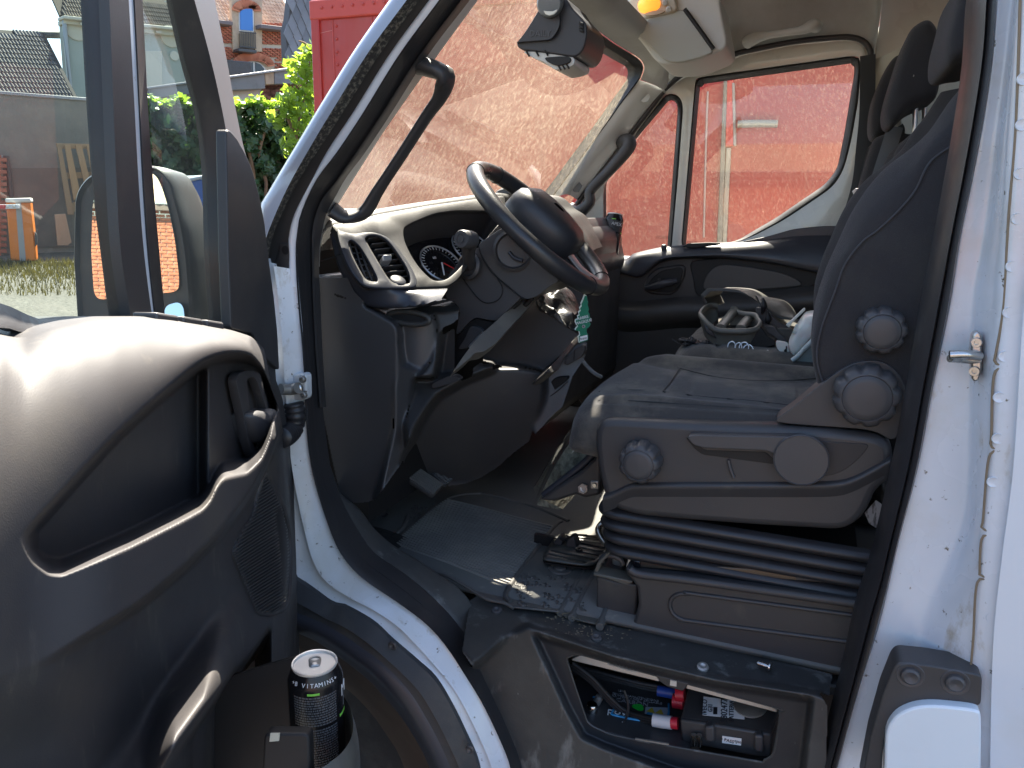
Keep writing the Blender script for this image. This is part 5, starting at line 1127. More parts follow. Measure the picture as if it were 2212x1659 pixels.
for (ua, ub, va, vb, num) in ((1290, 1700, 900, 1110, 34), (640, 830, 440, 540, 12), (1240, 1440, 230, 410, 16)):
    for i in range(num):
        u, v = rg.uniform(ua, ub), rg.uniform(va, vb)
        z_ = zm+.0045 if va > 300 else Z0+.003
        pts_ = [onZ(pp('8:%f,%f' % (u+dx, v+dy))[0], z_) for dx, dy in ((0, 0), (26, -12), (20, 16), (50, 8))]
        tube('tread_mark', pts_, .0032, M_mat, MT, n=9, seg=6, ang=180)
ec = onZ(pp('8:1590,860')[0], zm+.004)
lathe('mat_eyelet', [(.028, 0), (.026, .005), (.020, .006), (.018, .004), (.014, .004), (.013, .008), (0, .009)], ec, (0, 0, 1), M_mat, MT, seg=28)
# ---- slotted plate with clips lying on the floor
zp = Z0+.03
SP = rowobj('vent_cover', 'black slotted plastic cover with two clips lying beside the seat base', 'cover', tuple(onZ(pp('g:400,900')[0], zp)))
so_ = roundpoly([onZ(p, zp) for p in pp('g:85,930 130,850 180,780 230,725 420,725 620,740 760,770 740,830 660,920 610,980 540,1008 470,1010 300,990 170,970 100,960')], .012)
holes = []
for (u0, v0, u1, v1) in ((140, 908, 490, 985), (165, 875, 575, 960), (400, 880, 610, 925), (430, 850, 650, 890), (450, 815, 665, 852), (300, 765, 690, 820), (240, 735, 720, 790)):
    a, b = pp('g:%f,%f %f,%f' % (u0, v0, u1, v1)); A, B = onZ(a, zp), onZ(b, zp); n = (B-A).cross(V3(0, 0, 1)).normalized()*.0028
    holes.append([A-n, B-n, B+n, A+n])
plate('cover_plate', so_, holes, mat('cover_plastic', (.05, .05, .046), .35, var=[(10, .4, .7, (.09, .085, .07), I3)]), SP, sol=.004)
prism('cover_under', [p+V3(0, 0, -.008) for p in so_], (0, 0, .002), M_blk, SP, bev=0)
for s in ('g:180,860 190,790 215,765 245,735 265,760 270,800 240,850 215,872', 'g:290,880 305,800 330,755 370,748 390,780 410,850 390,880 340,900'):
    a = [onY(p, .43) for p in pp(s)]; prism('cover_clip', a, (0, .03, 0), M_pl, SP, bev=.003)
tube('clip_lead', [onY(p, .43) for p in pp('g:245,760 300,765 350,740 400,725 500,730')], .0025, M_blk, SP, n=16, seg=6)
lathe('cover_nut', [(.008, 0), (.008, .004), (.004, .004), (.004, .001), (0, .001)], onZ(pp('g:428,868')[0], zp+.003), (0, 0, 1), M_blk, SP, seg=12)
# ---- headlamp unit on the floor
HL = rowobj('headlamp_unit', 'clear headlamp unit with black housing lying in front of the seat base', 'headlamp', tuple(onY(pp('6:200,1420')[0], .50)))
ha = [onY(p, .52) for p in pp('6:20,1425 60,1330 130,1190 200,1080 270,1000 310,975')]; hb_ = [onY(p, .36) for p in pp('6:60,1400 150,1330 240,1260 320,1190 365,1130 385,1090')]
M_lens = mat('lamp_lens_clear', (.55, .55, .48), .08, coat=1, var=[(6, .4, .7, (.25, .25, .21), I3)])
loft('lens', [[p+V3(-.02, .03, -.03) for p in ha], ha, [a.lerp(b, .3)+V3(-.01, -.01, .03) for a, b in zip(ha, hb_)], [a.lerp(b, .7)+V3(-.0, -.01, .025) for a, b in zip(ha, hb_)], hb_], M_glass, HL, n=30, rows=16)
loft('reflector', [[p+V3(.0, .0, -.015) for p in ha], [a.lerp(b, .5)+V3(.05, .02, -.03) for a, b in zip(ha, hb_)], [p+V3(0, .0, -.012) for p in hb_]], mat('reflector_cream', (.62, .60, .46), .25, .3, bump=(40, .8, .01), var=[(25, .4, .6, (.18, .17, .13), I3)]), HL, n=30, rows=12)
hc = [onY(p, .34) for p in pp('6:30,1430 150,1345 280,1260 350,1190 380,1130 395,1300 390,1400 300,1420 250,1400 120,1440')]
prism('lamp_housing', hc, (0, .16, 0), M_pl, HL, bev=.008)
tube('lens_rim', hb_, .008, M_bez, HL, n=24, seg=10)
prism('lens_facet', [onY(p, .37) for p in pp('6:250,1080 300,1015 345,1020 350,1060 300,1100 220,1160')], (0, .003, 0), M_lens, HL, bev=.001)
for s, nm in (('6:292,1362', 'hex_nut'),):
    lathe(nm, [(.011, 0), (.011, .006), (.006, .006), (.006, .001), (0, .001)], onY(pp(s)[0], .335), (0, -1, .2), M_metal, HL, seg=6, ang=20)
pz('lamp_clip', '6:330,1320 378,1318 380,1368 332,1366', .335, .01, M_zinc, HL, bev=.002)
lathe('clip_screw', [(.005, 0), (.004, .003), (0, .003)], onY(pp('6:356,1342')[0], .334), (0, -1, 0), M_metal, HL, seg=12)
# ---- parts lying on the bench
yb2 = 1.02
CT = rowobj('trim_surround', 'dark curved plastic trim surround lying upright on the bench seat', 'trim piece', tuple(onY(pp('d:1000,950')[0], 1.2)))
M_tr = mat('trim_shell', (.05, .049, .045), .5, bump=(600, .2, .001), var=[(10, .45, .75, (.085, .08, .068), I3)])
ar0 = P3('d:560,640 520,560 500,515 545,465 585,428 660,424 800,428 950,445 1060,490 1170,565 1260,640 1330,720 1420,820 1500,890 1640,935', 1.16)
loft('arch', [ar0, [p+V3(.01, .0, -.006) for p in ar0], [p+V3(.03, .20, -.015) for p in ar0]], M_tr, CT, n=60, sol=.004)
sh0 = P3('d:1160,512 1300,530 1450,555 1560,590 1640,660 1700,760', 1.30); sh1 = P3('d:1250,620 1330,690 1400,745 1480,790 1560,805 1660,810', 1.14)
loft('shell', [sh0, [a.lerp(b, .5)+V3(.0, -.01, .012) for a, b in zip(sh0, sh1)], sh1], M_tr, CT, n=30, rows=12, sol=.003)
pz('bracket', 'd:1190,665 1300,680 1390,760 1480,850 1640,930 1600,955 1400,905 1300,885 1180,870', 1.10, .015, M_pl, CT, bev=.003)
pz('inner_shell', 'd:1180,870 1300,880 1410,910 1500,1000 1600,1090 1580,1110 1440,1080 1330,1020 1230,990', 1.06, .10, M_pl2, CT, bev=.006)
pz('shell_face', 'd:1415,915 1640,935 1680,1030 1610,1095 1500,1000', 1.08, .01, M_tr, CT, bev=.003)
for s in ('d:1272,650', 'd:1325,810'):
    c = onY(pp(s)[0], 1.095); tube('spring_clip', [c+V3(0, 0, .022), c+V3(.004, -.004, 0), c+V3(0, 0, -.022)], [.003, .009, .003], M_blk, CT, n=9, seg=8)
CR = rowobj('cup_cradle', 'grey beige open plastic cup cradle lying on the bench seat', 'cup holder', tuple(onY(pp('d:850,960')[0], 1.0)))
M_cr = mat('cradle_plastic', (.13, .125, .105), .42, var=[(8, .45, .75, (.17, .16, .135), I3)])
rimc = [onY(p, y) for p, y in zip(pp('d:715,650 640,640 560,670 500,735 515,790 600,880 700,948 850,962 1050,962 1180,940 1240,870 1215,820 1175,765 1050,750 960,720 930,685 890,690'), (1.16, 1.15, 1.12, 1.06, 1.02, .99, .98, .98, .98, .99, 1.02, 1.05, 1.08, 1.1, 1.12, 1.14, 1.15))]
tube('cradle_rim', rimc, .008, M_cr, CR, n=90, seg=10, rv=(.006, (0, 0, 1)))
loft('cradle_wall', [rimc, [p+V3(.0, .01, -.02) for p in rimc], [p.lerp(sum(rimc, V3(0, 0, 0))/len(rimc), .18)+V3(0, 0, -.055) for p in rimc]], M_cr, CR, n=60, rows=8, sol=.003)
bott = catmull([p.lerp(sum(rimc, V3(0, 0, 0))/len(rimc), .18)+V3(0, 0, -.054) for p in rimc], 40, True)
add('cradle_base', bott, [tuple(range(40))], M_cr, CR, smooth=False)
for s, y in (('d:910,720 820,830 750,915', (1.12, 1.06, 1.0)), ('d:1090,810 1040,870 1000,925', (1.09, 1.04, 1.0))):
    tube('cradle_rib', [onY(p, k) for p, k in zip(pp(s), y)], .010, M_cr, CR, n=12, seg=10, rv=(.014, (0, 0, 1)))
pz('cradle_leg', 'd:535,850 600,920 650,950 700,1060 590,1000 550,960', .985, .03, M_pl, CR, bev=.004)
pz('cradle_body', 'd:620,890 700,955 1190,955 1240,890 1330,1020 1440,1090 1430,1150 1300,1180 800,1110 700,1050', 1.0, .12, M_blk, CR, bev=.01)
RS = rowobj('fluid_reservoir', 'white translucent plastic reservoir with filler neck lying against the driver backrest', 'reservoir', tuple(onY(pp('d:1700,1330')[0], .95)))
M_res = mat('white_poly', (.72, .74, .70), .3, coat=.2, var=[(5, .5, .8, (.60, .62, .60), I3)]); M_res.node_tree.nodes['Principled BSDF'].inputs['Subsurface Weight'].default_value = .2
pad('tank', 'd:1780,790 1850,770 1960,760 1980,1000 1900,1060 1800,1180 1700,1290 1640,1330 1590,1240 1580,1130 1640,1030 1690,930', .90, 1.06, M_res, RS)
pz('tank_flange', 'd:1440,1085 1590,1112 1600,1200 1640,1330 1560,1280 1450,1180 1436,1120', .93, .02, M_res, RS, bev=.006, rnd=.01)
tube('filler_neck', P3('d:1740,960 1690,945 1660,935', .92), .014, M_res, RS, n=8, seg=14)
pz('tank_bracket', 'd:1560,885 1600,850 1780,680 1800,675 1805,700 1640,860 1600,920', .99, .02, M_cream, RS, bev=.004)
pz('tank_cap', 'd:1535,1215 1545,1190 1560,1185 1560,1145 1578,1150 1575,1222', .925, .02, M_blk, RS, bev=.002)
DC = rowobj('drip_tray', 'grey green plastic box edge under the white reservoir on the bench', 'box', tuple(onY(pp('d:1800,1380')[0], .88)))
pz('tray_side', 'd:1640,1335 1720,1270 1800,1180 1930,1050 1960,1070 1960,1400 1880,1385', .88, .04, mat('tray_teal', (.16, .20, .20), .4), DC, bev=.006)
tube('tray_lip', P3('d:1640,1325 1720,1262 1800,1172 1935,1040', .875), .006, mat('tray_lip', (.45, .52, .52), .35), DC, n=16, seg=8)
TI = rowobj('cable_ties', 'tangle of black clips and cable ties on the bench seat', 'cable ties', tuple(onZ(pp('d:450,1120')[0], .39)))
rg = random.Random(21)
for i in range(16):
    u, v = rg.uniform(280, 620), rg.uniform(1060, 1170); pts_ = []
    for k in range(5): pts_.append(onY(pp('d:%f,%f' % (u+rg.uniform(-90, 90), v+rg.uniform(-35, 35)))[0], 1.0+rg.uniform(-.05, .05)))
    tube('tie', pts_, rg.uniform(.0022, .0038), M_pl if i % 3 else M_pl2, TI, n=20, seg=7)
tube('tie', P3('d:145,1065 200,1095 250,1125', 1.0), .003, M_pl, TI, n=6, seg=6)
tube('tie', P3('d:340,1150 370,1120 420,1125 400,1180 350,1185 325,1150', 1.0), .004, M_pl2, TI, n=24, seg=8, closed=True)
KY = rowobj('key_rings', 'bunch of silver key rings on the bench seat edge', 'keys', tuple(onY(pp('d:1000,1200')[0], .95)))
for s in ('d:970,1185', 'd:1040,1180', 'd:1090,1210', 'd:885,1170'):
    c = onY(pp(s)[0], .93); q_ = rg.uniform(.6, 1)
    tube('key_ring', [c+V3(.014*math.cos(a)*q_, .006*math.sin(a), .012*math.sin(a)+.004) for a in np.linspace(0, 6.28, 12, endpoint=False)], .0018, M_metal, KY, n=30, seg=6, closed=True)
box('key_blade', onY(pp('d:1400,1225')[0], .93), (.03, 0, -.008), (0, .012, 0), (0, 0, .003), M_metal, KY, bev=.001)
SCR = rowobj('loose_screw', 'single grey screw lying on the black sill', 'screw', tuple(onZ(pp('b:1750,505')[0], Z0)))
s0, s1 = onZ(pp('b:1708,488')[0], Z0+.008), onZ(pp('b:1785,514')[0], Z0+.008)
tube('shank', [s0, s0.lerp(s1, .2), s1], [.0015, .0032, .0032], M_metal, SCR, n=12, seg=8)
for i in range(9): tube('thread', [s0.lerp(s1, .12+i*.08)+(s1-s0).normalized().cross(V3(0, 0, 1))*.0042*math.cos(a)+V3(0, 0, .0042*math.sin(a)) for a in np.linspace(0, 6.28, 8, endpoint=False)], .0007, M_metal, SCR, n=12, seg=4, closed=True)
lathe('screw_head', [(.0085, 0), (.008, .002), (.0045, .004), (0, .004)], s1, s1-s0, M_metal, SCR, seg=16)
# ---- battery and fuse cover in the sill opening
zb = -.235
BT = rowobj('battery', 'black vehicle battery with blue outlined label behind the sill opening', 'battery', tuple(onZ(pp('b:900,800')[0], zb)-V3(0, 0, .17)))
q0 = onZ(pp('b:640,860')[0], zb); q1 = onZ(pp('b:1240,960')[0], zb)
bx0, bx1, by0 = q0.x-.06, q1.x+.02, min(q0.y, q1.y)-.012
box('battery_case', ((bx0+bx1)/2, by0+.10, zb-.085), (bx1-bx0, 0, 0), (0, .20, 0), (0, 0, .17), M_pl, BT, bev=.006)
M_blue = mat('label_blue', (.03, .28, .55), .45)
tube('label_outline', [onZ(p, zb+.001) for p in pp('b:685,702 830,722 806,800 820,815 1000,850 1140,838 1160,745')], .0022, M_blue, BT, n=60, seg=6)
prism('warning_label', [onZ(p, zb+.001) for p in pp('b:1015,765 1160,770 1140,835 1005,830')], (0, 0, .0005), mat('label_pale', (.42, .47, .50), .5), BT, bev=0)
for s in ('b:1050,785', 'b:1105,795'):
    c = onZ(pp(s)[0], zb+.002); add('warning_triangle', [c+V3(-.009, -.007, 0), c+V3(.009, -.007, 0), c+V3(0, .010, 0)], [(0, 1, 2)], mat('warn_yellow', (.55, .42, .03), .5) if not bpy.data.materials.get('warn_yellow') else bpy.data.materials['warn_yellow'], BT, smooth=False)
for s in ('b:1045,812', 'b:1100,820'): lathe('warning_dot', [(.008, 0), (.008, .0004), (0, .0004)], onZ(pp(s)[0], zb+.0015), (0, 0, 1), M_blue, BT, seg=14)
gs = [onZ(p, zb+.002) for p in pp('b:925,762 940,750 985,748 1003,765 1000,790 960,785')]
prism('green_sticker', roundpoly(gs, .006), (0, 0, .001), mat('sticker_green', (.02, .62, .06), .4), BT, bev=0)
tX = onZ(pp('b:1080,740')[0], zb)-onZ(pp('b:840,700')[0], zb)
text('battery_lettering', 'power', onZ(pp('b:885,803')[0], zb+.002), tX, (-.1, 1, 0), .026, M_whtext, BT)
text('battery_lettering', 'CARBON', onZ(pp('b:930,735')[0], zb+.002), tX, (-.1, 1, 0), .016, mat('grey_ink', (.3, .3, .32), .6), BT)
for i, (s, tt) in enumerate((('b:950,703', 'SENZA MANUTENZIONE'), ('b:960,718', 'BATTERY - NOT SPILLABLE'), ('b:860,664', '12V'))):
    text('battery_lettering', tt, onZ(pp(s)[0], zb+.002), tX, (-.1, 1, 0), .0085, bpy.data.materials['grey_ink'], BT)
lathe('terminal', [(.012, 0), (.012, .012), (.010, .016), (0, .016)], onZ(pp('b:680,790')[0], zb), (0, 0, 1), M_metal, BT, seg=20)
lathe('terminal', [(.008, 0), (.008, .02), (.005, .022), (0, .022)], onZ(pp('b:705,745')[0], zb), (.4, 0, 1), M_zinc, BT, seg=16)
FB = rowobj('fuse_box', 'black fuse cover with clips and white parts labels right of the battery', 'fuse box', tuple(onY(pp('b:1500,1070')[0], .19)))
zf = zb+.03
ff = onY(pp('b:1230,845')[0], .17); fr_ = onY(pp('b:1800,935')[0], .17)
prism('cover_front', P3('b:1228,845 1500,885 1800,935 1795,1080 1700,1075 1240,985', .17), (0, .015, 0), M_pl, FB, bev=.004)
prism('cover_top', [ff+V3(0, .004, 0), fr_+V3(0, .004, 0), fr_+V3(.03, .22, .035), ff+V3(-.0, .22, .035)], (0, 0, -.012), M_pl, FB, bev=.005)
tpl_o, tpl_n = ff+V3(0, .004, .0015), (fr_-ff).cross(V3(0, .216, .035)).normalized()
def onCov(p, k=0): return onP(p, tpl_o+V3(0, 0, k), tpl_n)
prism('parts_label', [onCov(p, .001) for p in pp('b:1375,700 1625,735 1630,842 1368,815')], (0, 0, .0005), M_whtext, FB, bev=0)
inkm = mat('black_ink', (.02, .02, .025), .6)
lx = onCov(pp('b:1400,700')[0])-onCov(pp('b:1395,815')[0])
ly = -(onCov(pp('b:1625,735')[0])-onCov(pp('b:1375,700')[0]))
for s, tt, sz in (('b:1382,765', 'IVECO', .014), ('b:1418,770', 'G31', .012), ('b:1505,785', '5802477', .017), ('b:1550,790', 'BATTERIA', .012)):
    text('label_lettering', tt, onCov(pp(s)[0], .0022), lx, ly, sz, inkm, FB)
for i in range(9):
    c = onCov(pp('b:%f,%f' % (1437+i*2.6, 787))[0], .0022); box('bar_code', c, lx.normalized()*.018, ly.normalized()*(.0008+.0006*(i % 3)), (0, 0, .0002), inkm, FB, bev=0)
prism('test_label', P3('b:1492,945 1612,962 1608,1005 1490,988', .1685), (0, .001, 0), M_whtext, FB, bev=0)
text('label_lettering', '= PASS -', onY(pp('b:1530,975')[0], .168), (1, 0, .0), (0, 0, 1), .0085, inkm, FB)
text('label_lettering', '0000', onY(pp('b:1588,982')[0], .168), (1, 0, .0), (0, 0, 1), .006, inkm, FB)
for s in ('b:1380,890 1440,885 1445,985 1385,985', 'b:1690,940 1745,945 1750,1055 1690,1045'):
    pz('cover_clip', s, .160, .02, M_pl2, FB, bev=.004)
for s in ('b:1315,935 1312,1000', 'b:1350,938 1348,1005'): tube('clamp_band', P3(s, .158), .005, M_metal, FB, n=2, seg=10, smoothpath=False)
lathe('cover_disc', [(.03, 0), (.03, .003), (.028, .004), (0, .004)], onCov(pp('b:1665,760')[0], .001), tpl_n if tpl_n.z > 0 else -tpl_n, M_zinc, FB, seg=28)
CB = rowobj('battery_cables', 'bundle of black cables with red and white sleeves over the battery', 'cables', tuple(onZ(pp('b:900,780')[0], zb)))
for o in (-9, 0, 9, 18):
    tube('cable', [onY(p, y) for p, y in zip(pp('b:560,%d 680,%d 800,%d 900,%d 1060,%d' % (500+o, 590+o, 720+o, 800+o, 845+o*.7)), (.20, .20, .205, .205, .19))], .0055, M_blk if o % 2 else M_seal, CB, n=30, seg=10)
for i in range(7):
    o = i*14; tube('cable', [onY(p, .30) for p in pp('b:540,%d 760,%d 1000,%d 1200,%d' % (500+o*.4, 560+o, 620+o, 650+o))], .006, M_seal, CB, n=20, seg=8)
tube('white_sleeve', [onY(p, .188) for p in pp('b:1060,845 1120,855 1178,862')], .0125, mat('white_tape', (.62, .60, .60), .45), CB, n=8, seg=14)
tube('red_sleeve', [onY(p, .186) for p in pp('b:1174,862 1216,866')], .011, mat('red_boot', (.55, .02, .04), .4), CB, n=3, seg=14)
for s in ('b:1185,725 1250,735', 'b:1205,685 1258,690'): tube('red_sleeve', [onY(p, .25) for p in pp(s)], .014, bpy.data.materials['red_boot'], CB, n=3, seg=14)
tube('blue_sleeve', [onY(p, .27) for p in pp('b:1090,662 1215,685')], .011, mat('blue_boot', (.02, .06, .30), .4), CB, n=3, seg=14)
tube('thin_lead', [onY(p, .18) for p in pp('b:880,660 905,740 900,820 870,865')], .0025, M_seal, CB, n=20, seg=6)
tube('thin_lead', [onY(p, .178) for p in pp('b:875,862 845,870 812,880')], .003, M_whtext, CB, n=8, seg=6)
# beige chassis strips seen at the top of the opening, dark compartment walls
pz('chassis_strip', 'b:548,470 610,440 775,480 778,500 920,540 1070,560 1100,608 560,478', .20, .02, mat('beige_chassis', (.62, .56, .48), .6), FL, bev=.002)
pz('chassis_strip', 'b:1278,618 1450,655 1455,680 1640,712 1770,745 1835,790 1830,800 1265,650', .20, .02, bpy.data.materials['beige_chassis'], FL, bev=.002)
pz('latch_tab', 'b:1075,565 1280,618 1262,650 1245,668 1150,640 1105,610', .128, .006, M_pl, FL, bev=.002)
pz('latch_window', 'b:1168,598 1208,606 1206,638 1165,630', .126, .004, bpy.data.materials['beige_chassis'], FL, bev=0)
box('compartment_back', (-.05, .46, -.22), (1.0, 0, 0), (0, .01, 0), (0, 0, .42), M_blk, FL, bev=0)
box('compartment_floor', (-.05, .28, -.43), (1.0, 0, 0), (0, .4, 0), (0, 0, .01), M_blk, FL, bev=0)
pz('step_mark', 'b:950,960 1160,995 1155,1003 950,968', yo+.0255, .003, M_zinc, FL, bev=0)
# ================================================================== outside
def gz(x, y): return -.72+.045*max(0, (-.81*x+.58*y)-4.5)
def ground_f(a, b):
    x, y = -45+90*a, -30+75*b; return V3(x, y, gz(x, y))
M_gr = mat('gravel', (.10, .094, .082), .9, bump=(30, .9, .02), var=[(.5, .45, .65, (.085, .078, .06), I3), (25, .45, .62, (.05, .046, .04), I3), (8, .58, .72, (.14, .13, .115), I3)])
g = quadgrid('ground', ground_f, 100, 90, M_gr, None, ang=180); tag(g, kind='structure')
WNn = V3(.93, -.37, 0).normalized(); WD = V3(.37, .93, 0).normalized()
def wallpt(s, dist):
    p = pp(s)[0] if isinstance(s, str) else s; d = ray(p); return CAM+d*(dist/math.hypot(d.x, d.y))
class Plane:
    def __init__(self, s, dist, n=WNn): self.o = wallpt(s, dist); self.n = n; self.d = V3(-n.y, n.x, 0)
    def __call__(self, p, off=0): return onP(p, self.o+self.n*off, self.n)
def shared(mesh, name, loc, mw, par):
    o = bpy.data.objects.new(name, mesh); col.objects.link(o); M4 = mw.to_4x4(); M4.translation = loc
    o.parent = par; o.matrix_parent_inverse = Matrix.Translation(-par.location); o.matrix_basis = M4; return o
def boxmesh(name, sx, sy, sz, m, bev=.12):
    bm = bmesh.new(); bmesh.ops.create_cube(bm, size=1)
    bmesh.ops.scale(bm, vec=(sx, sy, sz), verts=bm.verts)
    me = bpy.data.meshes.new(name); bm.to_mesh(me); bm.free(); me.materials.append(m); return me
def axes(x, y):
    x = Vector(x).normalized(); y = Vector(y).normalized(); z = x.cross(y).normalized(); y = z.cross(x)
    return Matrix((x, y, z)).transposed()
def matrand(name, ca, cb, rough=.8, bump=None):
    m = mat(name, ca, rough, bump=bump); t = m.node_tree; p = t.nodes['Principled BSDF']
    oi = t.nodes.new('ShaderNodeObjectInfo'); x = t.nodes.new('ShaderNodeMix'); x.data_type = 'RGBA'; x.inputs['A'].default_value = (*ca, 1); x.inputs['B'].default_value = (*cb, 1)
    t.links.new(oi.outputs['Random'], x.inputs['Factor']); t.links.new(x.outputs['Result'], p.inputs['Base Color']); return m
def inpoly(p, poly): return inside(p, poly)
# ---- grey rendered yard wall with a tin capping
W1 = Plane('f:100,540', 16)
YW = rowobj('yard_wall', 'tall grey rendered yard wall with thin capping behind the orange barrier', 'wall', tuple(W1(pp('f:60,545')[0])))
M_rend = mat('render_grey', (.20, .185, .16), .9, bump=(8, .5, .02), var=[(.6, .45, .7, (.14, .13, .11), I3), (3, .5, .75, (.25, .22, .18), I3)])
a = [W1(p) for p in pp('f:-260,182 330,228 520,243 520,640 -260,640')]; prism('wall', a, WNn*-.25, M_rend, YW, bev=0)
a = [W1(p, .03) for p in pp('f:-260,176 330,222 520,238 520,244 330,229 -260,184')]; prism('capping', a, WNn*-.32, mat('tin', (.28, .28, .29), .5, .3), YW, bev=.01)
a = [W1(p, .02) for p in pp('1:60,1090 600,1085 610,1600 75,1600')]; prism('wall_patch', a, WNn*-.03, mat('dark_render', (.13, .115, .10), .9, var=[(1.5, .4, .7, (.19, .16, .13), I3)]), YW, bev=0)
tube('drain_pipe', [W1(p, .06) for p in pp('1:40,1010 60,1150 75,1290')], .04, M_pl, YW, n=6)
# small red brick pier at the left edge
BP = rowobj('brick_pier', 'narrow red brick pier at the left end of the yard wall', 'pier', tuple(W1(pp('f:0,545')[0])))
brm = boxmesh('brick', .20, .085, .06, matrand('pier_brick', (.30, .09, .055), (.42, .16, .10)))
a0 = W1(pp('f:-20,560')[0], .14)
prism('core', [W1(p, .08) for p in pp('f:-70,330 6,335 9,560 -70,560')], WNn*-.2, mat('mortar', (.34, .32, .29), .9), BP, bev=0)
for r_ in range(34):
    for k in range(3):
        pos = W1((-62+(k+.5*(r_ % 2))*24, 338+r_*6.6), .10); shared(brm, 'brick', pos, axes(WD, V3(0, 0, 1).cross(WD)*-1) @ Matrix.Rotation(0, 3, 'X'), BP)
# ---- pallet and board leaning on the wall
PA = rowobj('pallet', 'worn wooden pallet standing on edge against the yard wall', 'pallet', tuple(W1(pp('1:500,1590')[0], .3)))
M_wood = matrand('pallet_wood', (.42, .27, .15), (.30, .20, .12), .8)
for s in ('1:368,930 395,930 480,1390 440,1390', '1:420,940 455,940 520,1250 480,1300', '1:490,940 530,940 590,1200 560,1240', '1:560,945 590,945 640,1200 620,1240', '1:620,945 640,945 700,1250 670,1260'):
    prism('slat', [W1(p, .35) for p in pp(s)], WNn*-.03, M_wood, PA, bev=.004)
for s in ('1:365,928 650,935 655,962 372,965', '1:400,1120 655,1110 660,1150 405,1160', '1:440,1330 660,1230 665,1270 450,1392'):
    prism('cross_board', [W1(p, .31) for p in pp(s)], WNn*-.03, M_wood, PA, bev=.004)
BO = prism('board', [W1(p, .4) for p in pp('1:355,1390 425,1385 465,1570 440,1590 375,1590')], WNn*-.03, mat('plywood', (.50, .33, .22), .8, var=[(5, .4, .7, (.4, .26, .17), (1, 1, .2))]), None, bev=.004)
tag(BO, 'pale plywood board propped below the pallet', 'board')
# ---- barrier post
bpos = wallpt('f:44,562', 14.4)
OB = rowobj('barrier_post', 'orange car park barrier cabinet with grey stripe and white cap', 'barrier', tuple(bpos))
PB = Plane('f:44,562', 14.4, n=V3(.75, -.66, 0).normalized())
M_or = mat('orange_paint', (.75, .20, .02), .4, var=[(3, .5, .8, (.62, .17, .03), I3)])
prism('cabinet', [PB(p) for p in pp('1:38,1312 198,1312 238,1690 70,1690')], PB.n*-.35, M_or, OB, bev=.02)
prism('stripe', [PB(p, .006) for p in pp('1:100,1312 136,1312 168,1690 128,1690')], PB.n*-.02, mat('stripe_grey', (.35, .34, .33), .6), OB, bev=0)
prism('cap', [PB(p, .03) for p in pp('1:30,1286 195,1282 202,1312 36,1314')], PB.n*-.4, mat('cap_white', (.62, .60, .55), .5), OB, bev=.02)
prism('arm', [PB(p, .10) for p in pp('1:-300,1330 128,1324 128,1352 -300,1362')], PB.n*-.05, M_whtext, OB, bev=.005)
prism('arm_band', [PB(p, .105) for p in pp('1:-40,1328 36,1327 36,1353 -40,1355')], PB.n*-.06, mat('band_red', (.60, .03, .03), .5), OB, bev=.003)
for s in ('1:50,1337', '1:90,1336'): lathe('arm_bolt', [(.02, 0), (.02, .012), (0, .014)], PB(pp(s)[0], .10), PB.n, M_metal, OB, seg=10)
prism('lamp_box', [PB(p, .02) for p in pp('1:222,1500 238,1520 240,1580 228,1600')], PB.n*-.1, M_pl2, OB, bev=.004)
# ---- tiled lean-to roof on the left
def rooftiles(par, pl, poly, nrows, ncols, p00, p10, p01, slope, mname, ca, cb, limit=300, tilt=.12):
    """tiles laid on a sloping roof; p00,p10 eave ends, p01 ridge start (picture survey points)"""
    A = pl(p00); B = pl(p10); upd = (V3(0, 0, 1)*math.sin(slope)-pl.n*math.cos(slope)).normalized()
    top = onP(p01, A, pl.d.cross(upd).normalized()); H = (top-A).dot(upd)
    ex = (B-A).normalized(); W_ = (B-A).length; tw, th = W_/ncols, H/nrows
    m = matrand(mname, ca, cb, .45, bump=(3, .3, .01))
    bm = bmesh.new(); n = 5
    vs = []
    for j in (0, 1):
        for i in range(n):
            t = i/(n-1); x = (t-.5)*tw; z = .22*tw*math.sin(t*2*math.pi)
            vs.append(bm.verts.new((x, (j-.5)*th*1.25, z+(1-j)*th*tilt)))
    for i in range(n-1): bm.faces.new((vs[i], vs[i+1], vs[n+i+1], vs[n+i]))
    ext = bmesh.ops.extrude_face_region(bm, geom=bm.faces[:]); bmesh.ops.translate(bm, vec=(0, 0, -.04*th-.01), verts=[e for e in ext['geom'] if isinstance(e, bmesh.types.BMVert)])
    me = bpy.data.meshes.new('roof_tile'); bm.to_mesh(me); bm.free(); me.materials.append(m)
    mw = axes(ex, upd); nrm = ex.cross(upd); cnt = 0
    for r_ in range(nrows):
        for c in range(ncols):
            pos = A+ex*(c+.5)*tw+upd*(r_+.5)*th+nrm*.02
            if inpoly(projP(pos), poly) and cnt < limit:
                shared(me, 'roof_tile', pos, mw, par); cnt += 1
    prism('roof_deck', [A-ex*.1, B+ex*.1, B+ex*.1+upd*H, A-ex*.1+upd*H], -nrm*.08 if nrm.dot(pl.n) > 0 or True else nrm, mat(mname+'_deck', tuple(x*.35 for x in ca), .9), par, bev=0)
T1 = Plane('f:80,200', 24)
TH = rowobj('tiled_lean_to', 'low building with dark grey pantile roof above the yard wall', 'building', tuple(T1(pp('f:60,330')[0])))
rooftiles(TH, T1, pp('1:-30,205 410,225 470,640 -30,625'), 14, 24, (-30, 210), (160, 214), (-12, 70), R(42), 'dark_tile', (.05, .05, .052), (.085, .08, .075))
prism('wall', [T1(p, -.05) for p in pp('f:-60,205 165,215 165,520 -60,520')], WNn*-.3, M_rend, TH, bev=0)
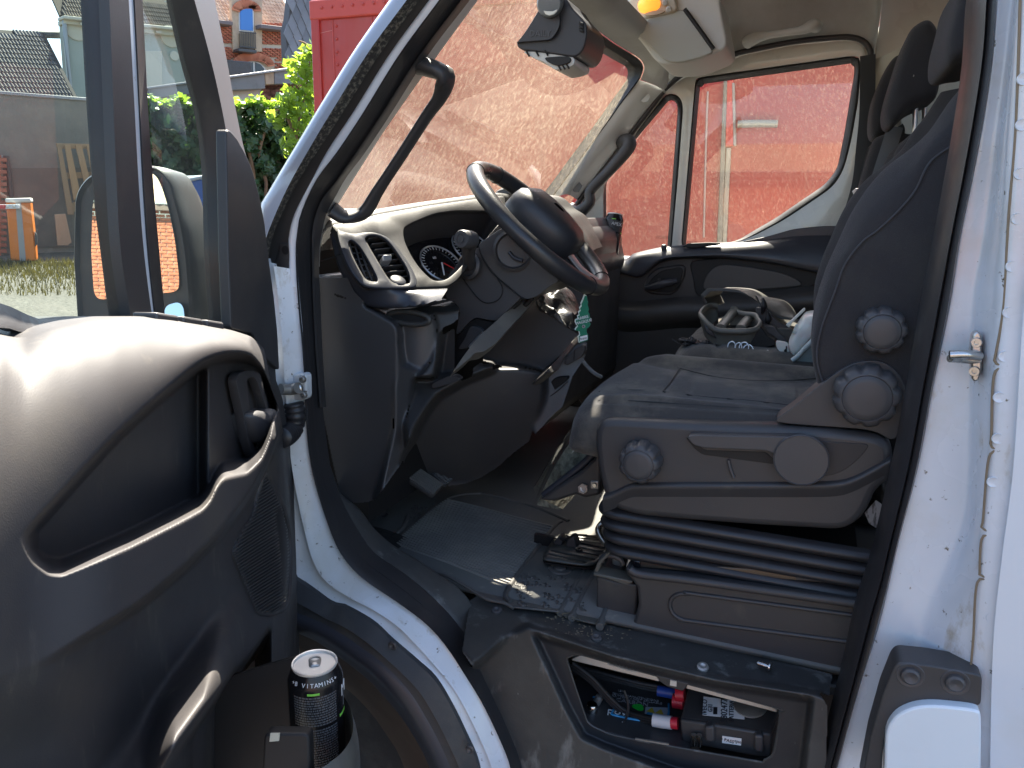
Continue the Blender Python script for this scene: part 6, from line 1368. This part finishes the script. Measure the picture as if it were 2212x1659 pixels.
tube('ridge', [T1(p, -2.6) for p in pp('1:-60,215 430,228')], .10, mat('ridge_grey', (.10, .10, .10), .6), TH, n=8)
# ---- grey rendered house
H1 = Plane('f:300,150', 27)
GH = rowobj('rendered_house', 'pale grey green rendered house with dark pantile roof and round wall plaques', 'house', tuple(H1(pp('f:250,330')[0])))
M_gh = mat('house_render', (.36, .40, .36), .9, bump=(5, .3, .02), var=[(.5, .45, .7, (.30, .34, .30), I3), (2, .55, .75, (.42, .45, .40), I3)])
prism('wall', [H1(p) for p in pp('1:412,130 1400,232 1400,900 470,900')], WNn*-.4, M_gh, GH, bev=0)
cm = mat('cornice_cream', (.55, .53, .44), .8)
for (s, off) in (('1:412,98 1400,204 1400,222 412,120', .35), ('1:412,122 1400,224 1400,262 412,152', .18)):
    prism('cornice', [H1(p, off) for p in pp(s)], WNn*-.5, cm, GH, bev=.02)
for u in (520, 640, 760, 880, 1010, 1130, 1250):
    prism('bracket', [H1(p, .28) for p in pp('1:%d,%d %d,%d %d,%d %d,%d' % (u, 134+(u-412)*.1065, u+40, 138+(u-412)*.1065, u+38, 156+(u-412)*.1065, u+4, 152+(u-412)*.1065))], WNn*-.2, cm, GH, bev=.01)
rooftiles(GH, H1, pp('1:412,-60 1400,-60 1400,205 412,105'), 8, 60, (137, 33), (460, 66), (137, -40), R(48), 'house_tile', (.10, .085, .06), (.16, .13, .09), limit=300)
for s in ('1:495,186', '1:1103,236'): lathe('wall_plaque', [(.32, 0), (.32, .04), (.26, .06), (0, .06)], H1(pp(s)[0], .0), WNn, cm, GH, seg=20)
tube('downpipe', [H1(p, .12) for p in pp('1:418,130 430,300 462,640')], .06, mat('zinc_pipe', (.30, .31, .33), .4, .6), GH, n=8)
prism('blind_panel', [H1(p, .05) for p in pp('1:945,330 1050,330 1052,600 950,600')], WNn*-.08, mat('cream_panel', (.46, .46, .38), .85), GH, bev=.01)
vent_ = lathe('wall_vent', [(.14, 0), (.14, .04), (.09, .05), (0, .03)], H1(pp('1:1128,362')[0]), WNn, mat('vent_white', (.6, .58, .5), .6), GH, seg=16)
wf = prism('window', [H1(p, .03) for p in pp('1:1190,350 1260,350 1262,530 1200,530')], WNn*-.1, mat('frame_white', (.6, .6, .58), .5), GH, bev=.01)
prism('pane', [H1(p, .05) for p in pp('1:1200,362 1255,362 1257,430 1205,430')], WNn*-.02, mat('pane_dark', (.03, .035, .04), .05), wf, bev=0)
prism('pane', [H1(p, .05) for p in pp('1:1206,444 1256,444 1258,520 1210,520')], WNn*-.02, bpy.data.materials['pane_dark'], wf, bev=0)
skl = prism('skylight', [H1(p, -.8) for p in pp('1:1035,0 1120,0 1128,92 1045,84')], WNn*-.2, mat('skylight_frame', (.08, .09, .09), .5), GH, bev=.01)
prism('pane', [H1(p, -.75) for p in pp('1:1045,10 1112,10 1119,84 1053,78')], WNn*-.02, mat('sky_pane', (.45, .62, .64), .08, .6), skl, bev=0)
# ---- low shed with grey fascia, white wall
S1 = Plane('f:500,200', 15)
SH = rowobj('low_shed', 'low white shed with weathered grey fascia behind the ivy', 'shed', tuple(S1(pp('f:450,330')[0])))
prism('wall', [S1(p) for p in pp('1:940,600 1500,560 1720,556 1730,900 940,900')], WNn*-.3, mat('limewash', (.62, .55, .52), .9, var=[(2, .5, .75, (.5, .42, .38), I3), (12, .62, .72, (.2, .15, .12), (1, 1, .4))]), SH, bev=0)
for i, (s, c) in enumerate((('1:940,578 1490,492 1492,585 940,640', (.20, .20, .205)), ('1:1492,492 1715,470 1720,575 1494,585', (.20, .19, .185)), ('1:1717,470 1775,462 1778,545 1722,548', (.42, .30, .20)), ('1:1778,461 1960,440 1960,540 1780,545', (.19, .19, .195)))):
    prism('fascia_board', [S1(p, .25) for p in pp(s)], WNn*-.3, mat('fascia_%d' % i, c, .7, var=[(4, .5, .72, tuple(x*.7 for x in c), I3)]), SH, bev=.01)
prism('capping', [S1(p, .30) for p in pp('1:940,566 1960,426 1960,442 940,580')], WNn*-.6, bpy.data.materials['tin'], SH, bev=.01)
# brown brick stretch right of it
S2 = Plane('f:590,230', 15.4)
LB = rowobj('low_brick_wall', 'stretch of dark red brick wall beside the white shed', 'wall', tuple(S2(pp('f:600,330')[0])))
prism('core', [S2(p) for p in pp('1:1700,545 2080,530 2080,900 1700,900')], WNn*-.3, bpy.data.materials['mortar'], LB, bev=0)
b2 = boxmesh('brick', .11, .05, .036, matrand('dark_brick', (.14, .06, .045), (.26, .11, .08)))
mwb = axes(WD, WNn*-1)
for r_ in range(17):
    for k in range(13):
        P = (570+(k+.5*(r_ % 2))*8.6, 184+r_*3.15*1.0)
        if P[0] < 690: shared(b2, 'brick', S2((P[0], P[1]+2), .02), axes(WD, V3(0, 0, 1).cross(WD)), LB)
# ---- brick house
H2 = Plane('f:540,80', 32)
BH = rowobj('brick_house', 'red and cream brick house with gabled dormer, arched window and pale tiled roof', 'house', tuple(H2(pp('f:540,330')[0])))
prism('wall', [H2(p) for p in pp('1:1300,120 2000,190 2000,900 1300,900')], WNn*-.4, mat('house_mortar', (.52, .46, .37), .9), BH, bev=0)
M_hb = matrand('house_brick', (.30, .075, .04), (.46, .15, .08))
bw_ = (H2((550, 80))-H2((560.5, 80))).length; bh_ = (H2((550, 80))-H2((550, 83.9))).length
hbm = boxmesh('brick', bw_*.86, .06, bh_*.78, M_hb)
win = pp('1:1500,0 1700,0 1700,330 1500,330'); arch2 = pp('1:1500,370 1790,370 1790,480 1500,480'); cntb = 0
mwb = axes(WD, V3(0, 0, 1).cross(WD))
for r_ in range(34):
    for k in range(17):
        P = (462+(k+.5*(r_ % 2))*10.5, 50+r_*3.9+(k-7)*.30)
        if r_ in (12, 13, 21): continue                     # cream band courses
        if inpoly(P, win) or inpoly(P, arch2) or P[0] > 622 or P[1] > 168: continue
        if cntb < 420 and cntb >= 0: shared(hbm, 'brick', H2(P, .035), mwb, BH); cntb += 1
cs = mat('cream_stone', (.60, .50, .36), .85)
for s, o in (('1:1500,40 1550,40 1555,335 1512,335', .12), ('1:1645,40 1700,40 1700,335 1655,335', .12), ('1:1500,-40 1700,-40 1700,42 1500,42', .10)):
    prism('stone_surround', [H2(p, o) for p in pp(s)], WNn*-.2, mat('surround_%d' % len(bpy.data.materials), (.44, .32, .23), .85, var=[(3, .45, .6, (.52, .40, .28), I3)]), BH, bev=.01)
for s in ('1:1405,125 1510,140 1510,165 1405,150', '1:1690,155 1860,175 1860,200 1690,182'): prism('gutter', [H2(p, .5) for p in pp(s)], WNn*-.5, mat('gutter_%d' % len(bpy.data.materials), (.16, .13, .13), .7), BH, bev=.02)
dw = prism('dormer_window', [H2(p, .16) for p in pp('1:1548,60 1565,42 1600,36 1630,44 1645,62 1648,210 1550,200')], WNn*-.1, bpy.data.materials['frame_white'], BH, bev=.01)
prism('pane', [H2(p, .19) for p in pp('1:1556,62 1572,50 1600,44 1628,52 1637,66 1640,200 1558,192')], WNn*-.03, mat('blue_pane', (.05, .16, .40), .08, .3), dw, bev=0)
tm = matrand('arch_brick', (.42, .13, .07), (.52, .20, .11)); am = boxmesh('brick', .10, .06, .30, tm)
for (cu, cv, r_, a0, a1, n) in ((1598, 70, 68, 10, 170, 15), (1640, 440, 120, 15, 165, 23)):
    for i in range(n):
        a = R(a0+(a1-a0)*i/(n-1)); P = pp('1:%f,%f' % (cu+r_*math.cos(a), cv-r_*.62*math.sin(a)))[0]
        pos = H2(P, .16); rd = (WD*math.cos(a)+V3(0, 0, 1)*math.sin(a)*.8).normalized(); tn = WNn.cross(rd)
        shared(am, 'arch_brick', pos, Matrix((tn.normalized(), WNn, rd)).transposed(), BH)
lw = prism('arched_window', [H2(p, .08) for p in pp('1:1560,440 1585,405 1630,392 1680,405 1720,440 1722,470 1560,480')], WNn*-.1, bpy.data.materials['frame_white'], BH, bev=.01)
for s in ('1:1570,445 1590,415 1640,402 1642,470 1572,474', '1:1655,404 1690,418 1712,445 1712,468 1657,470'):
    prism('pane', [H2(p, .11) for p in pp(s)], WNn*-.03, bpy.data.materials['pane_dark'], lw, bev=0)
bal = prism('balcony_sill', [H2(p, .5) for p in pp('1:1545,312 1665,325 1665,345 1545,332')], WNn*-.5, bpy.data.materials['gutter_%d' % 0] if bpy.data.materials.get('gutter_0') else M_pl2, BH, bev=.02)
for i in range(10):
    u = 1556+i*11; tube('baluster', [H2(pp('1:%d,205' % u)[0], .4), H2(pp('1:%d,312' % (u+2))[0], .4)], .012, M_pl2, BH, n=2, smoothpath=False, seg=5)
for v in (205, 300): tube('rail', [H2(p, .4) for p in pp('1:1550,%d 1660,%d' % (v, v+12))], .02, M_pl2, BH, n=2, smoothpath=False, seg=6)
prism('balcony_panel', [H2(p, .2) for p in pp('1:1552,215 1652,224 1655,318 1556,308')], WNn*-.05, mat('balcony_wood', (.20, .16, .11), .8), BH, bev=0)
rooftiles(BH, H2, pp('1:1280,-60 1515,-60 1515,150 1280,130')+[], 12, 28, (430, 46), (640, 64), (430, -40), R(50), 'pale_tile', (.46, .30, .20), (.60, .46, .34), limit=160)
rooftiles(BH, H2, pp('1:1690,-60 1890,-60 1870,180 1690,165'), 12, 28, (431, 46.5), (641, 64.5), (431, -39.5), R(50), 'pale_tile_b', (.46, .30, .20), (.60, .46, .34), limit=160)
prism('flat_roof_box', [H2(p, 1.0) for p in pp('1:1475,388 1630,400 1635,480 1490,490')], WNn*-.8, mat('slate_dark', (.07, .07, .075), .7, bump=(6, .8, .05)), BH, bev=.03)
# ---- slate hung gable
S3 = Plane('f:650,60', 26)
SG = rowobj('slate_gable', 'grey slate hung gable wall between brick house and red truck', 'gable', tuple(S3(pp('f:650,330')[0])))
gp3 = pp('1:1890,-60 2200,-60 2200,420 1860,420 1852,190 1870,120')
prism('wall', [S3(p) for p in gp3], WNn*-.3, mat('slate_back', (.08, .08, .085), .7), SG, bev=0)
sm = matrand('slate', (.13, .135, .15), (.21, .215, .235), .55, bump=(4, .4, .02))
w_, h_ = .30, .62
bm = bmesh.new(); vs = [bm.verts.new(p) for p in ((-w_/2, 0, 0), (0, -h_/2, .05), (w_/2, 0, .02), (0, h_/2, -.02))]; bm.faces.new(vs)
ext = bmesh.ops.extrude_face_region(bm, geom=bm.faces[:]); bmesh.ops.translate(bm, vec=(0, 0, -.03), verts=[e for e in ext['geom'] if isinstance(e, bmesh.types.BMVert)])
sme = bpy.data.meshes.new('slate'); bm.to_mesh(sme); bm.free(); sme.materials.append(sm)
mws = axes(WD, V3(0, 0, 1)); O3 = S3(pp('1:1850,430')[0], .03); cn = 0
for r_ in range(36):
    for k in range(22):
        pos = O3+WD*(k+.5*(r_ % 2))*w_*1.02+V3(0, 0, 1)*r_*h_*.5
        if inpoly(projP(pos), gp3) and cn < 300: shared(sme, 'slate', pos, mws, SG); cn += 1
# ---- red truck body beside the van
ty = 3.8
RTk = rowobj('box_truck', 'large red box truck parked close along the far side of the van', 'truck', (1.0, 5.0, -.72))
c_tl = onY(pp('t:505,70')[0], ty); ztop = c_tl.z+.05; xl = c_tl.x
box('truck_box', ((xl+7)/2, ty+1.2, (ztop+.35)/2), (7-xl, 0, 0), (0, 2.4, 0), (0, 0, ztop-.35), M_red, RTk, bev=.05)
box('top_rail', ((xl+7)/2, ty+.0, ztop-.07), (7-xl+.02, 0, 0), (0, .05, 0), (0, 0, .13), mat('rail_red', (.42, .05, .035), .5), RTk, bev=.012)
box('corner_post', (xl+.03, ty-.004, (ztop+.35)/2), (.07, 0, 0), (0, .03, 0), (0, 0, ztop-.4), M_red, RTk, bev=.008)
M_riv = mat('rivet_red', (.36, .04, .03), .5); rm = None
bm = bmesh.new(); bmesh.ops.create_uvsphere(bm, u_segments=8, v_segments=5, radius=.011); rme = bpy.data.meshes.new('rivet'); bm.to_mesh(rme); bm.free(); rme.materials.append(M_riv)
for px in ((685, 720), (1028, 1060)):
    xx = onY(pp('t:%d,200' % px[0])[0], ty).x
    tube('panel_seam', [V3(xx, ty-.002, .4), V3(xx, ty-.002, ztop-.14)], .006, M_riv, RTk, n=2, smoothpath=False, seg=6)
    for i in range(22): shared(rme, 'rivet', V3(xx+.03, ty-.001, ztop-.18-i*.085), Matrix.Identity(3), RTk)
for i in range(26): shared(rme, 'rivet', V3(xl+.1+i*.085, ty-.026, ztop-.06), Matrix.Identity(3), RTk)
prism('scratch', P3('t:530,298 690,260 690,263 530,302', ty-.003), (0, .002, 0), mat('scratch_pink', (.55, .22, .18), .6), RTk, bev=0)
# door hardware seen through the far window
pz('door_trim', '3:505,440 525,440 497,1400 465,1400', ty-.03, .03, mat('trim_grey', (.22, .19, .15), .6, .2), RTk, bev=.006)
pz('door_panel', '3:522,440 560,430 570,830 512,835', ty-.025, .025, mat('panel_red', (.55, .05, .035), .45), RTk, bev=.006)
pz('white_strip', '3:520,840 546,840 520,1400 490,1400', ty-.02, .02, mat('strip_white', (.42, .37, .29), .7, var=[(6, .45, .7, (.30, .24, .18), (1, 1, .3))]), RTk, bev=.004)
pz('door_edge', '3:552,470 566,470 575,830 560,830', ty-.03, .03, mat('edge_grey', (.33, .27, .23), .6), RTk, bev=.004)
tube('door_handle', P3('3:585,706 700,702 812,704', ty-.06), .022, mat('dull_alu', (.36, .32, .25), .5, .4), RTk, n=8)
tube('weld_line', P3('3:415,520 405,800 392,1350', ty-.004), .006, mat('weld_pale', (.45, .30, .26), .7), RTk, n=20)
box('chassis', ((xl+7)/2, ty+1.2, .2), (6-xl, 0, 0), (0, 1.4, 0), (0, 0, .25), M_blk, RTk, bev=.02)
for xx in (-1.8, 3.0, 4.2):
    lathe('wheel', [(.25, 0), (.45, -.02), (.5, .03), (.5, .25), (.45, .28), (.2, .28)], V3(xx, ty+.15, gz(xx, ty)+.5), (0, 1, 0), M_blk, RTk, seg=32)
# ---- ivy, vine, container
def leaves(name, par, m, n, fn, size, seed):
    rg = np.random.default_rng(seed); V = []; Fs = []
    for i in range(n):
        c, nr = fn(rg); s = size*rg.uniform(.6, 1.3); nr = Vector(nr)+Vector(rg.normal(0, .45, 3)); nr.normalize(); u = nr.orthogonal().normalized(); a = rg.uniform(0, 6.28); b = nr.cross(u)
        x = u*math.cos(a)+b*math.sin(a); y = nr.cross(x); k = len(V)
        V += [c-y*s*.5, c+x*s*.48-y*s*.08+nr*s*.1, c+x*s*.22+y*s*.18, c+y*s*.62, c-x*s*.22+y*s*.18, c-x*s*.48-y*s*.08+nr*s*.1]
        Fs += [(k, k+1, k+2), (k, k+2, k+3), (k, k+3, k+4), (k, k+4, k+5)]
    return add(name, V, Fs, m, par, smooth=False)
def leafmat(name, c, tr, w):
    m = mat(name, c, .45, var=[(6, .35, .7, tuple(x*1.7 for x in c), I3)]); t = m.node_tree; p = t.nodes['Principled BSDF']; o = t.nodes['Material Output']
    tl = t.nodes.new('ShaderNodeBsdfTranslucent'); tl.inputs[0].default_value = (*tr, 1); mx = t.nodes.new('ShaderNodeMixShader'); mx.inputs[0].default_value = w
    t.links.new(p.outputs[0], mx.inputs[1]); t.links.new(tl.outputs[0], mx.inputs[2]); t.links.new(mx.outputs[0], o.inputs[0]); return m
W2 = Plane('f:560,330', 13.2)
IV = rowobj('ivy_hedge', 'dark green ivy covering the wall between the van door and the truck', 'ivy', tuple(W2(pp('f:560,470')[0])))
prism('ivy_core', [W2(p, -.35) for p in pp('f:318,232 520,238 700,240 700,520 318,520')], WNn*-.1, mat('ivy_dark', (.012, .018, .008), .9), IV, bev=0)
def f_iv(rg):
    u, v = rg.uniform(300, 720), 0
    top = 224+6*math.sin(u*.11)+5*math.sin(u*.31)-(10 if u > 580 else 0); v = top+rg.random()**.9*(480-top)
    lump = .22*math.sin(u*.09)*math.cos(v*.07)+.10*math.sin(u*.23+v*.19)
    return W2((u, v), lump-.1+rg.uniform(-.12, .12)), WNn+V3(0, 0, .45)
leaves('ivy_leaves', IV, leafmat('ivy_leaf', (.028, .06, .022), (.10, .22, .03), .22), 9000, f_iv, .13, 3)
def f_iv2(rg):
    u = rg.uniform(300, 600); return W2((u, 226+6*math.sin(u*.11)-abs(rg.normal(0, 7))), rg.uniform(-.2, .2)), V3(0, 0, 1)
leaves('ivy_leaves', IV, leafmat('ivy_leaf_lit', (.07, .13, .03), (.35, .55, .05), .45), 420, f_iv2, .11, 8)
for s in ('f:560,470 575,400 560,330 580,260', 'f:620,480 610,420 640,340 630,250', 'f:545,480 548,380 530,300'):
    tube('stem', [W2(p, .02) for p in pp(s)], .03, mat('bark_%s' % s[2:5], (.20, .13, .08), .9), IV, n=20, seg=7)
W3 = Plane('f:640,300', 11.5)
VN = rowobj('vine', 'bright yellow green vine climbing beside the red truck', 'vine', tuple(W3(pp('f:650,470')[0])))
cl_ = [(668, 112, 14), (650, 135, 20), (680, 150, 18), (640, 165, 22), (665, 180, 24), (630, 205, 20), (655, 215, 26), (680, 215, 20), (625, 245, 18), (650, 255, 24), (675, 265, 22), (612, 225, 9), (640, 290, 22), (665, 300, 22), (630, 320, 18), (655, 335, 18), (585, 248, 6), (600, 262, 8), (676, 120, 12)]
def f_vn(rg):
    cx_, cy_, r_ = cl_[rg.integers(len(cl_))]; a = rg.uniform(0, 6.28); q = (math.sqrt(rg.random())*.9 if rg.random() < .8 else rg.uniform(.8, 1.7))*r_
    return W3((cx_+q*math.cos(a), cy_+q*math.sin(a)), rg.uniform(-.35, .35)), WNn*.5+V3(-.3, .5, .6)
leaves('vine_leaves', VN, leafmat('vine_leaf', (.07, .13, .022), (.38, .55, .05), .45), 900, f_vn, .115, 5)
for s in ('f:660,470 655,380 640,300 660,200 672,110', 'f:640,300 612,240 585,246', 'f:672,115 660,95 645,88'):
    tube('vine_stem', [W3(p, 0) for p in pp(s)], [.03, .008], bpy.data.materials['bark_560'], VN, n=20, seg=6)
PBn = Plane('f:420,450', 11.0)
BN = rowobj('recycling_container', 'dark blue rounded recycling container behind the wing mirror', 'container', tuple(PBn(pp('f:420,540')[0])))
M_bl = mat('container_blue', (.02, .085, .30), .35, var=[(3, .5, .75, (.03, .06, .16), I3)])
cp = [PBn(p) for p in pp('1:1170,1290 1185,1200 1230,1160 1300,1145 1420,1150 1520,1200 1560,1290 1560,1640 1170,1640')]
prism('container_body', cp, PBn.n*-.9, M_bl, BN, bev=.05, seg=3)
prism('container_lid', [PBn(p, .03) for p in pp('1:1165,1215 1185,1172 1235,1150 1300,1136 1420,1140 1530,1190 1570,1260 1500,1222 1420,1175 1300,1162 1230,1180 1190,1225')], PBn.n*-.96, mat('lid_pale', (.33, .37, .42), .4), BN, bev=.02)
prism('container_band', [PBn(p, .02) for p in pp('1:1172,1285 1560,1285 1560,1310 1172,1310')], PBn.n*-.1, mat('band_blue', (.03, .12, .38), .4), BN, bev=.008)
prism('label_patch', [PBn(p, .02) for p in pp('1:1248,1362 1262,1362 1262,1395 1248,1395')], PBn.n*-.03, M_whtext, BN, bev=0)
# ---- grass tufts in the yard
rg = random.Random(9); V = []; Fs = []
for i in range(2600):
    u = rg.uniform(-40, 175); v = rg.choice((rg.gauss(573, 4), rg.gauss(590, 9), rg.uniform(566, 640)))
    if v < 567: continue
    d = ray((u, v)); t = None
    p = CAM.copy()
    for st_ in range(1, 400):
        p = CAM+d*st_*.06
        if p.z <= gz(p.x, p.y): break
    h = rg.uniform(.04, .13); a = rg.uniform(0, 6.28); x = V3(math.cos(a), math.sin(a), 0)*.008; le = V3(rg.uniform(-.04, .04), rg.uniform(-.04, .04), h); k = len(V)
    V += [p-x, p+x, p+le]; Fs.append((k, k+1, k+2))
tag(add('yard_grass', V, Fs, leafmat('grass_blade', (.075, .065, .018), (.14, .12, .02), .3), None, smooth=False), 'short dry grass tufts along the gravel yard', 'grass', kind='stuff')
# ---- brick outbuilding behind the viewer (seen in the wing mirror)
by = -17.0; zt = 1.55
OBd = rowobj('brick_outbuilding', 'sunlit orange brick outbuilding with pale sheet roof reflected in the wing mirror', 'building', (0, by, -.72))
box('core', (1, by-2.02, .3), (24, 0, 0), (0, 4, 0), (0, 0, 2.2), bpy.data.materials['mortar'], OBd, bev=0)
rg = random.Random(2)
V = []; Fs = []; bl, bh = .22, .065
nr = int((zt+.72)/.078)
ob_m = mat('outbuilding_brick', (.44, .15, .075), .85, bump=(20, .4, .01), var=[(4, .42, .62, (.34, .10, .05), I3), (9, .5, .7, (.52, .24, .13), I3)])
for r_ in range(nr):
    for k in range(100):
        x = -9+(k+.5*(r_ % 2))*.235; z = -.70+r_*.078; q = len(V); jy = by+rg.uniform(.004, .012)
        V += [V3(x, by-.02, z), V3(x+bl, by-.02, z), V3(x+bl, by-.02, z+bh), V3(x, by-.02, z+bh), V3(x+.004, jy, z+.004), V3(x+bl-.004, jy, z+.004), V3(x+bl-.004, jy, z+bh-.004), V3(x+.004, jy, z+bh-.004)]
        Fs += [(q+4, q+5, q+6, q+7), (q, q+1, q+5, q+4), (q+1, q+2, q+6, q+5), (q+2, q+3, q+7, q+6), (q+3, q, q+4, q+7)]
tag(add('bricks', V, Fs, ob_m, OBd, smooth=False), kind='stuff')
box('eaves_board', (1, by+.08, zt+.06), (24.2, 0, 0), (0, .2, 0), (0, 0, .14), mat('eaves', (.14, .11, .09), .8), OBd, bev=.01)
V = []; Fs = []
for k in range(300):
    x = -11+k*.082; z0 = zt+.14+(.03 if k % 2 else 0); V += [V3(x, by+.22, z0), V3(x, by-4, z0+1.0)]
    if k: Fs.append((2*k-2, 2*k, 2*k+1, 2*k-1))
add('sheet_roof', V, Fs, mat('roof_sheet', (.42, .36, .24), .7, var=[(3, .4, .7, (.34, .28, .18), I3)]), OBd, smooth=False)
